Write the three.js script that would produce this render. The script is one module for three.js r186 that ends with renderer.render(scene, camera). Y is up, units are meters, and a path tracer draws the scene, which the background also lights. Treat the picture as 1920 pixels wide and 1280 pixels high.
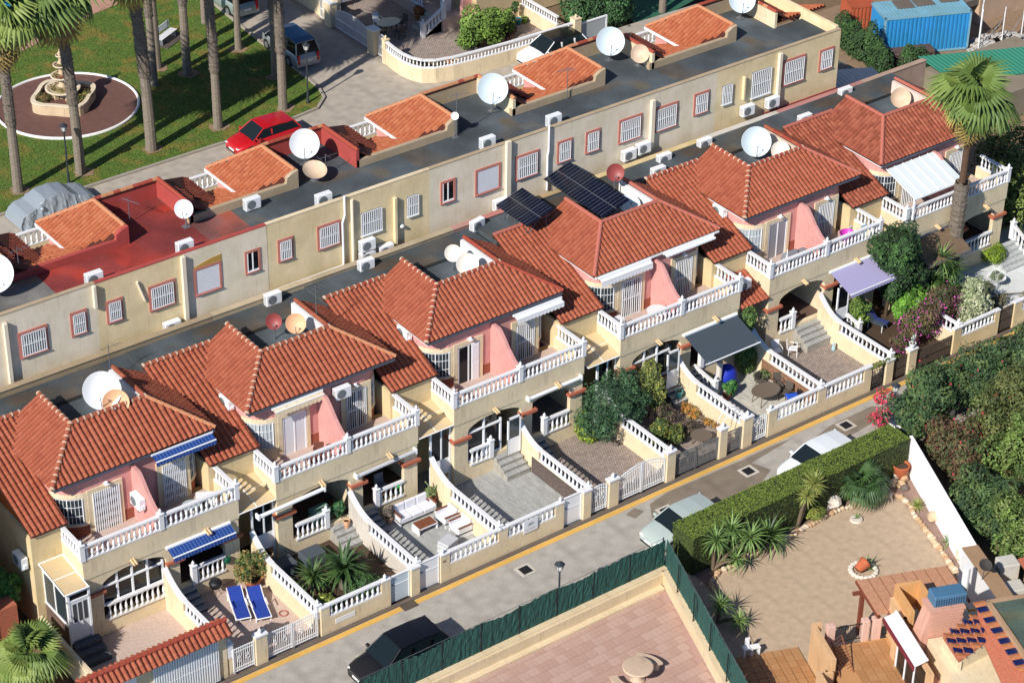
import * as THREE from 'three';
import { Sky } from 'three/addons/objects/Sky.js';
import { mergeGeometries } from 'three/addons/utils/BufferGeometryUtils.js';
import { RoundedBoxGeometry } from 'three/addons/geometries/RoundedBoxGeometry.js';

const scene = new THREE.Scene();
// camera: a drone with a long lens
const camera = new THREE.PerspectiveCamera(15.92, 1.5, 5, 900);
camera.position.set(-36.205, 65.883, 78.370);
camera.up.set(0.31441, 0.84139, -0.43955);
camera.lookAt(14.720, 11.856, 11.380);
scene.add(camera);
// sky and sun
const sky = new Sky(); sky.name = 'sky'; sky.scale.setScalar(4000);
const SUN = new THREE.Vector3(-0.757, 0.592, 0.275).normalize();
sky.material.uniforms.sunPosition.value.copy(SUN);
sky.material.uniforms.turbidity.value = 2.0; sky.material.uniforms.rayleigh.value = 1.1; sky.material.uniforms.mieCoefficient.value = 0.003;
sky.userData = { kind: 'structure' };
scene.add(sky);
scene.environmentIntensity = 0.11;
const sun = new THREE.DirectionalLight(0xfff6ea, 4.4);
sun.name = 'sun'; sun.position.copy(SUN).multiplyScalar(150).add(new THREE.Vector3(28, 0, -10)); sun.target.position.set(28, 0, -10);
sun.castShadow = true; sun.shadow.mapSize.set(4096, 4096); sun.shadow.radius = 1;
Object.assign(sun.shadow.camera, { left: -70, right: 70, top: 60, bottom: -60, near: 10, far: 320 });
scene.add(sun, sun.target);
const renderer = new THREE.WebGLRenderer({ antialias: true });
renderer.toneMapping = THREE.LinearToneMapping; renderer.toneMappingExposure = 1.36;
renderer.shadowMap.enabled = true;

// ---------- helpers ----------
let seed = 7;
const rnd = () => { seed = (seed + 0x6d2b79f5) | 0; let t = Math.imul(seed ^ (seed >>> 15), 1 | seed); t = (t + Math.imul(t ^ (t >>> 7), 61 | t)) ^ t; return ((t ^ (t >>> 14)) >>> 0) / 4294967296; };
const rr = (a, b) => a + (b - a) * rnd(), pick = (a) => a[Math.floor(rnd() * a.length)];
const V3 = (x, y, z) => new THREE.Vector3(x, y, z), { PI, sin, cos, hypot, min, max, abs, floor, sqrt, atan2 } = Math;
// periodic value noise
function noiseGrid(n, s) { const g = new Float32Array(n * n); let q = s; for (let i = 0; i < n * n; i++) { q = (Math.imul(q, 1664525) + 1013904223) | 0; g[i] = ((q >>> 8) & 0xffff) / 65535; } return (x, y) => { const xi = floor(x), yi = floor(y), fx = x - xi, fy = y - yi, u = fx * fx * (3 - 2 * fx), v = fy * fy * (3 - 2 * fy), m = (k) => ((k % n) + n) % n; const a = g[m(yi) * n + m(xi)], b = g[m(yi) * n + m(xi + 1)], c = g[m(yi + 1) * n + m(xi)], d = g[m(yi + 1) * n + m(xi + 1)]; return a + (b - a) * u + (c - a) * v + (a - b - c + d) * u * v; }; }
const NG = [4, 8, 16, 32, 64, 128, 256].map((n, i) => [n, noiseGrid(n, 91 + i * 17)]);
const N = (i, u, v) => NG[i][1](u * NG[i][0], v * NG[i][0]);
function tex(size, metres, f, srgb = true) {
  const d = new Uint8Array(size * size * 4);
  for (let y = 0; y < size; y++) for (let x = 0; x < size; x++) { const c = f(x / size, y / size), k = (y * size + x) * 4; d[k] = max(0, min(255, c[0] * 255)); d[k + 1] = max(0, min(255, c[1] * 255)); d[k + 2] = max(0, min(255, c[2] * 255)); d[k + 3] = 255; }
  const t = new THREE.DataTexture(d, size, size); t.wrapS = t.wrapT = THREE.RepeatWrapping; t.magFilter = THREE.LinearFilter; t.minFilter = THREE.LinearMipmapLinearFilter; t.generateMipmaps = true;
  if (srgb) t.colorSpace = THREE.SRGBColorSpace; t.repeat.set(1 / metres, 1 / metres); t.needsUpdate = true; return t;
}
const g1 = (v) => [v, v, v];
const T = {
  stucco: tex(512, 5, (u, v) => { const a = N(0, u, v) * .4 + N(1, u, v) * .35 + N(3, u, v) * .25, b = N(6, u, v), s = N(4, u, v * .12 + .3); const k = .86 + .12 * a + .04 * (b - .5) - (s > .72 ? (s - .72) * .35 : 0); return [k, k * (.985 + .015 * a), k * (.96 + .04 * a)]; }),
  stained: tex(512, 6, (u, v) => { const a = N(1, u, v) * .5 + N(2, u, v) * .3 + N(4, u, v) * .2, s = N(5, u, v * .06) * .6 + N(4, u + .3, v * .1) * .4; const k = .86 + .14 * a - (s > .6 ? (s - .6) * .15 : 0); return [k, k * .99, k * (.93 + .07 * a)]; }),
  stuccoB: tex(256, 1.2, (u, v) => g1(.5 * N(5, u, v) + .5 * N(6, u, v)), false),
  asph: tex(512, 3, (u, v) => { const k = .74 + .16 * N(6, u, v) + .1 * N(5, u, v) + .12 * (N(1, u, v) - .5); return [k, k * .99, k * .97]; }),
  worn: tex(512, 17, (u, v) => { const a = N(1, u, v) * .5 + N(2, u, v) * .3 + N(3, u, v) * .2, b = N(6, u, v); const k = .62 + .5 * a * a + .1 * (b - .5); const br = max(0, N(2, u + .4, v + .2) - .62) * 1.6; return [k * (1 + .5 * br), k, k * (1 - .35 * br)]; }),
  terr: tex(512, 2, (u, v) => { const a = N(6, u, v), b = N(5, u + .37, v), c = N(6, u + .5, v + .2); const k = .74 + .26 * a; return a > .62 ? [1, .98, .96] : b > .62 ? [.74, .64, .6] : [k * .97, k * .93, k * .9 + .03 * c]; }),
  cobble: tex(512, 1.6, (u, v) => { const n = 12, r = floor(v * n), x = u * n + (r % 2) * .5, cx = x - floor(x) - .5, cy = v * n - r - .5, e = max(abs(cx), abs(cy)), h = NG[4][1](floor(x) * 3.7, r * 5.3), k = (e > .42 ? .5 : .82 + .2 * (h - .5)) + .15 * (N(6, u, v) - .5); return [k, k * .97, k * .95]; }),
  slab: tex(512, 3.2, (u, v) => { const a = N(3, u, v * .3) * .5 + N(5, u * .5, v) * .5, b = N(6, u, v); const k = .74 + .22 * a + .08 * (b - .5); const e = min(abs((u * 4) % 1 - .5), 1) > .485 || abs((v * 4) % 1 - .5) > .485 ? .86 : 1; return [k * e, k * e, k * e * .985]; }),
  stone: tex(512, 1.6, (u, v) => { const a = N(4, u * .5, v), b = N(5, u, v), c = N(3, u, v); const k = .45 + .5 * a * .6 + .4 * b * .5; return [k * (1 + .1 * c), k * .95, k * (.88 + .06 * c)]; }),
  gravel: tex(512, 1.8, (u, v) => { const a = N(6, u, v), b = N(6, u + .31, v + .17), c = N(5, u, v), d = N(1, u, v); const k = .62 + .34 * (a * .6 + c * .4) + .08 * (d - .5); return [k, k * (.94 + .06 * b), k * (.88 + .1 * b)]; }),
  grass: tex(512, 9, (u, v) => { const a = N(1, u, v) * .5 + N(2, u, v) * .5, b = N(6, u, v), c = N(5, u, v); const k = .62 + .25 * c + .25 * (b - .3); const y = max(0, a - .5) * 1.5; return [k * (.8 + .9 * y), k * (.95 + .1 * y), k * (.66 + .5 * y)]; }),
  tileT: tex(256, 1.1, (u, v) => { const a = N(3, u, v), b = N(6, u, v), c = N(2, u, v); const k = .78 + .16 * a + .1 * (b - .5); return [k, k * (.92 + .08 * c), k * (.88 + .12 * c)]; }),
  bark: tex(256, .9, (u, v) => { const r = .5 + .5 * sin(v * 60 + N(3, u, v) * 7), b = N(5, u, v), c = N(6, u, v * .4); const k = .5 + .2 * r + .35 * b * c + .1 * (c - .5); return [k, k * .97, k * .93]; }),
  cloth: tex(256, .8, (u, v) => g1(.9 + .1 * N(5, u * .3, v) + .03 * (N(6, u, v) - .5))),
  wood: tex(256, 1.2, (u, v) => { const k = .72 + .28 * N(5, u * .12, v) + .08 * (N(6, u, v) - .5); return [k, k * .97, k * .94]; }),
  screen: tex(512, 2.2, (u, v) => { const a = N(6, u, v * .05), b = N(5, u, v * .08), c = N(6, u, v); const k = .62 + .3 * a + .2 * b + .3 * (c - .5); return [k, k, k]; }),
  leafy: tex(256, 1.4, (u, v) => { const a = N(6, u, v), b = N(4, u, v); const k = .4 + .6 * a * (.6 + .5 * b); return [k, k, k * .9]; }),
};
const mats = {};
function M(key, color, o = {}) {
  if (mats[key]) return mats[key];
  const { t, b, bs, ...rest } = o, m = new THREE.MeshStandardMaterial({ color, roughness: .85, ...rest });
  if (t) m.map = T[t]; if (b) { m.bumpMap = T[b]; m.bumpScale = bs || .004; }
  m.name = key; return (mats[key] = m);
}
// geometry: everything becomes non-indexed with position, normal and box-projected uv in metres
function norm(g) {
  g = g.index ? g.toNonIndexed() : g; for (const k of Object.keys(g.attributes)) if (k !== 'position' && k !== 'normal') g.deleteAttribute(k);
  if (!g.attributes.normal) g.computeVertexNormals();
  return g;
}
function boxUV(g) {
  const p = g.attributes.position.array, n = p.length / 3, uv = new Float32Array(n * 2);
  for (let i = 0; i < n; i += 3) {
    const k = i * 3, ax = p[k + 3] - p[k], ay = p[k + 4] - p[k + 1], az = p[k + 5] - p[k + 2], bx = p[k + 6] - p[k], by = p[k + 7] - p[k + 1], bz = p[k + 8] - p[k + 2];
    const nx = abs(ay * bz - az * by), ny = abs(az * bx - ax * bz), nz = abs(ax * by - ay * bx);
    for (let j = i; j < i + 3; j++) { const q = j * 3; const [u, v] = ny >= nx && ny >= nz ? [p[q], p[q + 2]] : nx > nz ? [p[q + 2], p[q + 1]] : [p[q], p[q + 1]]; uv[j * 2] = u; uv[j * 2 + 1] = v; }
  }
  g.setAttribute('uv', new THREE.BufferAttribute(uv, 2)); return g;
}
const join = (list) => { const f = list.flat(9).map(norm); return boxUV(f.length > 1 ? mergeGeometries(f) : f[0].clone()); };
const box = (x0, x1, y0, y1, z0, z1) => new THREE.BoxGeometry(abs(x1 - x0), abs(y1 - y0), abs(z1 - z0)).translate((x0 + x1) / 2, (y0 + y1) / 2, (z0 + z1) / 2);
const rbox = (x0, x1, y0, y1, z0, z1, r = .03, s = 2) => new RoundedBoxGeometry(x1 - x0, y1 - y0, z1 - z0, s, min(r, (x1 - x0) / 2.1, (y1 - y0) / 2.1, (z1 - z0) / 2.1)).translate((x0 + x1) / 2, (y0 + y1) / 2, (z0 + z1) / 2);
const UPV = V3(0, 1, 0);
function bar(a, b, r, r2 = r, seg = 6) { const A = V3(...a), B = V3(...b), d = B.clone().sub(A), L = d.length(); const g = new THREE.CylinderGeometry(r2, r, L, seg); g.applyQuaternion(new THREE.Quaternion().setFromUnitVectors(UPV, d.divideScalar(L))); return g.translate((a[0] + b[0]) / 2, (a[1] + b[1]) / 2, (a[2] + b[2]) / 2); }
const cyl = (x, y0, y1, z, r0, r1 = r0, seg = 12) => new THREE.CylinderGeometry(r1, r0, y1 - y0, seg).translate(x, (y0 + y1) / 2, z);
const ball = (x, y, z, r, sy = 1, seg = 10) => new THREE.SphereGeometry(r, seg, max(6, seg * .7 | 0)).scale(1, sy, 1).translate(x, y, z);
const lathe = (pts, x = 0, y = 0, z = 0, seg = 10) => new THREE.LatheGeometry(pts.map((p) => new THREE.Vector2(p[0], p[1])), seg).translate(x, y, z);
const tube = (pts, r, n = 24, seg = 5) => new THREE.TubeGeometry(new THREE.CatmullRomCurve3(pts.map((p) => V3(...p))), n, r, seg);
function prism(pts, d) { // closed solid: convex polygon pts swept by d
  const n = pts.length, q = pts.map((p) => [p[0] + d[0], p[1] + d[1], p[2] + d[2]]), o = []; const tri = (a, b, c) => o.push(...a, ...b, ...c);
  for (let i = 1; i < n - 1; i++) { tri(pts[0], pts[i], pts[i + 1]); tri(q[0], q[i + 1], q[i]); }
  for (let i = 0; i < n; i++) { const j = (i + 1) % n; tri(pts[i], q[i], q[j]); tri(pts[i], q[j], pts[j]); }
  const g = new THREE.BufferGeometry(); g.setAttribute('position', new THREE.Float32BufferAttribute(o, 3)); g.computeVertexNormals(); return g;
}
function sheet(pts, y) { const sh = new THREE.Shape(pts.map((p) => new THREE.Vector2(p[0], -p[1]))); return new THREE.ShapeGeometry(sh).rotateX(-PI / 2).translate(0, y, 0); }
// wall in the xy plane with holes; holes: arrays of [x,y]; depth along z from z0 to z1
function wallXY(outer, holes, z0, z1) { const sh = new THREE.Shape(outer.map((p) => new THREE.Vector2(...p))); for (const h of holes) sh.holes.push(new THREE.Path(h.map((p) => new THREE.Vector2(...p)))); return new THREE.ExtrudeGeometry(sh, { depth: z1 - z0, bevelEnabled: false }).translate(0, 0, z0); }
const rect = (x0, x1, y0, y1) => [[x0, y0], [x1, y0], [x1, y1], [x0, y1]];
const wallZY = (outer, holes, x0, x1) => wallXY(outer.map(([z, y]) => [-z, y]), holes.map((h) => h.map(([z, y]) => [-z, y])), x0, x1).rotateY(PI / 2); // outline given as [z, y]
// ring segment of wall around (cx, cz)
function arcWall(cx, cz, r, a0, a1, y0, y1, th, seg = 10) { const o = [], R = r + th; const P = (a, R, y) => [cx + R * cos(a), y, cz - R * sin(a)]; const tri = (a, b, c) => o.push(...a, ...b, ...c), quad = (a, b, c, d) => { tri(a, b, c); tri(a, c, d); }; for (let i = 0; i < seg; i++) { const a = a0 + (a1 - a0) * i / seg, b = a0 + (a1 - a0) * (i + 1) / seg; quad(P(a, R, y0), P(b, R, y0), P(b, R, y1), P(a, R, y1)); quad(P(b, r, y0), P(a, r, y0), P(a, r, y1), P(b, r, y1)); quad(P(a, R, y1), P(b, R, y1), P(b, r, y1), P(a, r, y1)); quad(P(a, r, y0), P(b, r, y0), P(b, R, y0), P(a, R, y0)); }
  quad(P(a0, r, y0), P(a0, R, y0), P(a0, R, y1), P(a0, r, y1)); quad(P(a1, R, y0), P(a1, r, y0), P(a1, r, y1), P(a1, R, y1)); const g = new THREE.BufferGeometry(); g.setAttribute('position', new THREE.Float32BufferAttribute(o, 3)); g.computeVertexNormals(); return g; }

const used = {};
const numbered = (n) => { const k = (used[n] = (used[n] ?? -1) + 1); return k ? n + '_' + String(k).padStart(3, '0') : n; };
function tag(o, label, category, group, kind) { o.userData = { label, category }; if (group) o.userData.group = group; o.userData.kind = kind || 'thing'; return o; }
// a thing: Group at its base; parts are given in a frame whose zero lies at `frame` in the world
function thing(name, label, category, base, { group, frame = [0, 0, 0], turn = 0, local } = {}) {
  const o = new THREE.Group(); o.name = numbered(name); o.position.set(...base); o.rotation.y = turn; scene.add(o); tag(o, label, category, group);
  offs.set(o, local ? [0, 0, 0] : [frame[0] - base[0], frame[1] - base[1], frame[2] - base[2]]); return o;
}
const offs = new WeakMap();
function mesh(name, g, m, parent) { const o = new THREE.Mesh(g, m); o.name = name; o.castShadow = o.receiveShadow = true; parent.add(o); return o; }
function part(parent, name, geos, m, label) {
  const f = offs.get(parent) || [0, 0, 0]; const g = join([geos]).translate(...f);
  const o = mesh(name, g, m, parent); if (label) o.userData = { label }; offs.set(o, f); return o;
}
function place(parent, name, g, m, x, y, z, ry = 0, s) { const f = offs.get(parent) || [0, 0, 0]; const o = mesh(name, g, m, parent); o.position.set(x + f[0], y + f[1], z + f[2]); if (ry) o.rotation.y = ry; if (s) o.scale.set(...s); return o; }
function struct(name, geos, m) { const o = mesh(numbered(name), join([geos]), m, scene); o.userData = { kind: 'structure' }; return o; }
function solo(name, label, category, geos, m, group, kind) { const g = join([geos]); g.computeBoundingBox(); const b = g.boundingBox, c = [(b.min.x + b.max.x) / 2, b.min.y, (b.min.z + b.max.z) / 2]; g.translate(-c[0], -c[1], -c[2]); const o = mesh(numbered(name), g, m, scene); o.position.set(...c); return tag(o, label, category, group, kind); }
function copyOf(src, pos, turn, label, scale) { const c = src.clone(); c.name = numbered(src.name.replace(/_\d{3}$/, '')); c.position.set(...pos); c.rotation.y = turn; if (scale) c.scale.multiplyScalar(scale); c.userData = { ...src.userData }; if (label) c.userData.label = label; scene.add(c); return c; }
function stuffInst(parent, name, g, m, mats4, cols) { const f = parent === scene ? [0, 0, 0] : offs.get(parent) || [0, 0, 0]; const o = new THREE.InstancedMesh(g, m, mats4.length); const t = new THREE.Matrix4().makeTranslation(...f); mats4.forEach((q, i) => { o.setMatrixAt(i, t.clone().multiply(q)); if (cols) o.setColorAt(i, cols[i]); }); o.name = name; o.castShadow = o.receiveShadow = true; o.userData = { kind: 'stuff' }; parent.add(o); return o; }
// ---------- materials ----------
const hex = (h) => new THREE.Color(h);
const cream = M('cream_render', '#ecdcbb', { t: 'stucco', b: 'stuccoB', bs: .006 }), creamD = M('ochre_render', '#e2cfa6', { t: 'stained', b: 'stuccoB', bs: .006 }), pink = M('pink_render', '#dda29d', { t: 'stucco', b: 'stuccoB', bs: .005 });
const white = M('white_paint', '#e9ebee', { t: 'cloth', roughness: .6 }), whiteP = M('white_plastic', '#e6e9ec', { roughness: .4 }), whiteM = M('white_metal', '#eceff2', { roughness: .35 });
const terra = M('terracotta', '#c4775c', { t: 'tileT' }), dark = M('dark_interior', '#221d1a'), darkG = M('dark_glass', '#141a20', { roughness: .08, metalness: .1 }), glass = M('window_glass', '#39434a', { roughness: .06, metalness: .15 });
const greyM = M('grey_metal', '#7d8288', { roughness: .45, metalness: .5 }), blackM = M('black_iron', '#23252a', { roughness: .5, metalness: .3 }), darkGrille = M('grille_dark', '#6f7579', { roughness: .7 });
const pinkTrim = M('window_trim', '#c98276', { t: 'stucco' }), roofBase = M('roof_underlay', '#5a2a1e', { t: 'tileT' }), mortar = M('mortar', '#c9b29c'), terrazzo = M('terrazzo', '#d6cac2', { t: 'terr' });
const tileMats = ['#b4674b', '#af6246', '#b96d51', '#aa5d43', '#b66a4e', '#b16549'].map((c, i) => M('roof_tile_' + i, c, { t: 'tileT', roughness: .8 }));
const tileLite = ['#c4764f', '#ba6b47', '#ca7f59', '#c07048'].map((c, i) => M('pale_tile_' + i, c, { t: 'tileT', roughness: .8 }));
const membrane = M('roof_membrane', '#5a656c', { t: 'worn', roughness: .9, b: 'asph', bs: .003 }), plinthStone = M('stone_cladding', '#8d8078', { t: 'stone', b: 'stone', bs: .02 }), stoneG = M('grey_stone_cladding', '#7d7b79', { t: 'stone', b: 'stone', bs: .02 }), stoneT = M('tan_stone_cladding', '#b99a7e', { t: 'stone', b: 'stone', bs: .02 });
const pergolaG = M('tinted_sheet', '#c9b48e', { roughness: .25 });
// ---------- shared shapes ----------
const TW = .262, TL = .285;
function tileGeo(k) {
  const prof = [], w = TW; const arc = 7;
  for (let i = 0; i <= arc; i++) { const a = PI - PI * i / arc; prof.push([-.035 + .098 * cos(a), -.004 + (.082 + k * .004) * sin(a)]); }
  prof.push([.095, -.008], [w / 2 + .002, -.004]); prof.unshift([-w / 2, -.004]);
  const o = [], L = TL + .05, quad = (a, b, c, d) => o.push(...a, ...b, ...c, ...a, ...c, ...d), lift = .026;
  for (let i = 0; i < prof.length - 1; i++) { const [x0, y0] = prof[i], [x1, y1] = prof[i + 1]; quad([x0, y0, 0], [x0, y0 + lift, L], [x1, y1 + lift, L], [x1, y1, 0]); o.push(x0, y0 + lift, L, -.03, 0, L, x1, y1 + lift, L); }
  const g = new THREE.BufferGeometry(); g.setAttribute('position', new THREE.Float32BufferAttribute(o, 3)); g.computeVertexNormals(); boxUV(g);
  const uv = g.attributes.uv; for (let i = 0; i < uv.count; i++) uv.setXY(i, uv.getX(i) + k * .37, uv.getY(i) + k * .21); return g;
}
const tileGeos = [0, 1, 2, 3].map(tileGeo);
const capGeo = boxUV(norm((() => { const g = new THREE.CylinderGeometry(.12, .105, .38, 9, 1, false, -PI / 2, PI); g.rotateX(-PI / 2); return g; })()));
function basisQuat(u, n, w) { return new THREE.Quaternion().setFromRotationMatrix(new THREE.Matrix4().makeBasis(u, n, w)); }
// tiles over a sloping polygon; pts[0] -> pts[1] is the eave. budget: how many may be single meshes
function roofSlope(roof, pts, mset, budget, hole) {
  const P = pts.map((p) => V3(...p)), f = offs.get(roof) || [0, 0, 0];
  const e = P[1].clone().sub(P[0]).normalize(); let up = P[2].clone().sub(P[0]); up.addScaledVector(e, -up.dot(e)).normalize(); let n = up.clone().cross(e); if (n.y < 0) n.negate(); const u = up.clone().cross(n), w = up.clone().negate();
  const uv = P.map((p) => { const d = p.clone().sub(P[0]); return [d.dot(u), d.dot(up)]; }); const us = uv.map((q) => q[0]), u0 = min(...us), u1 = max(...us), v1 = max(...uv.map((q) => q[1]));
  const inside = (x, y) => { let c = false; for (let i = 0, j = uv.length - 1; i < uv.length; j = i++) { const [xi, yi] = uv[i], [xj, yj] = uv[j]; if (yi > y !== yj > y && x < (xj - xi) * (y - yi) / (yj - yi) + xi) c = !c; } return c; };
  const q = basisQuat(u, n, w), inst = tileGeos.map(() => []), cols = tileGeos.map(() => []); const rows = Math.round(v1 / TL), nc = Math.round((u1 - u0) / TW), sx = (u1 - u0) / nc / TW, pitch = v1 / rows;
  const m4 = new THREE.Matrix4(); let left = budget;
  for (let r = 0; r < rows; r++) for (let i = 0; i < nc; i++) {
    const x = u0 + (i + .5) * TW * sx, y = (r + .5) * pitch; if (!inside(x, y)) continue;
    const pos = P[0].clone().addScaledVector(u, x).addScaledVector(up, (r + 1) * pitch).addScaledVector(n, .03 + rr(-.004, .004)); if (hole && hole(pos)) continue;
    const k = floor(rnd() * 4), tone = pick(mset);
    if (left > 0) { const o = mesh('roof_tile', tileGeos[k], tone, roof); o.position.set(pos.x + f[0], pos.y + f[1], pos.z + f[2]); o.quaternion.copy(q); o.scale.set(sx, 1, pitch / TL); o.rotateZ(rr(-.012, .012)); left--; }
    else { inst[k].push(m4.clone().compose(pos, q, V3(sx, 1, pitch / TL))); cols[k].push(tone.color.clone()); }
  }
  const wm = M('tile_blend', '#ffffff', { t: 'tileT', roughness: .8 }); inst.forEach((a, k) => { if (a.length) stuffInst(roof, 'roof_tiles', tileGeos[k], wm, a, cols[k]); });
  return left;
}
function ridge(parent, a, b, m, joints) {
  const A = V3(...a), B = V3(...b), d = B.clone().sub(A), L = d.length(), n = max(1, Math.round(L / .36)); d.normalize(); const side = d.clone().cross(UPV).normalize(), nn = side.clone().cross(d), f = offs.get(parent) || [0, 0, 0]; const q = basisQuat(side, nn, d.clone().negate());
  for (let i = 0; i < n; i++) { const p = A.clone().addScaledVector(d, (i + .5) * L / n).addScaledVector(nn, .045); const o = mesh('ridge_tile', capGeo, Array.isArray(m) ? pick(m) : m, parent); o.position.set(p.x + f[0], p.y + f[1], p.z + f[2]); o.quaternion.copy(q); o.rotateX(.03); }
  if (joints) { const gs = []; for (let i = 0; i <= n; i++) { const p = A.clone().addScaledVector(d, i * L / n).addScaledVector(nn, .05); const g = new THREE.CylinderGeometry(.128, .128, .07, 8, 1, false, -PI / 2, PI).rotateX(-PI / 2); g.applyMatrix4(new THREE.Matrix4().compose(p, q, V3(1, 1, 1))); gs.push(g); } part(parent, 'mortar', gs, mortar); }
}
const BALG = boxUV(norm(new THREE.LatheGeometry([[0, 0], [.07, 0], [.07, .05], [.045, .07], [.04, .12], [.062, .2], [.066, .25], [.05, .34], [.034, .44], [.032, .49], [.05, .52], [.045, .55], [.07, .57], [.07, .62], [0, .62]].map((p) => new THREE.Vector2(...p)), 8)));
// straight balustrade from a to b ([x, y, z], y = underside); h: overall height
function balustrade(parent, a, b, h = .78, pitch = .27, m = white, skipRail) {
  const A = V3(...a), B = V3(...b), d = B.clone().sub(A), L = hypot(d.x, d.z), ang = atan2(-d.z, d.x), f = offs.get(parent) || [0, 0, 0]; const s = d.y / L;
  const rail = (y0, y1, w) => { const g = new THREE.BoxGeometry(L, y1 - y0, w); const p = g.attributes.position; for (let i = 0; i < p.count; i++) p.setY(i, p.getY(i) + (y0 + y1) / 2 + p.getX(i) * s + d.y / 2); g.rotateY(ang); g.translate((a[0] + b[0]) / 2, a[1], (a[2] + b[2]) / 2); return norm(g); };
  const top = part(parent, 'balustrade', [rail(0, .07, .17), rail(h - .09, h, .2), rail(h - .115, h - .09, .15)], m);
  const n = max(2, Math.round(L / pitch)), hs = (h - .185) / .62;
  for (let i = 0; i < n; i++) { const t = (i + .5) / n; const o = mesh('baluster', BALG, m, top); o.position.set(a[0] + d.x * t + f[0], a[1] + d.y * t + .07 + f[1], a[2] + d.z * t + f[2]); o.scale.y = hs; o.scale.x = o.scale.z = min(1.1, hs + .2); }
  return top;
}
function post(parent, x, y, z, h, w = .25, m = white, finial = true, name = 'post') { const g = [box(x - w / 2, x + w / 2, y, y + h, z - w / 2, z + w / 2), box(x - w / 2 - .03, x + w / 2 + .03, y + h, y + h + .06, z - w / 2 - .03, z + w / 2 + .03)]; if (finial) g.push(lathe([[.09, 0], [.04, .04], [.075, .1], [.07, .16], [.02, .22], [0, .27]], x, y + h + .06, z, 9)); return part(parent, name, g, m); }
// vertical bars between two rails in a plane x0..x1 at z
const barsXY = (x0, x1, y0, y1, z, n, r = .014, mid = true) => { const g = [box(x0, x1, y0, y0 + .035, z - .015, z + .015), box(x0, x1, y1 - .035, y1, z - .015, z + .015), box(x0, x0 + .035, y0, y1, z - .016, z + .016), box(x1 - .035, x1, y0, y1, z - .016, z + .016)]; for (let i = 1; i < n; i++) { const x = x0 + (x1 - x0) * i / n; g.push(box(x - r, x + r, y0, y1, z - r, z + r)); } if (mid) { const ym = (y0 + y1) / 2; g.push(box(x0, x1, ym - .02, ym + .02, z - .012, z + .012)); for (let i = 1; i < n - 1; i += 2) g.push(new THREE.TorusGeometry(.055, .011, 4, 8).translate(x0 + (x1 - x0) * (i + .5) / n, ym + .1, z)); } return g; };

// ---------- small equipment ----------
function acUnit(label, pos, turn, opt = {}) {
  const o = thing('air_conditioner', label, 'air conditioner', pos, { group: opt.group || 'outdoor air conditioning units', turn, local: 1 });
  part(o, 'casing', [rbox(-.43, .43, .06, .66, -.17, .17, .025)], opt.m || whiteP);
  part(o, 'fan_grille', [new THREE.CylinderGeometry(.24, .24, .02, 20).rotateX(PI / 2).translate(-.12, .36, .172), new THREE.TorusGeometry(.16, .008, 4, 18).translate(-.12, .36, .185), new THREE.TorusGeometry(.08, .008, 4, 14).translate(-.12, .36, .185)], opt.fan || darkGrille);
  const s = []; for (let i = 0; i < 8; i++) s.push(box(-.435, -.428, .14 + i * .06, .165 + i * .06, -.13, .13)); part(o, 'side_vent', s, darkGrille);
  part(o, 'foot', [box(-.36, -.28, 0, .06, -.19, .19)], greyM); part(o, 'foot', [box(.28, .36, 0, .06, -.19, .19)], greyM);
  part(o, 'valve_cover', [rbox(.43, .49, .12, .34, -.1, .08, .015)], whiteP);
  return o;
}
function dish(label, base, r, m, { aim = [-.48, .5, .72], mast = 1, arm = true, pole = greyM } = {}) {
  const o = thing('satellite_dish', label, 'satellite dish', base, { group: 'rooftop satellite dishes' }), d = V3(...aim).normalize();
  const q = new THREE.Quaternion().setFromUnitVectors(UPV, d), pts = []; for (let i = 0; i <= 7; i++) { const t = i / 7 * r; pts.push([max(t, .001), t * t / (4 * r * .62)]); } pts.push([r + .012, r / 2.48 + .005]); for (let i = 7; i >= 0; i--) { const t = i / 7 * r; pts.push([max(t, .001), t * t / (4 * r * .62) - .02]); }
  const c = V3(-base[0], -base[1], -base[2]).add(V3(base[0], base[1] + mast, base[2])); offs.set(o, [0, 0, 0]);
  const tf = (g) => { g.applyQuaternion(q); g.translate(c.x + d.x * .12, c.y + d.y * .12, c.z + d.z * .12); return g; };
  part(o, 'reflector', tf(lathe(pts.map(([a, b]) => [a * .92, b * .92]), 0, 0, 0, 28)), m);
  part(o, 'mast', [cyl(0, 0, mast, 0, .035, .035, 8), box(-.18, .18, 0, .03, -.18, .18), bar([0, mast - .1, 0], [d.x * .1, mast + d.y * .1, d.z * .1], .05)], pole);
  if (arm) { const b = V3(0, r * .28, r * .92).applyQuaternion(q); const lowDir = V3(0, -1, 0).addScaledVector(d, d.y).normalize(); const e0 = c.clone().addScaledVector(lowDir, r * .95).addScaledVector(d, r * .35 + .1), e1 = c.clone().addScaledVector(d, r * 1.15).addScaledVector(lowDir, r * .35); part(o, 'feed_arm', [bar(e0.toArray(), e1.toArray(), .018), bar(e1.toArray(), e1.clone().addScaledVector(d, -.14).toArray(), .045, .03, 8)], greyM); }
  return o;
}
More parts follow.
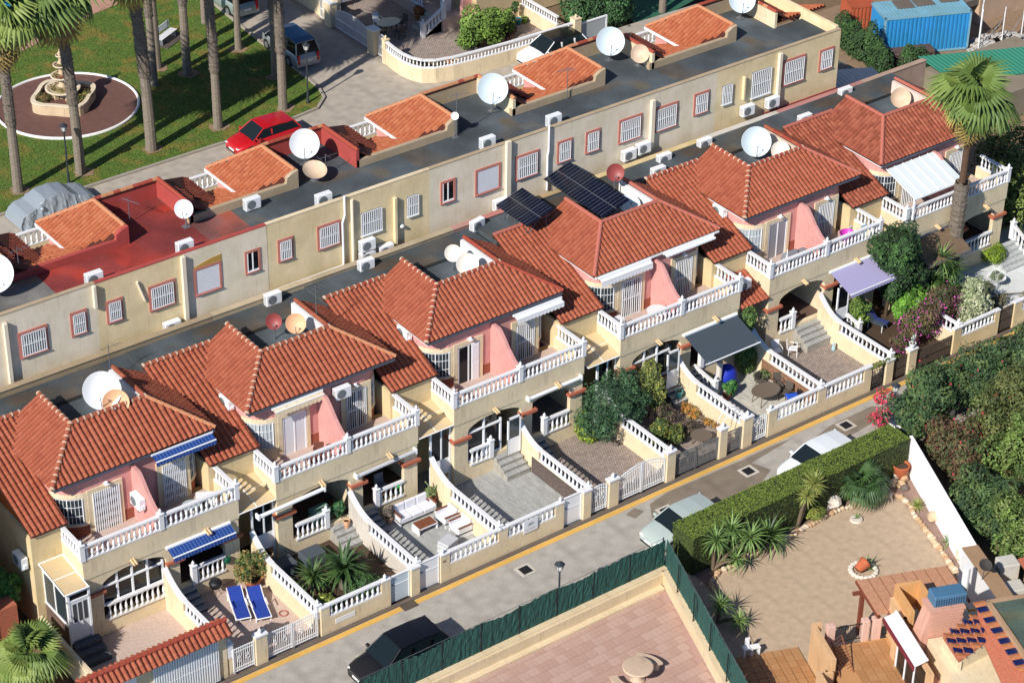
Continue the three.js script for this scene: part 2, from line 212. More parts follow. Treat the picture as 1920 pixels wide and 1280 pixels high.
function antenna(label, base, h, dir = [1, 0, .3], el = 9) { const o = thing('tv_antenna', label, 'antenna', base, { group: 'roof antennas', local: 1 }); const d = V3(...dir).normalize(), s = V3(-d.z, 0, d.x); part(o, 'mast', [cyl(0, 0, h, 0, .022, .018, 6)], greyM); const gs = [bar([0, h - .15, 0].map((v, i) => v - d.toArray()[i] * .4), [0, h - .15, 0].map((v, i) => v + d.toArray()[i] * .7), .013)]; for (let i = 0; i < el; i++) { const t = -.35 + i * 1 / el, L = .28 - i * .014; gs.push(bar([d.x * t - s.x * L, h - .15, d.z * t - s.z * L], [d.x * t + s.x * L, h - .15, d.z * t + s.z * L], .008, .008, 4)); } part(o, 'boom', gs, greyM); return o; }
// ---------- ground, roads ----------
const GYS = -4.55;
function terrain() {
  const xs = [], zs = []; for (let x = -500; x < -40; x += 60) xs.push(x); for (let x = -40; x < 120; x += 2) xs.push(x); for (let x = 120; x <= 600; x += 60) xs.push(x);
  for (let z = -600; z < -80; z += 60) zs.push(z); for (let z = -80; z < 50; z += 1) zs.push(z); for (let z = 50; z <= 500; z += 50) zs.push(z);
  const sm = (a, b, t) => { t = max(0, min(1, (t - a) / (b - a))); return t * t * (3 - 2 * t); };
  const H = (x, z) => { const up = -1.08 - 3.6 * sm(-12, -9.9, z), upR = -1.2 - 3.5 * sm(-36, -30, z); const k = sm(55, 59, x); let y = up * (1 - k) + upR * k; if (z > -9) y = -4.66; return y - .5 * sm(10.5, 11.3, z); };
  const p = [], idx = [], w = xs.length; for (const z of zs) for (const x of xs) p.push(x, H(x, z), z);
  for (let j = 0; j < zs.length - 1; j++) for (let i = 0; i < w - 1; i++) { const a = j * w + i; idx.push(a, a + w, a + 1, a + 1, a + w, a + w + 1); }
  const g = new THREE.BufferGeometry(); g.setAttribute('position', new THREE.Float32BufferAttribute(p, 3)); g.setIndex(idx); g.computeVertexNormals(); return g;
}
struct('ground', [terrain()], M('earth', '#8d7a63', { t: 'gravel', b: 'gravel', bs: .01 }));
const asphalt = M('street_asphalt', '#b9b6b1', { t: 'asph', b: 'asph', bs: .004 });
struct('street', [box(-60, 110, -4.62, -4.555, 5.9, 10.45)], asphalt);
struct('kerb', [box(-60, 110, -4.62, -4.5, 5.74, 5.97)], M('gutter_concrete', '#6c625a', { t: 'stained' }));
struct('road_marking', [sheet([[-60, 6.0], [12.6, 6.0], [12.6, 6.3], [-60, 6.3]], -4.55), sheet([[13.4, 6.0], [110, 6.0], [110, 6.3], [13.4, 6.3]], -4.55)], M('yellow_paint', '#e0b35c', { t: 'stained' }));
const wet = (pts) => sheet(pts, -4.551);
struct('damp_patch', [wet([[26.3, 7.5], [26.9, 6.6], [28.2, 6.35], [31, 6.4], [33, 6.45], [35, 6.4], [36.4, 6.5], [33.2, 6.9], [33.6, 7.9], [32.2, 8.6], [31.5, 9.3], [29.6, 9.0], [27.6, 8.9], [26.6, 8.4]]), wet([[37.4, 7.1], [38.6, 6.8], [41.6, 6.75], [42.2, 7.3], [40.4, 7.9], [38.4, 8.1]]), wet([[25.4, 6.6], [26.1, 6.4], [26.3, 6.9], [25.6, 7.1]])], M('damp_asphalt', '#8f8578', { t: 'asph', roughness: .6 }));
for (const [x, z, s] of [[9.5, 8.1, 'beside the black car'], [18.9, 7.2, 'in front of the wall with the white sign'], [27.2, 7.5, 'before the white double gate'], [32.6, 7.35, 'on the wide damp patch'], [39.3, 7.25, 'beside the lone rounded damp patch']]) { const o = thing('drain_cover', 'square iron drain grate in pale concrete ' + s, 'drain cover', [x, -4.555, z]); part(o, 'surround', [box(x - .42, x + .42, -4.56, -4.542, z - .38, z + .38)].map((g) => g.translate(0, 0, 0)), M('pale_concrete', '#cfcac0', { t: 'stucco' })).geometry.translate(0, 0, 0); const g = []; for (let i = 0; i < 7; i++) g.push(box(x - .24 + i * .075, x - .195 + i * .075, -4.542, -4.53, z - .24, z + .24)); g.push(box(x - .26, x + .26, -4.542, -4.536, z - .26, z + .26)); part(o, 'grate', g, blackM); }
solo('drain_cover', 'dark rectangular metal plate across the gap in the yellow line', 'drain cover', [box(12.62, 13.38, -4.55, -4.53, 5.98, 6.42)], M('rusty_plate', '#5a5148', { t: 'stained' }));
// upper road, lawn and its kerb
const ULY = -1.0, roadUp = M('upper_asphalt', '#bdb6ad', { t: 'asph', b: 'asph', bs: .004 });
struct('upper_road', [sheet([[-20, -34], [33, -34], [33, -90], [40.2, -90], [40.2, -33.5], [41.4, -30.4], [62, -30], [62, -19], [-20, -19]], ULY)], roadUp);
const lawnEdge = [[-20, -31.15], [11.5, -31.1], [25.9, -31.25], [30.8, -31.5], [32.7, -31.75], [33.8, -32.7], [34.25, -34], [34.45, -36.5], [34.7, -41.3], [35.05, -45.9], [35.6, -52], [37, -75]];
struct('lawn', [sheet([...lawnEdge, [37, -110], [-60, -110], [-60, -31.15]], ULY + .03)], M('lawn_turf', '#77863f', { t: 'grass', b: 'grass', bs: .02 }));
{ const g = []; for (let i = 0; i < lawnEdge.length - 1; i++) { const [a, b] = [lawnEdge[i], lawnEdge[i + 1]], d = V3(b[0] - a[0], 0, b[1] - a[1]), L = d.length(); g.push(new THREE.BoxGeometry(L + .05, .22, .16).rotateY(atan2(-d.z, d.x)).translate((a[0] + b[0]) / 2, ULY + .02, (a[1] + b[1]) / 2)); } struct('lawn_kerb', g, M('kerb_stone', '#a8a29a', { t: 'stained' })); }
// grass blades, worn patches
{ const g = []; const n = 26000, pos = new Float32Array(n * 9), col = new Float32Array(n * 9); let k = 0; const inLawn = (x, z) => { if (z > -31.4 || x > 34.2 + (z < -40 ? .5 : 0) || (x > 31 && z > -33)) return false; if (hypot(x - 20.8, z + 40.6) < 4.3) return false; if (z < -46.8 - (x - 19) * .4 - .6 && x < 31) return false; return true; };
  while (k < n) { const x = rr(8, 35), z = rr(-56, -31.3); if (!inLawn(x, z)) { continue; } const h = rr(.04, .1), a = rr(0, 6.28), w = .03; const o = k * 9; pos.set([x - w * cos(a), ULY + .03, z - w * sin(a), x + w * cos(a), ULY + .03, z + w * sin(a), x + rr(-.04, .04), ULY + .03 + h, z + rr(-.04, .04)], o); const c = [rr(.07, .17), rr(.12, .2), rr(.02, .05)]; for (let j = 0; j < 3; j++) col.set(c, o + j * 3); k++; }
  const gg = new THREE.BufferGeometry(); gg.setAttribute('position', new THREE.BufferAttribute(pos, 3)); gg.setAttribute('color', new THREE.BufferAttribute(col, 3)); gg.computeVertexNormals(); const o = mesh('grass', gg, new THREE.MeshStandardMaterial({ vertexColors: true, roughness: 1 }), scene); tag(o, 'short green grass blades of the lawn round the palms', 'grass', null, 'stuff'); }
// ---------- front terrace: six twin houses ----------
const GY = -4.55, UD = [[0, 0], [-.067, .063], [-.027, .16], [.207, .26], [.183, .293], [0, .35]];
const unitO = (k) => [10 * k + UD[k][0], UD[k][1], 0];
const arch = (x0, x1, y0, ys, yt, n = 10) => { const p = [[x0, y0], [x1, y0], [x1, ys]]; for (let i = 1; i < n; i++) { const a = i / n * PI; p.push([(x0 + x1) / 2 + (x1 - x0) / 2 * cos(a), ys + (yt - ys) * sin(a)]); } p.push([x0, ys]); return p; };
const shutterM = M('roller_shutter', '#d9dde2', { roughness: .5 }), doorGrey = M('dark_door', '#1d2328', { roughness: .3 }), baseTile = M('brown_skirting', '#a8654f', { t: 'terr' });
function bayWindow(h, mir, curtain) {
  const cx = mir ? 6.26 : 1.6, cz = -3.65, R = 1.3, f = (a) => mir ? PI - a : a; const seg = (a0, a1, y0, y1, th, r = R) => mir ? arcWall(cx, cz, r, f(a1), f(a0), y0, y1, th) : arcWall(cx, cz, r, a0, a1, y0, y1, th);
  // angles: PI = outer side, 1.5 PI = street front
  const A0 = 1.07 * PI, A1 = 1.5 * PI, B0 = 1.12 * PI, B1 = 1.44 * PI;
  part(h, 'window_surround', [seg(A0, A1, 1.45, 1.68, .05), seg(A0, B0, .05, 1.45, .05), seg(B1, A1, .05, 1.45, .05), seg(A0, A1, -.05, .05, .1)], cream);
  part(h, 'bay_base', [seg(A0, A1, -.66, -.05, .03)], mir ? baseTile : (curtain ? cream : baseTile));
  const w = part(h, 'window', [seg(B0, B1, .06, 1.44, .012, R + .001)], curtain ? M('window_net', '#aab2b6', { roughness: .3 }) : glass);
  const bs = []; const P = (a, y, r = R + .06) => [cx + r * cos(f(a)), y, cz - r * sin(f(a))];
  for (let i = 0; i <= 8; i++) { const a = B0 + (B1 - B0) * i / 8; bs.push(bar(P(a, .07), P(a, 1.43), i % 4 === 0 ? .03 : .012, undefined, 4)); } for (const y of [.08, .5, 1.0, 1.42]) for (let i = 0; i < 6; i++) bs.push(bar(P(B0 + (B1 - B0) * i / 6, y), P(B0 + (B1 - B0) * (i + 1) / 6, y), .016, undefined, 4));
  part(w, 'grille', bs, whiteM);
}
function balconyDoor(h, x0, x1, kind) {
  const z = -2.35, y0 = -.66, y1 = 1.5, d = part(h, 'balcony_door', [box(x0, x1, y0, y1, z + .005, z + .02)], kind === 'shutter' ? shutterM : kind === 'grey' ? M('grey_door', '#8c9096', { roughness: .4 }) : darkG);
  part(d, 'door_frame', [box(x0, x0 + .07, y0, y1, z + .02, z + .05), box(x1 - .07, x1, y0, y1, z + .02, z + .05), box(x0, x1, y1 - .07, y1, z + .02, z + .05), box((x0 + x1) / 2 - .035, (x0 + x1) / 2 + .035, y0, y1, z + .02, z + .045)], whiteM);
  if (kind === 'grille') part(d, 'grille', barsXY(x0 + .03, x1 - .03, y0 + .02, y1 - .02, z + .09, 9, .016), whiteM);
  if (kind === 'folding') { const g = []; for (let i = 0; i <= 12; i++) { const x = x0 + (x1 - x0) * i / 12; g.push(box(x - .02, x + .02, y0, y1, z + .07, z + .11)); if (i < 12) for (let j = 0; j < 5; j++) { const y = y0 + .1 + j * .42, xx = x0 + (x1 - x0) * (i + 1) / 12; g.push(bar([x, y, z + .09], [xx, y + .35, z + .09], .009, undefined, 4), bar([xx, y, z + .09], [x, y + .35, z + .09], .009, undefined, 4)); } } part(d, 'grille', g, whiteM); }
  if (kind === 'shutter') { const g = []; for (let i = 0; i < 24; i++) g.push(box(x0 + .07, x1 - .07, y0 + i * .088, y0 + i * .088 + .07, z + .02, z + .028)); part(d, 'slats', g, shutterM); }
  if (kind === 'open') part(d, 'shutter_leaf', [box(x1 - .5, x1 - .04, y0, y1 - .05, z + .05, z + .09), box(x1 - .45, x1 - .09, y0 + .1, y0 + 1, z + .09, z + .1), box(x1 - .45, x1 - .09, y0 + 1.1, y1 - .15, z + .09, z + .1)], whiteP);
}
const floorPorch = M('porch_tile', '#6d5a50', { t: 'terr' }), backWall = M('porch_wall', '#b99a72', { t: 'stucco' }), woodD = M('dark_wood', '#4b3226', { t: 'wood' }), blueDoor = M('blue_door', '#26304a', { roughness: .5 });
const wallTile = M('mosaic_wall', '#a58c82', { t: 'terr' });
function frontHouse(k, c) {
  const fo = unitO(k), h = thing('twin_house', c.label, 'house', [fo[0] + 3.93, GY, -4.6], { frame: fo, group: undefined });
  const Y0 = GY - fo[1];
  // masonry
  const plan = [[.3, -9.3], [7.56, -9.3], [7.56, -3.65]]; for (let i = 1; i <= 8; i++) { const a = i / 8 * PI / 2; plan.push([6.26 + 1.3 * cos(a), -3.65 + 1.3 * sin(a)]); } plan.push([1.6, -2.35]); for (let i = 1; i <= 8; i++) { const a = PI / 2 + i / 8 * PI / 2; plan.push([1.6 + 1.3 * cos(a), -3.65 + 1.3 * sin(a)]); }
  const sh = new THREE.Shape(plan.map((p) => new THREE.Vector2(p[0], -p[1])));
  part(h, 'upper_wall', [new THREE.ExtrudeGeometry(sh, { depth: 3.3, bevelEnabled: false }).rotateX(-PI / 2).translate(0, -.7, 0)], pink);
  const lo = k === 0 ? -3.6 : -3.65;
  const openL = c.openL || [.8, 4.05], openR = c.openR || [4.72, 7.1];
  part(h, 'street_wall', [wallXY(rect(0, 7.86, Y0, -1.06), [arch(openL[0], openL[1], lo, -1.75, -1.22), arch(openR[0], openR[1], lo, -1.6, -1.4, 8)], -.24, 0)], c.wall || cream);
  part(h, 'balcony_parapet', [box(-.04, 7.9, -1.06, 0, -.12, .035), box(-.04, .12, -1.06, 0, -2.3, -.12), box(7.74, 7.9, -.68, 0, -2.3, -.12)], c.wall || cream);
  part(h, 'lower_wall', [box(0, .2, Y0, -.72, -9.3, -.24), box(7.66, 7.86, Y0, -.72, -9.3, -.24), box(4.15, 4.4, Y0, -.72, -9.3, -.24)], cream);
  part(h, 'porch_back_wall', [box(.2, 7.66, Y0, -.72, -2.75, -2.6)], backWall);
  part(h, 'porch_floor', [box(.2, 7.66, Y0, lo, -2.6, -.25)], c.porch || floorPorch);
  part(h, 'porch_door', [box(2.6, 3.6, lo, -1.5, -2.6, -2.55)], woodD); part(h, 'porch_door', [box(5, 5.95, lo, -1.5, -2.6, -2.55)], c.door || woodD); part(h, 'porch_window', [box(1, 2.1, -2.9, -1.6, -2.6, -2.56)], darkG); part(h, 'porch_window', [box(6.3, 7.3, -2.9, -1.6, -2.6, -2.56)], darkG);
  part(h, 'balcony_floor', [box(.1, 7.76, -.72, -.66, -2.36, -.1)], terrazzo);
  part(h, 'ledge', [box(-.12, .95, -2.06, -1.92, -.3, .14), box(-.08, .9, -2.14, -2.06, -.26, .07)], terra); part(h, 'ledge', [box(4.02, 4.95, -2.06, -1.92, -.3, .14), box(4.06, 4.9, -2.14, -2.06, -.26, .07)], terra); part(h, 'ledge', [box(6.95, 8.0, -2.06, -1.92, -.3, .14), box(7, 7.95, -2.14, -2.06, -.26, .07)], terra);
  // wall lanterns / waterspouts
  for (const x of [2.3, 6.1]) { part(h, 'spout', [bar([x, -.93, 0], [x - .02, -1.0, .42], .055, .05, 8), bar([x + .14, -.93, 0], [x + .12, -1.0, .4], .055, .05, 8)], M('clay_spout', '#d9b58c')); }
  // partition and door surrounds
  part(h, 'partition_wall', [wallZY([[-2.35, -.68], [-.14, -.68], [-.14, .82], [-.5, 1.02], [-.95, 1.4], [-1.35, 1.86], [-1.62, 2.12], [-1.8, 2.2], [-2.35, 2.2]], [], 3.85, 4.02)], pink);
  part(h, 'door_surround', [box(1.6, 1.84, -.68, 1.74, -2.36, -2.28), box(3.18, 3.36, -.68, 1.74, -2.36, -2.28), box(1.84, 3.18, 1.5, 1.74, -2.36, -2.28)], cream);
  part(h, 'door_surround', [box(5.1, 5.38, -.68, 1.74, -2.36, -2.28), box(6.56, 6.8, -.68, 1.74, -2.36, -2.28), box(5.38, 6.56, 1.5, 1.74, -2.36, -2.28)], cream);
  balconyDoor(h, 1.86, 3.16, c.dl); balconyDoor(h, 5.4, 6.54, c.dr);
  if (k < 5 || true) bayWindow(h, false, c.curtain); bayWindow(h, true, false);
  part(h, 'base_tile', [box(3.36, 3.84, -.68, -.1, -2.36, -2.33)], baseTile);
  part(h, 'wall_lamp', [ball(2.55, 1.86, -2.22, .09), box(2.45, 2.65, 1.76, 1.82, -2.36, -2.1)], c.lamp || whiteP); part(h, 'wall_lamp', [ball(5.9, 1.86, -2.22, .09), box(5.8, 6, 1.76, 1.82, -2.36, -2.1)], c.lamp || whiteP);
  // balcony balustrade
  balustrade(h, [.12, 0, -.03], [3.82, 0, -.03]); balustrade(h, [4.08, 0, -.03], [7.74, 0, -.03]); balustrade(h, [.03, 0, -2.25], [.03, 0, -.16]); balustrade(h, [7.82, 0, -2.1], [7.82, 0, -.16]);
  for (const x of [0, 3.95, 7.84]) post(h, x, 0, -.03, .84, .23);
  // porch rails
  for (const [x0, x1] of c.rails || []) { balustrade(h, [x0, lo - .12, -.02], [x1, lo - .12, -.02], .9); }
  if (c.rpost) for (const [x, z, y] of c.rpost) post(h, x, y ?? lo - .12, z, 1.0, .24);
  // stairs
  for (const [x0, x1, m] of c.stairs || []) { const g = []; for (let i = 0; i < 4; i++) g.push(box(x0, x1, Y0, lo - .18 * (i + 1), i ? .02 + i * .29 : -.02, .02 + (i + 1) * .29)); part(h, 'stairs', g, m || M('stair_tile', '#8e9096', { t: 'slab' })); const tg = []; for (let i = 0; i < 4; i++) tg.push(box(x0, x1, lo - .18 * (i + 1), lo - .18 * (i + 1) + .025, (i ? .02 + i * .29 : -.02) , .045 + (i + 1) * .29)); part(h, 'stair_tread', tg, M('tread_edge', '#b9bbbd', { t: 'slab' })); }
  // the roof
  const E = 2.55, R = 3.815, roof = part(h, 'roof', [
    prism([[-.06, E, -2.217], [8.157, E, -2.217], [5.97, R, -4.54], [2.18, R, -4.54]], [0, -.09, 0]), prism([[-.06, E, -7.48], [-.06, E, -2.217], [2.18, R, -4.54], [2.18, R, -7.48]], [0, -.09, 0]), prism([[8.157, E, -2.217], [8.157, E, -7.48], [5.97, R, -7.48], [5.97, R, -4.54]], [0, -.09, 0]),
  ], roofBase);
  let left = roofSlope(roof, [[-.06, E, -2.217], [8.157, E, -2.217], [5.97, R, -4.54], [2.18, R, -4.54]], c.tiles || tileMats, 300);
  const linkY = (z) => .91 + .4 * (-1.75 - z);
  roofSlope(roof, [[-.06, E, -7.48], [-.06, E, -2.217], [2.18, R, -4.54], [2.18, R, -7.48]], c.tilesL || c.tiles || tileMats, left, (p) => p.y < linkY(p.z) + .02 && p.z < -5.2 && p.x < 1.3);
  roofSlope(roof, [[8.157, E, -2.217], [8.157, E, -7.48], [5.97, R, -7.48], [5.97, R, -4.54]], c.tiles || tileMats, 0);
  const rm = c.ridge || tileMats;
  ridge(roof, [2.18, R + .02, -4.54], [5.97, R + .02, -4.54], rm, c.joints); ridge(roof, [2.18, R + .02, -7.5], [2.18, R + .02, -4.54], rm, c.joints); ridge(roof, [5.97, R + .02, -7.5], [5.97, R + .02, -4.54], rm, false); ridge(roof, [-.06, E + .03, -2.2], [2.18, R + .02, -4.54], rm, c.joints); ridge(roof, [8.157, E + .03, -2.2], [5.97, R + .02, -4.54], c.hipR || rm, false);
  part(h, 'soffit', [box(.0, 8.1, E - .2, E - .1, -7.4, -2.26)], white);
  part(h, 'gutter', [box(-.02, 8.1, E - .12, E - .03, -2.2, -2.1)], c.gutter || M('grey_gutter', '#4a5262', { roughness: .5 }));
  part(h, 'roof_parapet', [box(5.72, 5.9, 3.0, R - .02, -7.48, -4.5), box(2.2, 5.9, 3.0, R - .04, -4.66, -4.55), box(2.24, 2.36, 3.0, R - .04, -7.48, -4.6)], c.parapet || white);
  part(h, 'gable_wall', [prism([[-.02, E - .1, -7.47], [2.18, R - .1, -7.47], [2.18, E - .1, -7.47]], [0, 0, -.12]), prism([[8.1, E - .1, -7.47], [5.97, E - .1, -7.47], [5.97, R - .1, -7.47]], [0, 0, -.12])], cream);
  part(h, 'flat_roof', [box(-2.44, 7.56, 2.75, 3.04, -9.3, -7.2), box(2.3, 5.8, 2.7, 3.04, -7.48, -4.6)], membrane);
  // link building on the left: wall, roof, sheet roof over the side passage
  const lx0 = c.lx0 ?? -2.42;
  part(h, 'link_wall', [box(lx0, .3, c.linkLow ?? Y0, .84, -2.05, -1.88), box(lx0, lx0 + .15, Y0, .8, -9.3, -2.05)], creamD);
  const lr = part(h, 'link_roof', [prism([[lx0, .91, -1.75], [.3, .91, -1.75], [.3, 3.2, -7.48], [lx0, 3.2, -7.48]], [0, -.09, 0]), box(lx0, .3, 2.7, 3.16, -7.6, -7.44)], roofBase);
  roofSlope(lr, [[lx0, .91, -1.75], [.3, .91, -1.75], [1.3, 3.2, -7.48], [lx0, 3.2, -7.48]], c.tiles || tileMats, 300, (p) => p.x > .34 && 2.55 + (p.x + .06) * .565 > p.y + .05);
  ridge(lr, [lx0, 3.24, -7.48], [1.1, 3.24, -7.48], rm, c.joints);
  if (c.tileSheet) { const ts = part(h, 'porch_tile_roof', [prism([[-1.95, -1.12, .1], [-.06, -1.12, .1], [-.06, -.35, -1.88], [-1.95, -.35, -1.88]], [0, -.08, 0])], roofBase); roofSlope(ts, [[-1.95, -1.12, .1], [-.06, -1.12, .1], [-.06, -.35, -1.88], [-1.95, -.35, -1.88]], tileMats, 100); }
  if (c.sheet) { const sr = part(h, 'sheet_roof', [prism([[-2.06, -.95, .02], [-.06, -.95, .02], [-.06, -.5, -1.9], [-2.06, -.5, -1.9]], [0, -.03, 0])], c.sheetM || pergolaG); part(sr, 'sheet_frame', [bar([-2.06, -.94, .03], [-.06, -.94, .03], .03), bar([-2.06, -.94, .03], [-2.06, -.49, -1.9], .025), bar([-1.05, -.94, .02], [-1.05, -.49, -1.9], .018), bar([-2.06, -.7, -1.05], [-.06, -.7, -1.05], .016)], whiteM); }
  if (c.glaze) { part(h, 'side_glazing', [box(-1.2, -.1, Y0 + .9, -1.0, -.34, -.3)], darkG); part(h, 'side_door_frame', [box(-1.25, -1.15, Y0, -1, -.37, -.26), box(-.12, -.02, Y0, -1, -.37, -.26), box(-.62, -.54, Y0 + .9, -1, -.37, -.27), box(-1.2, -.1, -1.1, -1, -.37, -.27), box(-1.2, -.1, Y0 + .85, Y0 + 1.75, -.36, -.28)], whiteM); }
  if (c.glazing) { // glazed arch
    const gz = part(h, 'porch_glazing', [wallXY(arch(openL[0] + .05, c.glazing, lo + (c.gy ?? .75), -1.75, -1.26), [], -.2, -.17)], darkG);
    const g = [], n = c.gn || 3, w = c.glazing - openL[0]; for (let i = 0; i <= n; i++) { const x = openL[0] + .04 + (w - .08) * i / n; g.push(box(x - .045, x + .045, lo + (c.gy ?? .75), i === 0 || i === n ? -1.75 : -1.3, -.17, -.09)); } g.push(box(openL[0], c.glazing, -1.95, -1.87, -.17, -.08), box(openL[0], c.glazing, lo + (c.gy ?? .75), lo + (c.gy ?? .75) + .1, -.17, -.08)); part(gz, 'glazing_bars', g, whiteM);
  }
  return h;
}
const slabGrey = M('slate_grey_step', '#5d636b', { t: 'slab' }), lightStep = M('light_step', '#b7b4ad', { t: 'slab' }), pinkRidge = M('pink_ridge', '#c97b6c', { t: 'tileT' }), paleRidge = M('buff_ridge', '#d59a72', { t: 'tileT' }), redRidge = M('red_ridge', '#b1523f', { t: 'tileT' });
const H = [
  { label: 'leftmost cream twin house with the blue striped awnings', dl: 'folding', dr: 'folding', joints: true, hipR: paleRidge, rails: [[.95, 3.95], [5.5, 7.05]], rpost: [[5.4, -.02]], stairs: [[4.25, 5.35, slabGrey]], glazing: 3.95, gn: 4, gy: .62, parapet: white, lx0: -1.5 },
  { label: 'twin house above the white garden sofa, roller shutter on its balcony door', dl: 'shutter', dr: 'grille', joints: true, hipR: paleRidge, curtain: true, rails: [[.95, 2.55], [5.6, 7.05]], rpost: [[2.65, -.02], [5.5, -.02]], stairs: [[2.8, 3.85, lightStep], [4.25, 5.35, slabGrey]], sheet: true, glaze: true },
  { label: 'twin house over the bare grey patio, with white awning case under the eave', dl: 'open', dr: 'grille', joints: true, hipR: redRidge, ridge: [redRidge, tileMats[1]], rails: [[.95, 2.1], [5.6, 7.05]], rpost: [[2.2, -.02], [5.5, -.02]], stairs: [[2.35, 3.75, lightStep], [4.25, 5.35, slabGrey]], sheet: true, glaze: true, glazing: 2.9, gn: 2, gy: .02, porch: M('grey_porch', '#84878a', { t: 'slab' }) },
  { label: 'twin house beside the dark solar panels, pink ridges and dark grey awning', dl: 'grille', dr: 'grille', ridge: [pinkRidge], hipR: pinkRidge, rails: [[.95, 2.6], [5.6, 7.05]], rpost: [[5.5, -.02]], stairs: [[2.8, 3.85, slabGrey], [4.25, 5.3, slabGrey]], sheet: true, glaze: true, glazing: 3.4, gn: 3, gy: .3, gutter: whiteP },
  { label: 'twin house with the lilac awning and covered grey furniture on its balcony', dl: 'grey', dr: 'grille', joints: true, ridge: [redRidge, tileMats[0]], hipR: pinkRidge, curtain: true, rails: [[.95, 1.85]], rpost: [[1.9, -.02]], stairs: [[2.0, 3.85, lightStep], [4.4, 5.4, slabGrey]], tileSheet: true, parapet: M('pale_parapet', '#e9dccb', { t: 'stucco' }) },
  { label: 'rightmost twin house with the white sheet roof over its balcony, behind the tall palm', dl: 'grille', dr: 'grille', ridge: [pinkRidge], hipR: pinkRidge, rails: [[4.8, 7.05]], stairs: [], openL: [.8, 4.05], tiles: ['#a9604a', '#9c5742', '#b16a52', '#97533c'].map((c, i) => M('old_tile_' + i, c, { t: 'tileT' })), parapet: M('blush_parapet', '#eed9d0', { t: 'stucco' }) },
];
H.forEach((c, k) => frontHouse(k, c));
// ---------- front yards: floors, side walls, street walls, gates ----------
const W0 = -4.55;
const pale = M('pale_slab', '#dcd9d1', { t: 'slab', roughness: .7 }), greySlab = M('grey_slab', '#bcbebf', { t: 'slab', roughness: .7 }), cob = M('cobble_floor', '#c4b9b2', { t: 'cobble', b: 'cobble', bs: .01 }), soil = M('garden_soil', '#5b4a3c', { t: 'gravel' }), whiteFloor = M('white_floor', '#dfe6ea', { t: 'stucco' });
for (const [x0, x1, m] of [[-1.6, 3.9, terrazzo], [3.9, 8.5, terrazzo], [8.5, 13.9, soil], [13.9, 18.6, greySlab], [18.6, 23.9, greySlab], [23.9, 29.05, cob], [29.05, 34, cob], [34, 39, pale], [39, 43.95, cob], [43.95, 48.9, soil], [48.9, 53.9, soil], [53.9, 62, whiteFloor]]) struct('yard_floor', [box(x0, x1, -4.62, -4.48, -2, 5.6)], m);
// side wall at x running from the house to the street
function sideWall(x, label, m, o = {}) {
  const t = thing('garden_wall', label, 'garden wall', [x, W0, 2.8]), top = o.top ?? -2.2, z1 = o.z1 ?? 5.45, zc = o.zc ?? 1.7; const crv = []; for (let i = 0; i <= 8; i++) { const q = i / 8; crv.push([.02 + zc * q, -2.96 + (top + 2.96) * (1 - q) ** 2]); }
  part(t, 'wall', [wallZY([[.02, W0], [z1 + .15, W0], [z1 + .15, -3.56], [zc, -3.52], ...crv.slice().reverse()], [], x - .09, x + .09)], m);
  if (o.clad) part(t, 'cladding', [box(x + (o.clad[1] || -.115), x + (o.clad[1] || -.115) + .03, W0, -3.56, 1.2, z1), ], o.clad[0]);
  const cop = []; for (let i = 0; i < crv.length - 1; i++) { const [a, b] = [crv[i], crv[i + 1]]; cop.push(prism([[x - .13, a[1], a[0]], [x + .13, a[1], a[0]], [x + .13, b[1], b[0]], [x - .13, b[1], b[0]]], [0, .09, 0])); } part(t, 'coping', cop, white);
  balustrade(t, [x, -3.55, zc], [x, -3.55, z1], .69, .31);
  post(t, x, -3.56, z1 + .05, .72, .26, white, true);
  return t;
}
const sw = (x, l, m, o) => sideWall(x, l, m, o);
sw(3.93, 'curved white topped wall between the tiled roofed gate yard and the blue lounger yard', cream);
sw(8.52, 'curved wall between the blue lounger yard and the palm filled yard', cream);
sw(13.9, 'pale grey curved wall between the palm filled yard and the white sofa yard', M('pale_render', '#d5d0c8', { t: 'stucco' }));
sw(18.6, 'yellow curved wall between the white sofa yard and the bare grey patio', cream);
sw(23.9, 'curved wall clad in grey stone at the right of the bare grey patio', cream, { clad: [stoneG] });
sw(29.05, 'cream garden wall half hidden by the large green shrub', cream);
sw(34.0, 'cream curved wall left of the patio with the oval brown table', cream);
sw(39.0, 'curved wall clad in tan stone behind the oval brown table', cream, { clad: [stoneT] });
sw(43.95, 'tall cream curved wall beside the wide light steps', cream, { top: -2.0 });
sw(48.9, 'white balustrade wall behind the bright green bush', cream);
// street walls
function frontWall(x0, x1, r0, r1, label, o = {}) {
  const t = thing('front_wall', label, 'front wall', [(x0 + x1) / 2, W0, 5.66]), yb = o.yb ?? -3.62, top = -2.98;
  part(t, 'wall', [box(x0, x1, W0, yb, 5.56, 5.75), box(x0, r0, yb, top, 5.56, 5.75), ...(r1 < x1 - .02 ? [box(r1, x1, yb, top, 5.56, 5.75)] : [])], o.m || cream);
  balustrade(t, [r0, yb, 5.66], [r1, yb, 5.66], top - yb + .09, .29);
  part(t, 'coping', [box(x0 - .02, r0, top, top + .08, 5.53, 5.78), ...(r1 < x1 - .02 ? [box(r1, x1 + .02, top, top + .08, 5.53, 5.78)] : [])], white);
  for (const x of o.fin || []) part(t, 'finial', [lathe([[.1, 0], [.05, .05], [.085, .12], [.08, .18], [.02, .26], [0, .3]], x, top + .08, 5.65, 9)], white);
  return t;
}
const fw = frontWall(8.55, 12.3, 9, 11.8, 'street wall with white balusters in front of the palm filled yard', { fin: [12.05] });
part(fw, 'name_plate', [box(9.3, 10.35, -4.12, -3.86, 5.75, 5.77)], M('plate_white', '#dfe3e4', { roughness: .4 }));
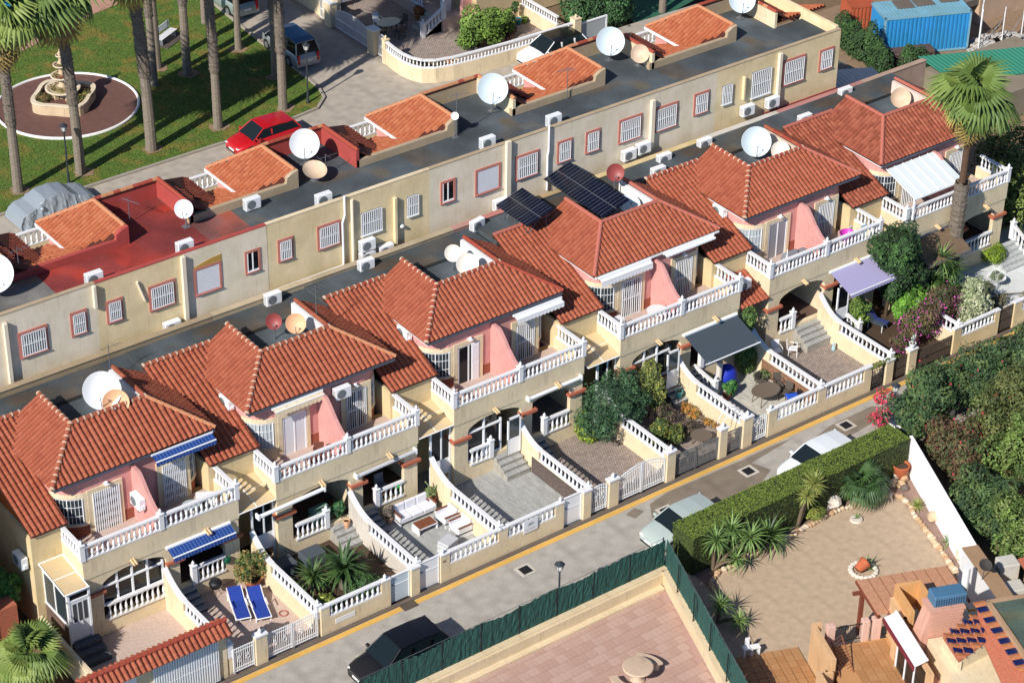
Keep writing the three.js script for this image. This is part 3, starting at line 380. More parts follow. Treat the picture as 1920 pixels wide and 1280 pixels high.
const w2 = frontWall(15.1, 18.6, 15.6, 18.4, 'street wall with white balusters in front of the white sofas', { fin: [15.25] }); part(w2, 'house_number', [box(15.2, 15.36, -3.36, -3.26, 5.75, 5.765)], M('brown_plate', '#8a6a4a'));
const w3 = frontWall(18.6, 22.27, 18.95, 21.75, 'street wall of the bare grey patio carrying a white sign', { fin: [22.1] });
frontWall(35.28, 39.02, 35.85, 38.63, 'street wall with white balusters in front of the oval brown table', { fin: [35.42], yb: -3.75 }); frontWall(39.02, 42.4, 39.2, 41.88, 'street wall with white balusters in front of the chair and wide light steps', { yb: -3.75 });
frontWall(48.4, 51.85, 48.95, 51.5, 'street wall below the pale variegated shrub', { yb: -3.6, m: creamD });
frontWall(53, 60, 53.6, 59.6, 'street wall at the far right edge beyond the dark gate', { m: creamD });
// gate posts
function gatePost(x0, x1, label, top = -2.95, fin = true) { const t = thing('gate_post', label, 'gate post', [(x0 + x1) / 2, W0, 5.66], { group: undefined }); part(t, 'shaft', [box(x0, x1, W0, top, 5.52, 5.8)], cream); part(t, 'cap', [box(x0 - .04, x1 + .04, top, top + .09, 5.48, 5.84)], white); if (fin) part(t, 'finial', [lathe([[.12, 0], [.05, .05], [.09, .12], [.085, .2], [.02, .28], [0, .34]], (x0 + x1) / 2, top + .09, 5.66, 9)], white); return t; }
gatePost(5.12, 5.7, 'cream gate post between the two white barred gates near the loungers'); gatePost(13.42, 13.88, 'cream gate post right of the pale blue gate', -2.95, false); gatePost(23.42, 23.88, 'cream gate post right of the plain white door of the grey patio', -2.9, false); gatePost(25, 25.58, 'cream gate post left of the arched white double gate'); gatePost(28.62, 29.14, 'cream gate post between the white and the grey double gates', -2.8);
gatePost(32.02, 32.5, 'cream gate post right of the grey double gate', -2.8); gatePost(33.56, 34.15, 'cream gate post between the small grey gate and the white lattice gate', -2.75); gatePost(43.42, 43.94, 'cream gate post under the creeper at the wide light steps', -3.1, false); gatePost(45.06, 45.62, 'cream gate post with a cactus pot on top', -3.05, false);
const ivory = M('gate_white', '#e4e7e9', { roughness: .4 }), gateBlue = M('gate_blue', '#bccbd6', { roughness: .45 }), gateGrey = M('gate_grey', '#6f7173', { roughness: .5 }), boards = M('weathered_boards', '#5c5148', { t: 'wood' });
function barGate(x0, x1, y1, label, m, arc = 0, leaves = 1, dense = .11) {
  const t = thing('gate', label, 'gate', [(x0 + x1) / 2, W0, 5.66]), y0 = W0 + .1, w = (x1 - x0) / leaves, hgt = (x) => y1 + arc * (1 - ((x - x0) / (x1 - x0) * 2 - 1) ** 2);
  for (let l = 0; l < leaves; l++) { const a = x0 + l * w + .02, b = x0 + (l + 1) * w - .02, g = [], n = Math.round((b - a) / dense); g.push(box(a, a + .05, y0, hgt(a), 5.63, 5.69), box(b - .05, b, y0, hgt(b), 5.63, 5.69), box(a, b, y0 + .04, y0 + .09, 5.64, 5.68), box(a, b, y0 + .2, y0 + .24, 5.64, 5.68)); for (let i = 0; i < 8; i++) { const p = a + (b - a) * i / 8, q = a + (b - a) * (i + 1) / 8; g.push(bar([p, hgt(p), 5.66], [q, hgt(q), 5.66], .025)); g.push(bar([p, hgt(p) - .18, 5.66], [q, hgt(q) - .18, 5.66], .018)); } for (let i = 1; i < n; i++) { const x = a + (b - a) * i / n; g.push(box(x - .013, x + .013, y0 + .06, hgt(x) + .05, 5.648, 5.672)); } for (const fx of [.3, .7]) { const x = a + (b - a) * fx; g.push(new THREE.TorusGeometry(.1, .014, 4, 12).translate(x, (y0 + hgt(x)) / 2, 5.68), new THREE.TorusGeometry(.06, .014, 4, 10).translate(x, (y0 + hgt(x)) / 2 + .17, 5.68)); } part(t, 'leaf', g, m); }
  return t;
}
function doorGate(x0, x1, y1, label, m) { const t = thing('gate', label, 'gate', [(x0 + x1) / 2, W0, 5.62]); part(t, 'panel', [box(x0 + .04, x1 - .04, W0 + .08, y1, 5.6, 5.64)], m); part(t, 'gate_frame', [box(x0, x0 + .05, W0 + .05, y1 + .04, 5.59, 5.66), box(x1 - .05, x1, W0 + .05, y1 + .04, 5.59, 5.66), box(x0, x1, y1, y1 + .05, 5.58, 5.67), box(x0 + .04, x1 - .04, W0 + 1.0, W0 + 1.06, 5.6, 5.655)], ivory); part(t, 'handle', [box(x0 + .1, x0 + .22, -3.5, -3.46, 5.66, 5.69)], greyM); return t; }
function boardGate(x0, x1, y1, label) { const t = thing('gate', label, 'gate', [(x0 + x1) / 2, W0, 5.66]), n = Math.round((x1 - x0) / .15), bw = (x1 - x0) / n, bg = boxUV(norm(new THREE.BoxGeometry(bw - .035, 1, .025))); for (let i = 0; i < n; i++) place(t, 'board', bg, boards, x0 + (i + .5) * bw, (W0 + .12 + y1) / 2, 5.66, 0, [1, y1 - W0 - .12 + rr(-.02, .02), 1]); part(t, 'rail', [box(x0, x1, W0 + .3, W0 + .38, 5.62, 5.646), box(x0, x1, y1 - .3, y1 - .22, 5.62, 5.646)], boards); part(t, 'hinge', [new THREE.TorusGeometry(.09, .015, 4, 10).translate((x0 + x1) / 2 - .5, (W0 + y1) / 2, 5.69), box(x0 + .1, x1 - .1, (W0 + y1) / 2 - .02, (W0 + y1) / 2 + .02, 5.674, 5.686)], blackM); return t; }
barGate(3.98, 5.1, -3.15, 'narrow white barred gate right of the tiled gate roof', ivory); barGate(5.74, 8.42, -3.1, 'wide white barred double gate in front of the blue loungers', ivory, 0, 2);
doorGate(12.32, 13.4, -3.02, 'pale blue solid gate beside the palm filled yard', gateBlue); doorGate(13.92, 15.06, -2.95, 'plain white solid gate beside the white sofa yard', ivory); doorGate(22.3, 23.4, -2.9, 'plain white solid gate of the bare grey patio', ivory);
barGate(23.92, 24.96, -3.1, 'narrow arched white barred gate of the cobbled yard', ivory, .16); barGate(25.62, 28.6, -3.1, 'wide arched white barred double gate of the cobbled yard', ivory, .38, 2);
barGate(29.18, 31.98, -3.2, 'wide grey barred double gate below the shrubs', gateGrey, 0, 2, .085); barGate(32.54, 33.54, -3.2, 'narrow grey barred gate beside the wide grey one', gateGrey, 0, 1, .08); barGate(34.18, 35.24, -3.15, 'narrow white lattice gate of the oval table patio', ivory, .05, 1, .14);
barGate(42.44, 43.4, -3.25, 'narrow dark barred gate with creeper over it', blackM); boardGate(43.98, 45.03, -3.2, 'narrow brown boarded gate right of the wide light steps'); boardGate(45.66, 48.35, -3.3, 'wide brown boarded double gate under the bougainvillea'); boardGate(51.92, 52.98, -3.0, 'small dark boarded gate at the far right beside the pale shrub');
// tiled entrance wall of the leftmost yard
{ const t = thing('gate_wall', 'cream street wall with a terracotta tiled roof over white doors', 'gate wall', [.5, W0, 5.6]); part(t, 'wall', [box(-3.2, 3.75, W0, -1.75, 5.42, 5.62)], cream); const r = part(t, 'tiled_roof', [prism([[-3.2, -1.86, 6.05], [3.85, -1.86, 6.05], [3.85, -1.52, 5.5], [-3.2, -1.52, 5.5]], [0, -.06, 0]), prism([[-3.2, -1.86, 4.95], [-3.2, -1.52, 5.5], [3.85, -1.52, 5.5], [3.85, -1.86, 4.95]], [0, -.06, 0])], roofBase); roofSlope(r, [[-3.2, -1.86, 6.05], [3.85, -1.86, 6.05], [3.85, -1.52, 5.5], [-3.2, -1.52, 5.5]], tileMats, 200); roofSlope(r, [[3.85, -1.86, 4.95], [-3.2, -1.86, 4.95], [-3.2, -1.52, 5.5], [3.85, -1.52, 5.5]], tileMats, 100); ridge(r, [-3.2, -1.48, 5.5], [3.85, -1.48, 5.5], [redRidge]);
  part(t, 'double_door', [box(.1, 3.3, W0 + .1, -2.1, 5.625, 5.65)], gateBlue); part(t, 'double_door_bars', barsXY(.1, 3.3, W0 + .1, -2.2, 5.69, 26, .022), ivory); part(t, 'doorway', [box(-2.6, -.7, W0 + .1, -2.15, 5.625, 5.65)], ivory); }
// left boundary wall and white glass porch
{ const t = thing('garden_wall', 'long cream boundary wall at the lower left beside the fan palm', 'garden wall', [-1.75, W0, 2]); part(t, 'wall', [wallZY([[-1.2, W0], [5.4, W0], [5.4, -3.05], [-1.2, -3.0]], [], -1.85, -1.65)], cream); }
{ const t = thing('porch', 'white glazed porch with a sloped tan sheet roof beside the steps', 'porch', [-1, W0, -.6]); part(t, 'door', [box(-1.0, -.1, -3.75, -1.6, .34, .4)], ivory, 'white door with narrow glass strips'); part(t, 'glass_strip', [box(-.88, -.7, -2.75, -1.75, .4, .412), box(-.62, -.44, -2.75, -1.75, .4, .412), box(-.36, -.18, -2.75, -1.75, .4, .412)], glass); part(t, 'transom', [box(-1.0, -.1, -1.52, -1.2, .35, .37)], darkG);
  part(t, 'porch_frame', [box(-1.12, -1.0, W0, -1.05, .28, .42), box(-.1, .0, W0, -1.05, .28, .42), box(-1.12, 0, -1.6, -1.52, .3, .42), box(-1.12, 0, -1.2, -1.1, .3, .43), box(-1.12, -1.02, -3.0, -2.9, -1.9, .3), box(-1.12, -1.02, -1.2, -1.1, -1.9, .3), box(-1.1, -1.0, -3, -1.1, -1.9, -1.8), box(-1.1, -1.0, -3, -1.1, -.9, -.8)], whiteM); part(t, 'side_glass', [box(-1.08, -1.06, -2.9, -1.2, -1.9, .3)], glass); part(t, 'side_wall', [box(-1.12, -1.0, W0, -3.0, -1.9, .3)], plinthStone); part(t, 'porch_base', [box(-1.0, 0, W0, -3.75, -1.9, .38)], greySlab);
  part(t, 'sheet_roof', [prism([[-1.25, -1.04, .5], [-.03, -1.04, .5], [-.03, -.75, -1.85], [-1.25, -.75, -1.85]], [0, -.03, 0])], pergolaG); part(t, 'roof_frame', [bar([-1.25, -1.03, .5], [-.03, -1.03, .5], .035), bar([-1.25, -1.03, .5], [-1.25, -.74, -1.85], .035), bar([-.06, -1.03, .5], [-.06, -.74, -1.85], .03), bar([-1.25, -.9, -.6], [-.03, -.9, -.6], .025), bar([-1.25, -.74, -1.85], [-.03, -.74, -1.85], .03)], whiteM);
  const st = thing('porch_steps', 'three dark grey steps down from the white glazed porch', 'steps', [-.5, W0, .9]); for (const i of [0, 1, 2]) part(st, 'step', [box(-1.1, .2, W0, -3.78 - .2 * i - .05, .42 + i * .4, .42 + (i + 1) * .4)], slabGrey); }
// ---------- back terrace ----------
const redPaint = M('red_roof_paint', '#a54440', { t: 'worn', roughness: .75 }), redWall = M('red_wall_paint', '#b24c48', { t: 'stained', roughness: .8 }), stoneW = M('weathered_parapet', '#bba98f', { t: 'stained', b: 'stuccoB', bs: .01 });
const wallC = M('pale_cream_wall', '#eee5d2', { t: 'stained', b: 'stuccoB', bs: .006 }), wallY = M('yellow_wall', '#f0dfb6', { t: 'stained', b: 'stuccoB', bs: .006 }), concreteG = M('grey_concrete_roof', '#8d8c89', { t: 'worn' }), dullRed = M('dull_red_roof', '#99605a', { t: 'worn' });
const BZ = -10.2, RY = 6.3, UPY = -1.0;
function backWindow(w, x0, x1, y0, y1, kind) {
  const big = x1 - x0 > 1.2, tr = kind.includes('noframe') ? 0 : .13;
  const win = part(w, 'window', [box(x0 + tr, x1 - tr, y0 + tr, y1 - tr, BZ + .005, BZ + .02)], kind.includes('shutter') ? shutterM : kind.includes('open') ? darkG : M('curtained_glass', '#8e9296', { roughness: .15 }));
  if (tr) part(win, 'frame', [box(x0, x0 + tr, y0, y1, BZ, BZ + .05), box(x1 - tr, x1, y0, y1, BZ, BZ + .05), box(x0 + tr, x1 - tr, y1 - tr, y1, BZ, BZ + .05), box(x0 + tr, x1 - tr, y0, y0 + tr, BZ, BZ + .055)], pinkTrim);
  part(win, 'sill', [box(x0 + tr * .6, x1 - tr * .6, y0 + tr - .05, y0 + tr, BZ, BZ + .13)], kind.includes('noframe') ? white : pinkTrim);
  if (kind.includes('shutter')) { const g = []; const n = 14; for (let i = 0; i < n; i++) g.push(box(x0 + tr, x1 - tr, y0 + tr + (y1 - y0 - 2 * tr) * i / n, y0 + tr + (y1 - y0 - 2 * tr) * (i + .85) / n, BZ + .02, BZ + .03)); part(win, 'slats', g, shutterM); }
  else if (kind.includes('open')) part(win, 'sash', [box(x0 + tr, x0 + tr + .05, y0 + tr, y1 - tr, BZ + .02, BZ + .06), box((x0 + x1) / 2 - .03, (x0 + x1) / 2 + .03, y0 + tr, y1 - tr, BZ + .02, BZ + .05), box(x0 + tr, x1 - tr, y0 + tr, y0 + tr + .05, BZ + .02, BZ + .09)], whiteP);
  else part(win, 'grille', barsXY(x0 + tr, x1 - tr, y0 + tr, y1 - tr, BZ + .09, big ? 10 : 6, .014), whiteM);
}
const BH = [ // x0, x1 of each house, wall material, roof ridge x0 (left ridge) or null
  { x0: -6, x1: 6.75, wall: wallC, rx: null, label: 'back house at the left edge with a bare grey concrete roof', wins: [[2.65, 4.14, 4.1, 5.53, 'L'], [5.32, 6.2, 4.31, 5.63, 'S']], roof: [[-6, 5.2, concreteG], [5.2, 6.75, redPaint]], far: cream, rr: 4.0, rrm: terra },
  { x0: 6.75, x1: 16.08, wall: wallY, rx: 10.1, label: 'back house with the red painted roof terrace', wins: [[7.2, 8.08, 4.33, 5.59, 'S'], [9.46, 10.91, 4.19, 5.6, 'L'], [11.93, 13.47, 4.14, 5.7, 'shutter'], [14.78, 15.67, 4.37, 5.68, 'open']], roof: [[6.75, 13.5, redPaint], [13.5, 15.8, dullRed], [15.8, 16.08, membrane]], par: redWall, far: redWall, rr: 13.7, rrm: redWall },
  { x0: 16.08, x1: 25.72, wall: wallY, rx: 19.7, label: 'back house whose small roof has a white patch, beside the big white dish', wins: [[16.65, 17.54, 4.41, 5.69, 'S'], [18.94, 20.32, 4.3, 5.69, 'L'], [21.52, 22.77, 4.31, 5.6, 'noframe'], [24.32, 25.01, 4.49, 5.63, 'noframe']], par: stoneW, far: redWall, rr: 23.4, rrm: redWall },
  { x0: 25.72, x1: 35.3, wall: wallC, rx: 29.5, label: 'back house with the tall roof mast and the largest pale blue dish', wins: [[26.39, 27.33, 4.46, 5.8, 'open'], [28.57, 30.19, 4.24, 5.8, 'shutter'], [31.14, 32.67, 4.31, 5.79, 'L'], [33.88, 34.88, 4.46, 5.8, 'S']], par: stoneW, far: stoneW, rr: 33.3, rrm: cream },
  { x0: 35.3, x1: 44.85, wall: wallC, rx: 39.3, label: 'back house with a television antenna before its orange roof', wins: [[35.77, 36.76, 4.46, 5.8, 'S'], [38.01, 39.61, 4.35, 5.82, 'L'], [40.47, 42.12, 4.27, 5.8, 'L'], [43.26, 44.35, 4.47, 5.83, 'S']], par: stoneW, far: stoneW, rr: 42.8, rrm: cream },
  { x0: 44.85, x1: 54.05, wall: wallY, rx: 48.7, label: 'last back house at the right with the red skirting along its wall', wins: [[45.28, 45.99, 4.59, 5.73, 'noframe'], [47.42, 48.85, 4.36, 5.93, 'noframe'], [49.74, 51.44, 4.35, 6.0, 'L'], [52.5, 53.6, 4.5, 5.87, 'S']], par: stoneW, far: stoneW, rr: 51.8, rrm: cream },
];
BH.forEach((c, j) => {
  const h = thing('terrace_house', c.label, 'house', [(c.x0 + c.x1) / 2, UPY, -15]);
  part(h, 'rear_wall', [box(c.x0, c.x1, -4.4, RY, BZ - .25, BZ), box(c.x0, c.x1, RY, 6.74, BZ - .2, BZ)], c.wall);
  if (j === 1) part(h, 'repainted_wall', [box(11.42, 16.08, 2.6, 6.7, BZ, BZ + .012)], wallC);
  part(h, 'coping', [box(c.x0, c.x1, 6.74, 6.78, BZ - .22, BZ + .02)], j === 1 ? redWall : j === 2 ? cream : stoneW);
  part(h, 'body', [box(c.x0, c.x1, UPY, RY - .2, -13.2, BZ - .25), box(c.x0, c.x1, UPY, 2.3, -20.3, -13.2), box(c.rx || c.x0, c.rr, 2.3, RY - .22, -16.5, -13.2), ...(j === 5 ? [box(53.85, 54.05, RY - .2, 6.9, -16.4, BZ - .25)] : [])], j < 2 ? cream : c.wall);
  c.wins.forEach((w) => backWindow(h, ...w));
  const rx = c.rx, RT = 7.2, ET = 5.9;
  for (const [a, b, m] of c.roof || [[c.x0, c.x1, membrane]]) part(h, 'flat_roof', [box(a, b, RY - .2, RY, -13.2, BZ - .2), ...(rx && min(b, c.rr) > max(a, rx) ? [box(max(a, rx), min(b, c.rr), RY - .2, RY, -16.4, -13.2)] : !rx && a < 4 ? [box(a, 4, RY - .2, RY, -16.4, -13.2)] : [])], m);
  if (rx) {
    const roof = part(h, 'roof', [prism([[rx - 2.3, ET, -18.1], [rx - 2.3, ET, -13.3], [rx, RT, -13.3], [rx, RT, -16.35]], [0, -.09, 0]), prism([[rx - 2.3, ET, -18.1], [rx, RT, -16.35], [c.rr, RT, -16.35], [c.rr + 2.3, ET, -18.1]], [0, -.09, 0])], roofBase);
    roofSlope(roof, [[rx - 2.3, ET, -18.1], [rx - 2.3, ET, -13.3], [rx, RT, -13.3], [rx, RT, -16.35]], tileLite, 300, (p) => p.z > -14.5 && p.x < rx - 2.3 + (p.z + 14.6) * 1.6);
    ridge(roof, [rx, RT + .02, -13.3], [rx, RT + .02, -16.35], [paleRidge], false); ridge(roof, [rx - 2.3, ET + .03, -18.1], [rx, RT + .02, -16.35], [paleRidge], false); ridge(roof, [rx, RT + .02, -16.42], [c.rr, RT + .02, -16.42], [paleRidge, redRidge], false);
    part(h, 'fascia', [box(rx - 2.42, rx - 2.3, ET - .12, ET + .04, -18.15, -14.55)], white);
    part(h, 'near_parapet', [wallXY([[c.px ?? rx - 6.2, RY - .2], [rx + .1, RY - .2], [rx + .1, 7.3], [rx - .25, 7.2], [rx - .55, 7.02], [rx - .6, 6.72], [c.px ?? rx - 6.2, 6.7]], [], -13.35, -13.12)], c.par);
    part(h, 'far_parapet', [box(rx + .1, c.rr, RY - .1, RT + .02, -16.5, -16.36), box(rx, rx + .12, RY - .1, RT, -16.4, -13.2)], c.far);
    part(h, 'gable', [prism([[rx - 2.2, ET - .05, -13.3], [rx, ET - .05, -13.3], [rx, RT - .1, -13.3]], [0, 0, -.1])], cream);
    part(h, 'upper_front_wall', [box(rx - 2.0, c.rr + 2, 2.6, ET - .05, -17.6, -16.6)], pink);
  }
  // right ridge of the recess with its side slope, shade painted into the darker tile colours, and the link roof beyond it
  part(h, 'ridge_wall', [box(c.rr - .14, c.rr + .04, RY - .1, RT + .02, -16.4, -13.12)], c.rrm);
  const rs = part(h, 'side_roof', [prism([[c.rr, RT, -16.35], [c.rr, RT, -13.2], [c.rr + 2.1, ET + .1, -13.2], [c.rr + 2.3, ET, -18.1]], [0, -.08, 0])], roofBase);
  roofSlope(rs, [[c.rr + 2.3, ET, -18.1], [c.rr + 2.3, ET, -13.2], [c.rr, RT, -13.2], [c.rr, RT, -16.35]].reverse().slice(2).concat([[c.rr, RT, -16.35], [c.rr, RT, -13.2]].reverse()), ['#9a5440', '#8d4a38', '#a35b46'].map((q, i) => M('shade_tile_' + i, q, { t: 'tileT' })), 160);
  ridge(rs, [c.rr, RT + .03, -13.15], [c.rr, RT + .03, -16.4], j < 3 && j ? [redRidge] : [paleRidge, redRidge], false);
  // lawn side balcony seen past the roofs
  part(h, 'balcony', [box(c.x0 + .4, c.x1 - .4, 2.2, 3.3, -20.6, -20.45), box(c.x0 + .4, c.x1 - .4, 2.2, 2.6, -20.5, -17.6)], cream);
  balustrade(h, [c.x0 + .4, 3.3, -20.52], [c.x1 - .4, 3.3, -20.52], .85, .3); if (rx) balustrade(h, [rx - 3.4, 3.3, -20.4], [rx - 3.4, 3.3, -18.3], .85, .3);
  const LX = c.rr + 4.0, lk = part(h, 'link_roof', [prism([[c.rr + .3, 6.55, -13.3], [LX, 6.55, -13.3], [LX, 4.9, -17.4], [c.rr + .3, 4.9, -17.4]], [0, -.1, 0])], roofBase); roofSlope(lk, [[LX, 4.9, -17.4], [c.rr + .3, 4.9, -17.4], [c.rr + .3, 6.55, -13.3], [LX, 6.55, -13.3]], tileLite, 0);
});
// left neighbour of the front terrace (mostly outside the frame) and rear parapet
{ const h = thing('twin_house', 'shaded house end at the left edge beyond the first link roof', 'house', [-9, GY, -5]); part(h, 'wall', [box(-14, -4.6, GY, 3.4, -9.3, -1.2)], creamD); part(h, 'roof', [prism([[-14, 3.4, -1], [-4.5, 3.4, -1], [-6.5, 4.4, -4.5], [-12, 4.4, -4.5]], [0, -.1, 0]), prism([[-4.5, 3.4, -1], [-4.5, 3.4, -9.3], [-6.5, 4.4, -9.3], [-6.5, 4.4, -4.5]], [0, -.1, 0]), box(-14, -6.5, 4, 4.1, -9.3, -4.4)], roofBase); part(h, 'lean_to', [box(-4.6, -2.6, GY, -2.2, -4, -1.6)], terra); }
{ const t = thing('parapet_wall', 'low parapet between the flat roofs and the back houses', 'parapet', [26, -4.4, -9.5]); const seg = [[-5, 12.4, '#a8987f'], [12.4, 18, '#c2b49a'], [18, 26.6, '#b5a891'], [26.6, 28.4, '#b98f88'], [28.4, 31.5, '#c0807c'], [31.5, 35.5, '#b5a07e'], [35.5, 43.5, '#d8c596'], [43.5, 48.9, '#cfcdca'], [48.9, 55.4, '#b98582'], [55.4, 60.4, '#b59c8d']]; seg.forEach(([a, b, c], i) => part(t, 'section', [box(a, b, -4.4, 3.34, -9.62, -9.34), box(a, b, 3.34, 3.38, -9.66, -9.3)], M('parapet_' + i, c, { t: 'stained', b: 'stuccoB', bs: .008 })));
  part(t, 'channel', [box(-5, 48.6, 2.4, 2.78, BZ, -9.62)], M('channel_floor', '#8d8271', { t: 'stained' })); part(t, 'channel', [box(48.6, 54.05, 2.4, 2.95, BZ, -9.62), box(48.6, 54.05, 2.95, 3.12, BZ, BZ + .05)], M('red_channel', '#9c4846', { t: 'stained' })); }
// pipes on the rear wall
function pipe(label, pts, r, m) { const t = pts; const g = []; for (let i = 0; i < t.length - 1; i++) g.push(bar(t[i], t[i + 1], r, undefined, 8)); for (const p of t.slice(1, -1)) g.push(ball(p[0], p[1], p[2], r, 1, 8)); const o = solo('drain_pipe', label, 'pipe', g, m, undefined); return o; }
const PZ = BZ + .1, duct = M('cream_duct', '#e0d6c0', { roughness: .6 });
const vduct = (x, y0, y1, w, label, m = duct) => solo('wall_duct', label, 'duct', [rbox(x - w / 2, x + w / 2, y0, y1, BZ + .01, BZ + .2, .02)], m);
vduct(2.05, 3, 6.35, .2, 'tall cream duct at the left end of the rear wall, with rounded top'); vduct(6.64, 5.5, 6.72, .16, 'short cream duct ending half way down, below the air conditioner on the roof edge'); vduct(11.38, 2.85, 6.65, .22, 'tall cream duct left of the shuttered window with the ochre patch'); vduct(23.55, 3.1, 5.9, .17, 'yellow duct between the two white framed windows', wallY); vduct(30.62, 3.2, 6.9, .3, 'wide cream duct right of the plain white shutter'); vduct(40.28, 3.4, 6.4, .26, 'cream duct between two large grilled windows'); vduct(49.42, 3.7, 6.6, .22, 'cream duct left of the mauve framed window'); vduct(46.82, 4.5, 5.9, .14, 'slim yellow duct above an air conditioner', wallY);
pipe('white downpipe bending inward at the middle of the rear wall', [[20.55, 6.95, PZ], [20.55, 5.85, PZ], [20.4, 5.5, PZ], [20.4, 3.0, PZ]], .06, whiteP); pipe('cream downpipe with rounded top beside the bent white one', [[20.98, 6.6, PZ], [20.98, 3.0, PZ]], .09, duct); pipe('white downpipe running down behind the larger solar array', [[33.26, 7.0, PZ], [33.26, 5.5, PZ], [33.2, 5.3, PZ], [33.2, 3.2, PZ]], .06, whiteP);
pipe('long white pipe along the foot of the yellow and cream rear wall', [[11.8, 3.1, -9.95], [20.3, 3.16, -9.95]], .05, whiteP); pipe('thin pipe along the foot of the rear wall at the left', [[3, 2.95, -9.95], [6.9, 3.0, -9.95]], .05, duct);
{ const o = solo('cable_box', 'slanted cream conduit fixed to the yellow rear wall', 'conduit', [bar([8.9, 6.1, BZ + .06], [9.25, 4.95, BZ + .06], .07, .07, 4)], duct); solo('wall_lamp', 'rounded white bulkhead lamp on the yellow rear wall', 'lamp', [ball(23.95, 4.1, BZ + .08, .14, .7)], whiteP); }
solo('ochre_patch', 'ochre paint patch above the shuttered window', 'paint patch', [wallXY([[11.95, 5.7], [13.5, 5.7], [13.5, 6.05], [12.9, 6.0], [11.95, 5.78]], [], BZ + .013, BZ + .03)], M('ochre_paint', '#c09a4c', { t: 'stucco' }));
// ---------- equipment on the roofs and walls ----------
const bl = M('dish_blue_white', '#c9d6dc', { roughness: .5 }), dw = M('dish_white', '#d9dcdf', { roughness: .5 }), dpeach = M('dish_peach', '#dfae86', { roughness: .6 }), dred = M('dish_maroon', '#8e4340', { roughness: .5 }), dcream = M('dish_cream', '#e2ddd2', { roughness: .55 }), drust = M('dish_rusty', '#d9c3ac', { t: 'stained' });
const FR = 3.05; // front flat roof
dish('big white dish above the leftmost front roof', [4.5, FR, -5.7], .95, dw, { mast: 1.1 }); dish('peach coloured dish in front of the big white dish, leftmost roof', [4.75, FR, -4.95], .66, dpeach, { mast: .75 });
dish('maroon dish on the second front roof', [13.9, FR, -6.2], .42, dred, { mast: 1.1, aim: [-.5, .4, .75] }); dish('round peach dish on the second front roof', [14.75, FR, -5.6], .52, dpeach, { mast: .95 });
dish('upper of the two cream dishes on the third front roof', [24.4, FR, -6.3], .46, dcream, { mast: 1.15, arm: false }); dish('lower and larger cream dish of the pair on the third front roof', [24.55, FR, -5.3], .6, dcream, { mast: .95, arm: false });
dish('maroon dish on a tall pole behind the solar panels', [35.3, FR, -7.1], .5, dred, { mast: 1.9, aim: [-.5, .4, .75] });
dish('pale dish lying low behind the fourth front ridge', [35.15, FR, -5.7], .62, bl, { mast: .5, aim: [-.2, .85, .4] });
dish('large pale blue dish above the lilac awning house', [44.45, FR, -6.4], .88, bl, { mast: 1.15 }); dish('small white dish beside the large one above the lilac awning house', [45.3, FR, -5.35], .55, dcream, { mast: .8, arm: false });
dish('rust streaked dish on the blush wall of the rightmost front roof', [55.0, FR, -6.1], .62, drust, { mast: .8, arm: false });
dish('white dish cut by the left edge on the back roof', [3.0, RY, -12.7], 1.0, dw, { mast: 1.1 }); dish('small white dish before the red ridge wall', [13.25, RY, -13.0], .5, dw, { mast: 1.0, aim: [-.6, .45, .66] }); dish('biggest white dish standing in the red walled recess', [21.4, RY, -15.0], .82, dw, { mast: 1.15 });
dish('rust stained dish lying face up on the dark back roof', [20.85, RY, -13.3], .66, drust, { mast: .35, aim: [-.1, .93, .35], arm: false }); dish('large pale blue dish at the corner of the cream recess wall', [32.6, RY, -14.2], .88, bl, { mast: 1.3 }); dish('small white dish on the tall mast of the back roof', [29.3, RY, -13.0], .22, dw, { mast: 1.2, arm: false });
dish('large white dish in the cream recess right of the white car', [41.5, RY, -15.4], .85, bl, { mast: 1.1 }); dish('rust marked dish on the cream ridge wall near the cypresses', [42.4, RY, -13.9], .55, drust, { mast: .7, arm: false }); dish('large pale dish near the right end of the back roof', [51.0, RY, -15.3], .82, bl, { mast: 1.1 });
antenna('tall bare mast with wires on the back roof', [29.35, RY, -12.9], 2.6, [1, 0, .2], 5); antenna('reddish antenna standing before the fourth orange back roof', [36.7, RY, -13.0], 1.9, [-1, 0, -.15], 10); antenna('thin antenna pole at the left link roof', [5.9, FR, -7.65], 2.0, [1, 0, 0], 3); antenna('antenna pole between the second and third front roofs', [15.9, FR, -5.6], 2.6, [1, 0, -.3], 4); antenna('small grid antenna in the red walled terrace', [11.2, RY, -14.9], 1.4, [.4, 0, 1], 7); antenna('thin white pole on the dark back roof', [21.6, RY, -13.4], 1.2, [1, 0, 0], 2); antenna('antenna over the link roof at the upper left', [4.6, 6.2, -13.6], 1.6, [1, 0, 0], 4);
acUnit('air conditioner at the roof edge above the leftmost small grilled window', [7.0, RY + .05, -10.75], 0); acUnit('air conditioner at the edge of the red painted roof', [11.9, RY + .05, -10.8], 0); acUnit('air conditioner standing free on the dark back roof before the stone parapet', [16.75, RY, -12.6], 0); acUnit('air conditioner at the roof edge left of the bent white downpipe', [19.8, RY + .05, -10.85], 0); acUnit('air conditioner at the roof edge right of the wide cream duct', [34.2, RY + .05, -10.95], 0); acUnit('air conditioner at the roof edge above the plain white shutter', [29.9, RY + .05, -10.95], 0);
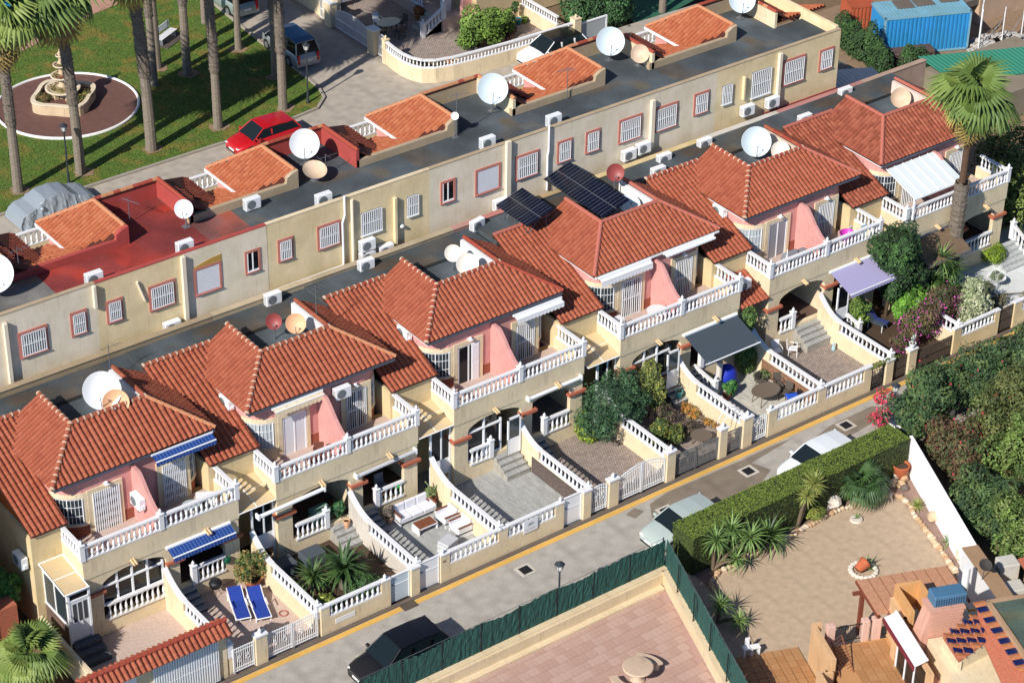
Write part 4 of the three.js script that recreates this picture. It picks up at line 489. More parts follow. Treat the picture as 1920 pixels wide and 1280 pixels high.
acUnit('air conditioner low on the rear wall below a wide grille', [10.47, 2.8, BZ + .25], 0); acUnit('upper air conditioner of the stacked pair by the cream downpipes', [21.72, 3.5, BZ + .25], 0); acUnit('lower air conditioner of the stacked pair by the cream downpipes', [21.72, 2.82, BZ + .25], 0); acUnit('air conditioner right of the stacked pair', [22.82, 2.82, BZ + .25], 0); acUnit('air conditioner partly behind the smaller solar array', [30.05, 3.1, BZ + .25], 0); acUnit('left air conditioner of the pair under a large grilled window', [38.6, 3.35, BZ + .25], 0); acUnit('right air conditioner of the pair under a large grilled window', [39.6, 3.45, BZ + .25], 0); acUnit('air conditioner below the slim yellow duct', [47.05, 3.5, BZ + .25], 0); acUnit('air conditioner beside the duct near the mauve framed window', [48.9, 3.45, BZ + .25], 0);
acUnit('air conditioner on the dark flat roof above the second front house', [15.55, FR, -9.0], 0); acUnit('air conditioner on the flat roof near the third front house', [21.0, FR, -9.0], 0); acUnit('air conditioner on the flat roof by the yellow parapet', [40.2, FR, -8.9], 0); acUnit('air conditioner on the flat roof where the parapet turns white', [43.1, FR, -8.95], 0); acUnit('white topped air conditioner between the maroon dish and link roof', [39.0, FR, -7.95], 0); acUnit('white topped air conditioner behind the rightmost link roof', [49.5, FR, -7.9], 0); acUnit('air conditioner at the white curved pipe on the rightmost roof', [53.6, FR, -9.0], 0); acUnit('fallen looking air conditioner by the legs of the smaller solar array', [27.85, FR, -9.0], .2);
for (const [k, l] of [[1, 'second'], [2, 'third'], [4, 'fifth']]) { const f = unitO(k); acUnit('air conditioner hung under the left eave of the ' + l + ' front house', [f[0] + .1, 1.65 + f[1], -4.3], -PI / 2); }
acUnit('air conditioner under the eave in the right balcony of the roller shutter house', [14.98, 1.55, -2.1], 0); acUnit('air conditioner on the pink partition of the leftmost balcony', [3.66, .45, -1.5], -PI / 2); acUnit('air conditioner standing on the leftmost balcony floor', [6.9, -.66, -1.2], -.5); acUnit('air conditioner on the little roof between the dark grey awning and its neighbour', [39.15, -.55, -.9], 0); acUnit('white air conditioner on the shaded wall at the left edge', [-1.75, -1.1, -2.6], -PI / 2);
// solar arrays on the fourth roof: planes tilted towards -x
function solar(label, xa, ya, xb, yb, z0, z1, rows) {
  const t = thing('solar_array', label, 'solar panels', [(xa + xb) / 2, FR, (z0 + z1) / 2]), run = hypot(xb - xa, yb - ya), a = atan2(yb - ya, xb - xa), pz = (z1 - z0) / rows, pw = run / 2, f = offs.get(t), cellM = M('solar_cell', '#0a1024', { roughness: .22, metalness: .2 }), edgeM = M('panel_edge', '#7d8797', { roughness: .4, metalness: .4 });
  const pg = boxUV(norm(new THREE.BoxGeometry(pw - .015, .035, pz - .015))), lines = [box(-pw / 2, pw / 2, .0175, .021, -pz / 2, -pz / 2 + .02)]; for (let i = 1; i < 4; i++) lines.push(box(-pw / 2 + .01, pw / 2 - .01, .0175, .019, -pz / 2 + pz * i / 4 - .006, -pz / 2 + pz * i / 4 + .006)); const lg = join(lines);
  for (let j = 0; j < 2; j++) for (let i = 0; i < rows; i++) { const d = (j + .5) * pw, o = mesh('panel', pg, cellM, t); o.position.set(xa + d * cos(a) + f[0], ya + d * sin(a) + f[1], z0 + (i + .5) * pz + f[2]); o.rotation.z = a; mesh('cell_lines', lg, edgeM, o); }
  const g = [bar([xa + pw * cos(a), ya + pw * sin(a) + .022, z0], [xa + pw * cos(a), ya + pw * sin(a) + .022, z1], .014)]; for (const z of [z0 + .4, (z0 + z1) / 2, z1 - .4]) { g.push(bar([xa + .2, ya + .02, z], [xb - .1, yb - .06, z], .025)); g.push(bar([xa + .25, FR, z], [xa + .25, ya, z], .022), bar([xb - .2, FR, z], [xb - .2, yb - .08, z], .022), bar([xa + .25, FR + .1, z], [xb - .2, yb - .1, z], .016)); } part(t, 'stand', g, greyM); return t;
}
solar('larger dark solar array of two long rows on the flat roof', 32.87, 4.0, 34.6, 4.5, -10.0, -4.98, 5); solar('smaller dark square solar array nearer the third house', 29.17, 4.0, 30.88, 4.5, -9.2, -6.5, 3);
// ---------- awnings and balcony things ----------
const stripeB = tex(128, .5, (u) => ((u * 3) % 1 < .07 ? [.5, .64, .82] : [.05, .22, .5])); T.stripeB = stripeB;
function awning(label, x0, x1, a, b, m, { frame = whiteM, val = .16, group } = {}) { // a = [y, z] at the wall, b = [y, z] at the front
  const t = thing('awning', label, 'awning', [(x0 + x1) / 2, b[0] - .2, b[1] / 2 + a[1] / 2]);
  part(t, 'cover', [prism([[x0, a[0], a[1]], [x1, a[0], a[1]], [x1, b[0], b[1]], [x0, b[0], b[1]]], [0, -.015, 0])], m);
  const vg = [], n = Math.round((x1 - x0) / .22); for (let i = 0; i < n; i++) { const u = x0 + (x1 - x0) * i / n, w = (x1 - x0) / n; vg.push(prism([[u, b[0], b[1]], [u + w, b[0], b[1]], [u + w, b[0] - val * .75, b[1] + .03], [u + w / 2, b[0] - val, b[1] + .03], [u, b[0] - val * .75, b[1] + .03]], [0, 0, .01])); } part(t, 'valance', vg, m);
  part(t, 'case', [rbox(x0 - .06, x1 + .06, a[0] - .04, a[0] + .1, a[1] - .14, a[1] + .04, .04)], frame); part(t, 'front_bar', [bar([x0, b[0] + .01, b[1]], [x1, b[0] + .01, b[1]], .035)], frame);
  part(t, 'arm', [bar([x0 + .15, a[0] - .08, a[1]], [x0 + .15, b[0] - .02, b[1]], .025)], frame); part(t, 'arm', [bar([x1 - .15, a[0] - .08, a[1]], [x1 - .15, b[0] - .02, b[1]], .025)], frame); return t;
}
const blueStripe = M('blue_stripe_cloth', '#ffffff', { t: 'stripeB' });
awning('blue and white striped awning under the leftmost roof eave', 4.85, 7.95, [2.42, -2.12], [2.25, -1.75], blueStripe, { val: .24 }); awning('blue and white striped awning over the leftmost porch', 4.1, 7.35, [-1.1, .1], [-1.3, .62], blueStripe, { val: .26 });
awning('dark slate awning stretched over the patio entrance of the fourth house', 34.35, 37.9, [-1.06, .1], [-1.75, 2.0], M('slate_cloth', '#3d4a55', { t: 'cloth' }), { val: .04 }); awning('lilac awning of the fifth house', 44.5, 47.85, [-.85, .1], [-1.45, 1.7], M('lilac_cloth', '#a39fc6', { t: 'cloth' }), { val: .2 });
awning('faded brown awning left of the tall palm', 50.3, 53.6, [-.95, .1], [-1.75, 1.7], M('faded_cloth', '#83705c', { t: 'wood' }), { val: .08, frame: greyM });
awning('rolled white awning under the eave of the third house', 25.1, 28.0, [2.38, -2.12], [2.28, -1.88], white, { val: .26 }); awning('rolled cream awning under the eave of the roller shutter house', 11.2, 13.9, [2.38, -2.12], [2.3, -1.92], cream, { val: .3 }); awning('rolled white awning at the left eave of the pink ridged house', 30.4, 33.7, [2.65, -2.1], [2.55, -1.9], white, { val: .34 }); awning('rolled white awning at the right eave of the pink ridged house', 34.6, 37.9, [2.66, -2.1], [2.6, -1.92], white, { val: .06 });
const tubeAwn = (label, a, b, m) => { const t = thing('awning', label, 'awning', [(a[0] + b[0]) / 2, min(a[1], b[1]), a[2]]); part(t, 'case', [bar(a, b, .1, undefined, 10)], m); part(t, 'bracket', [box(a[0] - .03, a[0] + .05, a[1] - .13, a[1] + .13, a[2] - .2, a[2] + .1)], whiteM); part(t, 'bracket', [box(b[0] - .05, b[0] + .03, b[1] - .13, b[1] + .13, b[2] - .2, b[2] + .1)], whiteM); return t; };
tubeAwn('white rolled awning tube along the second house front, left part', [8.7, -1.2, .35], [12.3, -1.1, .35], whiteP); tubeAwn('white rolled awning case over the right porch of the third house', [24.3, -.95, .16], [27.6, -.92, .16], whiteP); tubeAwn('grey rolled awning case over the right porch of the second house', [14.2, -1.35, .16], [17.6, -1.25, .16], M('grey_case', '#b9bcc0'));
// sheet roof on the rightmost balcony
{ const t = thing('balcony_canopy', 'white ribbed sheet canopy over the rightmost balcony', 'canopy', [52, -.3, -1]); const n = 6; for (let i = 0; i < n; i++) { const x0 = 50.3 + 3.75 * i / n, x1 = 50.3 + 3.75 * (i + 1) / n; part(t, 'panel', [prism([[x0 + .02, 2.55, -2.15], [x1 - .02, 2.55, -2.15], [x1 - .02, 1.75, .12], [x0 + .02, 1.75, .12]], [0, -.03, 0])], M('canopy_sheet', '#d5dfe2', { roughness: .4 })); part(t, 'rib', [bar([x0, 2.58, -2.15], [x0, 1.78, .12], .025)], whiteM); } part(t, 'beam', [box(50.3, 54.05, 1.66, 1.74, .05, .15)], whiteM); for (const x of [50.4, 53.95]) part(t, 'canopy_post', [box(x - .05, x + .05, .35, 1.66, .02, .12)], whiteM); }
// furniture helpers
function plasticChair(label, pos, turn, m, name = 'chair') { const t = thing(name, label, 'chair', pos, { turn, local: 1 }); part(t, 'seat', [rbox(-.24, .24, .4, .44, -.24, .24, .02)], m); part(t, 'backrest', [rbox(-.24, .24, .46, .92, -.27, -.22, .03).rotateX(-.12)], m); for (const [x, z] of [[-.21, -.21], [.21, -.21], [-.21, .21], [.21, .21]]) part(t, 'leg', [bar([x * 1.1, 0, z * 1.1], [x, .42, z], .025)], m); part(t, 'armrest', [bar([-.25, .64, -.24], [-.25, .62, .2], .022), bar([-.25, .62, .2], [-.24, .42, .2], .02)], m); part(t, 'armrest', [bar([.25, .64, -.24], [.25, .62, .2], .022), bar([.25, .62, .2], [.24, .42, .2], .02)], m); return t; }
function roundTable(label, pos, r, h, m, legM = m, sx = 1) { const t = thing('table', label, 'table', pos, { local: 1 }); part(t, 'tabletop', [new THREE.CylinderGeometry(r, r, .035, 28).scale(sx, 1, 1).translate(0, h, 0)], m); for (let i = 0; i < 4; i++) { const a = PI / 4 + i * PI / 2; part(t, 'leg', [bar([cos(a) * r * .8 * sx, 0, sin(a) * r * .8], [cos(a) * r * .6 * sx, h - .02, sin(a) * r * .6], .025)], legM); } return t; }
function pot(label, pos, r, h, m, name = 'plant_pot') { const t = thing(name, label, 'plant pot', pos, { local: 1 }); part(t, 'pot', [lathe([[0, 0], [r * .7, 0], [r, h * .92], [r * 1.08, h * .92], [r * 1.08, h], [r * .9, h], [r * .86, h * .88], [0, h * .86]], 0, 0, 0, 16)], m); part(t, 'earth', [cyl(0, h * .84, h * .88, 0, r * .86, r * .86, 14)], soil); return t; }
const lin = M('white_cushion', '#e4e6ee', { t: 'cloth' }), greyCover = M('grey_cover', '#7e838c', { t: 'cloth' }), brownM = M('brown_metal', '#6b5f52', { roughness: .5 });
roundTable('pale glass table on the leftmost balcony floor', [5.9, -.66, -.75], .42, .7, M('glass_top', '#aab8ba', { roughness: .2 }), whiteM);
plasticChair('reddish brown folding chair on the roller shutter balcony', [12.9, -.6, -1.0], -.6, M('red_brown_wood', '#7d4a3e', { t: 'wood' })); { const t = thing('table', 'small reddish brown wooden table on the roller shutter balcony', 'table', [12.4, -.6, -.55], { local: 1 }); part(t, 'tabletop', [box(-.4, .4, .66, .7, -.3, .3)], M('red_brown_wood')); for (const [x, z] of [[-.35, -.25], [.35, -.25], [-.35, .25], [.35, .25]]) part(t, 'leg', [bar([x, 0, z], [x, .66, z], .02)], M('red_brown_wood')); }
roundTable('round white table on the balcony of the pink ridged house', [33.35, -.4, -.95], .55, .72, white); plasticChair('chair with blue towel on the balcony of the pink ridged house', [34.0, -.4, -.5], .9, M('blue_cloth', '#3c4a94', { t: 'cloth' })); solo('clothes_airer', 'airer with drying clothes behind the balusters of the pink ridged house', 'clothes airer', [box(34.1, 34.9, .3, .33, -.6, -.3), box(34.2, 34.5, .1, .32, -.5, -.46), box(34.55, 34.85, .05, .32, -.42, -.38)], M('mixed_cloth', '#8b93a6', { t: 'cloth' })); solo('low_cupboard', 'low white cupboard at the left of the pink ridged balcony', 'cupboard', [rbox(30.9, 31.3, -.4, .55, -1.5, -1.0, .02)], white);
{ const t = thing('covered_furniture', 'balcony furniture under a grey cover on the lilac awning house', 'covered furniture', [42.9, -.37, -1.0]); offs.set(t, [0, 0, 0]); part(t, 'cover', [rbox(-.85, .85, 0, .78, -.35, .35, .16, 3), rbox(-.8, .2, .5, .95, -.3, .1, .2, 3)], greyCover); part(t, 'seam', [box(-.02, .02, .1, .8, .345, .36)], M('seam_pale', '#b9bdc4')); }
solo('folded_parasol', 'white folded parasol standing by the covered balcony furniture', 'parasol', [cyl(41.75, -.37, 1.25, -.5, .03), lathe([[.02, 1.3], [.1, 1.0], [.13, .3], [.08, .2], [.02, .2]], 41.75, -.37, -.5, 10)], whiteP);
plasticChair('white plastic chair on the lilac awning balcony', [47.1, -.37, -.9], .3, whiteP); solo('laundry_tub', 'bright magenta laundry tub on the lilac awning balcony', 'tub', [lathe([[0, 0], [.3, 0], [.42, .42], [.44, .42], [.44, .46], [.4, .46], [.28, .04], [0, .04]], 46.35, .15, -.75, 18)], M('magenta', '#c23bb0', { roughness: .4 })); solo('tub_stand', 'small table carrying the magenta tub', 'table', [box(46.05, 46.65, .1, .14, -1.05, -.45), box(46.08, 46.12, -.37, .1, -1, -.96), box(46.58, 46.62, -.37, .1, -1, -.96), box(46.08, 46.12, -.37, .1, -.54, -.5), box(46.58, 46.62, -.37, .1, -.54, -.5)], whiteP); solo('folded_chair', 'pale blue folded chair against the right end of the lilac awning balcony', 'folded chair', [box(47.55, 47.95, -.37, .5, -1.0, -.94).rotateX(0)], M('pale_blue_cloth', '#9fbdd0'));
// yards
function lounger(label, pos, turn) { const t = thing('sun_lounger', label, 'sun lounger', pos, { turn, group: 'blue sun loungers', local: 1 }), bm = M('royal_blue_sling', '#1d3f9e', { t: 'cloth' }); part(t, 'sling', [prism([[-.3, .34, 1.0], [.3, .34, 1.0], [.3, .34, -.25], [-.3, .34, -.25]], [0, -.03, 0]), prism([[-.3, .34, -.25], [.3, .34, -.25], [.3, .66, -.95], [-.3, .66, -.95]], [0, -.03, 0])], bm); part(t, 'lounger_frame', [bar([-.34, .3, 1.02], [-.34, .3, -.95], .035), bar([.34, .3, 1.02], [.34, .3, -.95], .035), bar([-.34, .34, -.25], [-.34, .64, -.95], .025), bar([.34, .34, -.25], [.34, .64, -.95], .025), bar([-.34, .3, 1.02], [.34, .3, 1.02], .03)], whiteP); for (const [x, z] of [[-.34, .85], [.34, .85], [-.34, -.8], [.34, -.8]]) part(t, 'leg', [bar([x, 0, z], [x, .3, z], .03)], whiteP); part(t, 'armrest', [bar([-.36, .3, -.1], [-.36, .5, -.15], .025), bar([-.36, .5, -.15], [-.36, .5, .35], .028)], whiteP); part(t, 'armrest', [bar([.36, .3, -.1], [.36, .5, -.15], .025), bar([.36, .5, -.15], [.36, .5, .35], .028)], whiteP); return t; }
lounger('left of the two royal blue sun loungers', [6.5, -4.48, 2.0], -.32); lounger('right of the two royal blue sun loungers', [7.25, -4.48, 2.5], -.3);
const sofaW = M('white_sofa_frame', '#dcdee2', { roughness: .5 }), teak = M('teak', '#8a5238', { t: 'wood' });
{ const t = thing('sofa', 'white three seat garden sofa against the porch rail', 'sofa', [17, -4.48, .8]); offs.set(t, [0, 0, 0]); part(t, 'sofa_frame', [box(-1.05, 1.05, .2, .28, -.4, .4), box(-1.05, -.98, 0, .62, -.4, .4), box(.98, 1.05, 0, .62, -.4, .4), box(-1.05, 1.05, .28, .75, -.44, -.38)], sofaW); for (let i = 0; i < 3; i++) { part(t, 'seat_cushion', [rbox(-.97 + i * .65, -.34 + i * .65, .28, .44, -.3, .4, .05)], lin); part(t, 'back_cushion', [rbox(-.97 + i * .65, -.34 + i * .65, .42, .86, -.4, -.22, .06)], lin); } part(t, 'arm_slat', [box(-1.07, -.96, .6, .64, -.42, .42)], teak); part(t, 'arm_slat', [box(.96, 1.07, .6, .64, -.42, .42)], teak); }
{ const t = thing('coffee_table', 'white framed coffee table with a brown slatted top', 'coffee table', [16.85, -4.48, 1.95]); offs.set(t, [0, 0, 0]); for (let i = 0; i < 6; i++) part(t, 'slat', [box(-.5, .5, .36, .39, -.3 + i * .1, -.21 + i * .1)], teak); part(t, 'table_frame', [box(-.54, -.5, 0, .38, -.32, .32), box(.5, .54, 0, .38, -.32, .32), box(-.54, .54, .3, .36, -.32, -.29), box(-.54, .54, .3, .36, .29, .32)], sofaW); }
for (const [p, l] of [[[18.05, -4.48, 2.1], 'rear white garden armchair by the yellow wall'], [[18.1, -4.48, 3.15], 'front white garden armchair by the yellow wall']]) { const t = thing('armchair', l, 'armchair', p, { group: 'white garden armchairs', turn: -PI / 2 }); offs.set(t, [0, 0, 0]); part(t, 'chair_frame', [box(-.42, .42, .2, .27, -.4, .4), box(-.42, -.36, 0, .6, -.4, .4), box(.36, .42, 0, .6, -.4, .4), box(-.42, .42, .27, .7, -.44, -.38)], sofaW); part(t, 'seat_cushion', [rbox(-.35, .35, .27, .44, -.32, .4, .05)], lin); part(t, 'back_cushion', [rbox(-.35, .35, .42, .82, -.4, -.24, .06)], lin); part(t, 'arm_slat', [box(-.44, -.34, .59, .62, -.42, .42)], teak); part(t, 'arm_slat', [box(.34, .44, .59, .62, -.42, .42)], teak); }
{ const t = thing('cushion_stack', 'stack of silvery covered cushions near the street wall', 'cushion stack', [16.8, -4.48, 3.9], { turn: .3 }); offs.set(t, [0, 0, 0]); for (let i = 0; i < 4; i++) part(t, 'cushion', [rbox(-.45 + rr(-.04, .04), .45, i * .15, i * .15 + .16, -.32, .32 + rr(-.04, .04), .06)], M('silver_cloth', '#c3c7cc', { t: 'cloth', roughness: .5 })); }
{ const t = thing('garden_table', 'oval brown table on the pale patio', 'table', [37.3, -4.48, 3.3]); part(t, 'tabletop', [new THREE.CylinderGeometry(.62, .62, .03, 30).scale(1.35, 1, 1).translate(37.3, -3.76, 3.3)], brownM); for (const [x, z] of [[-.6, -.35], [.6, -.35], [-.6, .35], [.6, .35]]) part(t, 'leg', [bar([37.3 + x, -4.48, 3.3 + z], [37.3 + x * .8, -3.78, 3.3 + z * .8], .025)], brownM); }
plasticChair('brown mesh chair behind the oval table, left', [37.95, -4.48, 2.3], .2, M('brown_mesh', '#514a44'), 'garden_chair'); plasticChair('brown mesh chair behind the oval table, right', [38.55, -4.48, 2.9], -.5, M('brown_mesh'), 'garden_chair'); plasticChair('dark chair beside the blue padded one', [38.3, -4.48, 3.7], -1.4, M('brown_mesh'), 'garden_chair'); { const t = plasticChair('folded chair with bright blue padding near the street wall', [38.2, -4.48, 4.4], -1.9, blackM, 'garden_chair'); part(t, 'padding', [rbox(-.3, .3, .5, .62, -.3, .35, .05)], M('bright_blue', '#1f55c8', { t: 'cloth' })); }
{ const t = thing('covered_barbecue', 'object under a crumpled royal blue cover beside the patio pillar', 'covered object', [36.6, -4.48, 1.0]); offs.set(t, [0, 0, 0]); const g = new THREE.SphereGeometry(.62, 26, 18); const p = g.attributes.position; for (let i = 0; i < p.count; i++) { const x = p.getX(i), y = p.getY(i), z = p.getZ(i), a = atan2(z, x), f = y < 0 ? 1 + .1 * sin(a * 9) : 1 - .1 * y; p.setXYZ(i, x * f, y * 1.15 + .6 < .02 ? .02 : y * 1.15 + .6, z * f * .85); } g.computeVertexNormals(); part(t, 'cover', [g], M('blue_cover', '#1a34b4', { t: 'cloth', roughness: .6 })); }
plasticChair('white plastic chair left of the wide light steps', [41.45, -4.48, .85], .8, whiteP); plasticChair('second white plastic chair close to the tan stone wall', [40.6, -4.48, .5], -.4, whiteP);
solo('garden_figure', 'small pale blue garden figure on the cobbles beside the cream wall', 'garden figure', [lathe([[0, 0], [.1, 0], [.12, .12], [.08, .24], [.06, .32], [.04, .36]], 43.5, -4.48, 1.8, 10), ball(43.5, -4.05, 1.8, .08)], M('pale_blue_figure', '#9dbcc8'));
{ const t = thing('garden_chair', 'reclining garden chair with a dark blue towel beside the bright green bush', 'garden chair', [47.0, -4.48, 1.5], { turn: .3 }); offs.set(t, [0, 0, 0]); part(t, 'seat', [rbox(-.3, .3, .36, .44, -.2, .5, .03)], M('slate_cloth')); part(t, 'backrest', [prism([[-.3, .4, -.2], [.3, .4, -.2], [.3, 1.1, -.75], [-.3, 1.1, -.75]], [0, -.06, 0])], M('slate_cloth')); part(t, 'towel', [prism([[0, .46, -.2], [.3, .46, -.2], [.3, 1.16, -.78], [0, 1.16, -.78]], [0, -.03, 0]), box(0, .3, .3, .46, -.2, .55)], M('navy_towel', '#2a3b74', { t: 'cloth' })); for (const [x, z] of [[-.3, .45], [.3, .45], [-.3, -.4], [.3, -.4]]) part(t, 'leg', [bar([x, 0, z], [x, .38, z], .028)], whiteP); }
{ const t = thing('door_leaf', 'open white glazed door standing out of the third house porch', 'door', [23.3, -3.65, .6]); part(t, 'lower_panel', [box(22.95, 23.75, -3.65, -2.75, .28, .34)], whiteP); part(t, 'door_glass', [box(23.02, 23.68, -2.72, -1.6, .3, .32)], glass); part(t, 'door_frame', [box(22.95, 23.03, -3.65, -1.5, .27, .35), box(23.67, 23.75, -3.65, -1.5, .27, .35), box(22.95, 23.75, -1.6, -1.5, .27, .35)], whiteP); }
{ const t = thing('door_leaf', 'open white glazed door standing out of the fourth house porch', 'door', [33.3, -3.6, .6]); part(t, 'lower_panel', [box(33.0, 33.8, -3.6, -2.6, .38, .44)], whiteP); part(t, 'door_glass', [box(33.07, 33.73, -2.57, -1.5, .4, .42)], glass); part(t, 'door_frame', [box(33, 33.08, -3.6, -1.4, .37, .45), box(33.72, 33.8, -3.6, -1.4, .37, .45), box(33, 33.8, -1.5, -1.4, .37, .45)], whiteP); }
{ const t = thing('door_leaf', 'open white glazed door under the lilac awning', 'door', [44.9, -3.6, .7]); part(t, 'lower_panel', [box(44.55, 45.4, -3.6, -2.9, .68, .74)], whiteP); part(t, 'door_glass', [box(44.62, 45.33, -2.85, -1.5, .7, .72)], darkG); part(t, 'door_frame', [box(44.55, 44.63, -3.6, -1.4, .67, .75), box(45.32, 45.4, -3.6, -1.4, .67, .75), box(44.55, 45.4, -1.5, -1.4, .67, .75)], whiteP); }
// the white sign on the street wall
{ const c = document.createElement('canvas'); c.width = 256; c.height = 192; const x = c.getContext('2d'); x.fillStyle = '#dfe3e6'; x.fillRect(0, 0, 256, 192); x.strokeStyle = '#2e3338'; x.lineWidth = 9; x.beginPath(); x.moveTo(70, 88); x.quadraticCurveTo(128, 30, 200, 82); x.stroke(); x.fillStyle = '#3b6d68'; x.fillRect(92, 72, 76, 16); x.fillStyle = '#b03a48'; x.font = 'bold 34px sans-serif'; x.textAlign = 'center'; x.fillText('·····  ·····', 128, 124); x.fillStyle = '#7a4c58'; for (let i = 0; i < 9; i++) x.fillRect(40 + i * 20, 146, 13, 12); const tx = new THREE.CanvasTexture(c); tx.colorSpace = THREE.SRGBColorSpace; const t = thing('sign', 'white board with a small emblem hung on the street wall balusters', 'sign', [20.25, -3.75, 5.8]); offs.set(t, [0, 0, 0]); part(t, 'board', [box(-.42, .42, 0, .72, -.02, .0)], whiteP); const pg = new THREE.PlaneGeometry(.8, .68); const o = mesh('print', pg, new THREE.MeshStandardMaterial({ map: tx, roughness: .5 }), t); o.position.set(0, .36, .004); }
// ---------- plants ----------
const vc = (o = {}) => new THREE.MeshStandardMaterial({ vertexColors: true, roughness: .75, side: THREE.DoubleSide, ...o });
const leafMat = vc(), lin3 = (h) => { const c = new THREE.Color(h); return [c.r, c.g, c.b]; };
// n leaves spread through the shells of ellipsoid lobes [x, y, z, rx, ry, rz]
function leaves(lobes, n, size, pal, { aspect = 2.2, up = .5, core = .45, hang = 0, sub = 0 } = {}) {
  if (sub) lobes = lobes.flatMap((l) => { const o = [[l[0], l[1], l[2], l[3] * .78, l[4] * .8, l[5] * .78]]; for (let i = 0; i < sub; i++) { const a = rr(0, 6.28), y = rr(-.5, 1), q = sqrt(max(0, 1 - y * y)), f = rr(.3, .52), R = rr(.62, .86); o.push([l[0] + cos(a) * q * l[3] * R, l[1] + y * l[4] * R, l[2] + sin(a) * q * l[5] * R, l[3] * f, l[4] * f, l[5] * f]); } return o; });
  const pos = new Float32Array(n * 18), col = new Float32Array(n * 18), P = pal.map(lin3), vol = lobes.map((l) => (l[3] * l[4] * l[5]) ** .8), tot = vol.reduce((a, b) => a + b, 0); const d = V3(), u = V3(), w = V3(), nn = V3();
  let i = 0; for (let li = 0; li < lobes.length; li++) { const l = lobes[li], m = li === lobes.length - 1 ? n - i : Math.round(n * vol[li] / tot); const clump = []; for (let c = 0; c < 14; c++) clump.push([rr(-1, 1), rr(-1, 1), rr(-1, 1), rr(.75, 1.25), pick(P)]);
    for (let k = 0; k < m && i < n; k++, i++) {
      d.set(rr(-1, 1), rr(-1, 1), rr(-1, 1)); if (d.lengthSq() > 1) d.normalize().multiplyScalar(rr(.8, 1)); const r0 = d.length(); d.normalize(); let r = core + (1 - core) * sqrt(r0); let best = 9, cl = clump[0]; for (const c of clump) { const q = (c[0] - d.x) ** 2 + (c[1] - d.y) ** 2 + (c[2] - d.z) ** 2; if (q < best) { best = q; cl = c; } } if (rnd() < .08) r *= rr(1.08, 1.3); r *= .8 + .26 * (1 - min(1, best * 1.6)) + rr(0, .05);
      const x = l[0] + d.x * r * l[3], y = l[1] + d.y * r * l[4], z = l[2] + d.z * r * l[5], s = size * rr(.6, 1.3);
      nn.set(d.x + rr(-.9, .9), d.y + up + rr(-.7, .7), d.z + rr(-.9, .9)).normalize(); u.set(rr(-1, 1), rr(-1, 1) - hang, rr(-1, 1)).cross(nn).cross(nn).normalize(); w.crossVectors(u, nn); const a = s / 2, b = s / 2 / aspect, o = i * 18;
      const q = [[x - u.x * a, y - u.y * a, z - u.z * a], [x + w.x * b, y + w.y * b, z + w.z * b], [x + u.x * a, y + u.y * a, z + u.z * a], [x - w.x * b, y - w.y * b, z - w.z * b]]; pos.set([...q[0], ...q[1], ...q[2], ...q[0], ...q[2], ...q[3]], o);
      const base = rnd() < .7 ? cl[4] : pick(P), v = cl[3] * rr(.75, 1.2); for (let j = 0; j < 6; j++) col.set([base[0] * v, base[1] * v, base[2] * v], o + j * 3);
    } }
  const g = new THREE.BufferGeometry(); g.setAttribute('position', new THREE.BufferAttribute(pos, 3)); g.setAttribute('color', new THREE.BufferAttribute(col, 3)); g.computeVertexNormals(); return g;
}
function foliage(parent, name, lobes, n, size, pal, o) { const f = offs.get(parent) || [0, 0, 0]; const m = mesh(name, leaves(lobes, n, size, pal, o).translate(...f), leafMat, parent); return m; }
const barkM = M('shrub_bark', '#6b5a48', { t: 'bark', b: 'bark', bs: .01 });
function shrub(name, label, base, lobes, n, size, pal, o = {}) { if (o.sub === undefined) o.sub = 7; const t = thing(name, label, o.cat || 'shrub', base, { local: 1, group: o.group }); foliage(t, 'foliage', lobes, n, size, pal, o); const st = []; for (const l of lobes.slice(0, 7)) st.push(bar([rr(-.1, .1), 0, rr(-.1, .1)], [l[0], l[1] + .2 * l[4], l[2]], .05, .015)); part(t, 'stem', st, barkM); if (o.flowers) foliage(t, 'flowers', lobes.map((l) => [l[0], l[1], l[2], l[3] * 1.04, l[4] * 1.04, l[5] * 1.04]), o.flowers[0], o.flowers[2] || .12, o.flowers[1], { core: .92, aspect: 1.3 }); return t; }
// sword leaf
function blade(L, w, droop, segs = 4, fold = .25) { const o = []; const P = (i, s) => { const t = i / segs, hw = w / 2 * (t < .15 ? .6 + t * 2.6 : 1 - ((t - .15) / .85) ** 1.6); return [s * hw, -droop * t * t * L + abs(s) * fold * hw, t * L * (1 - .15 * droop * t)]; }; for (let i = 0; i < segs; i++) for (const [s0, s1] of [[-1, 0], [0, 1]]) { const a = P(i, s0), b = P(i, s1), c = P(i + 1, s1), d = P(i + 1, s0); o.push(...a, ...b, ...c, ...a, ...c, ...d); } const g = new THREE.BufferGeometry(); g.setAttribute('position', new THREE.Float32BufferAttribute(o, 3)); g.computeVertexNormals(); return boxUV(g); }
function rosette(t, c, n, L, w, mset, { droop = .5, el0 = -.2, el1 = 1.4, name = 'leaf' } = {}) { const gs = [0, 1, 2].map((k) => blade(L * (.85 + .15 * k), w, droop * (.6 + .4 * k))); const f = offs.get(t) || [0, 0, 0]; for (let i = 0; i < n; i++) { const o = mesh(name, gs[i % 3], pick(mset), t); o.position.set(c[0] + f[0], c[1] + f[1], c[2] + f[2]); o.rotation.set(0, i * 2.39996 + rr(-.2, .2), 0, 'YXZ'); o.rotation.x = -(el0 + (el1 - el0) * (i + .5) / n) + rr(-.1, .1); } }
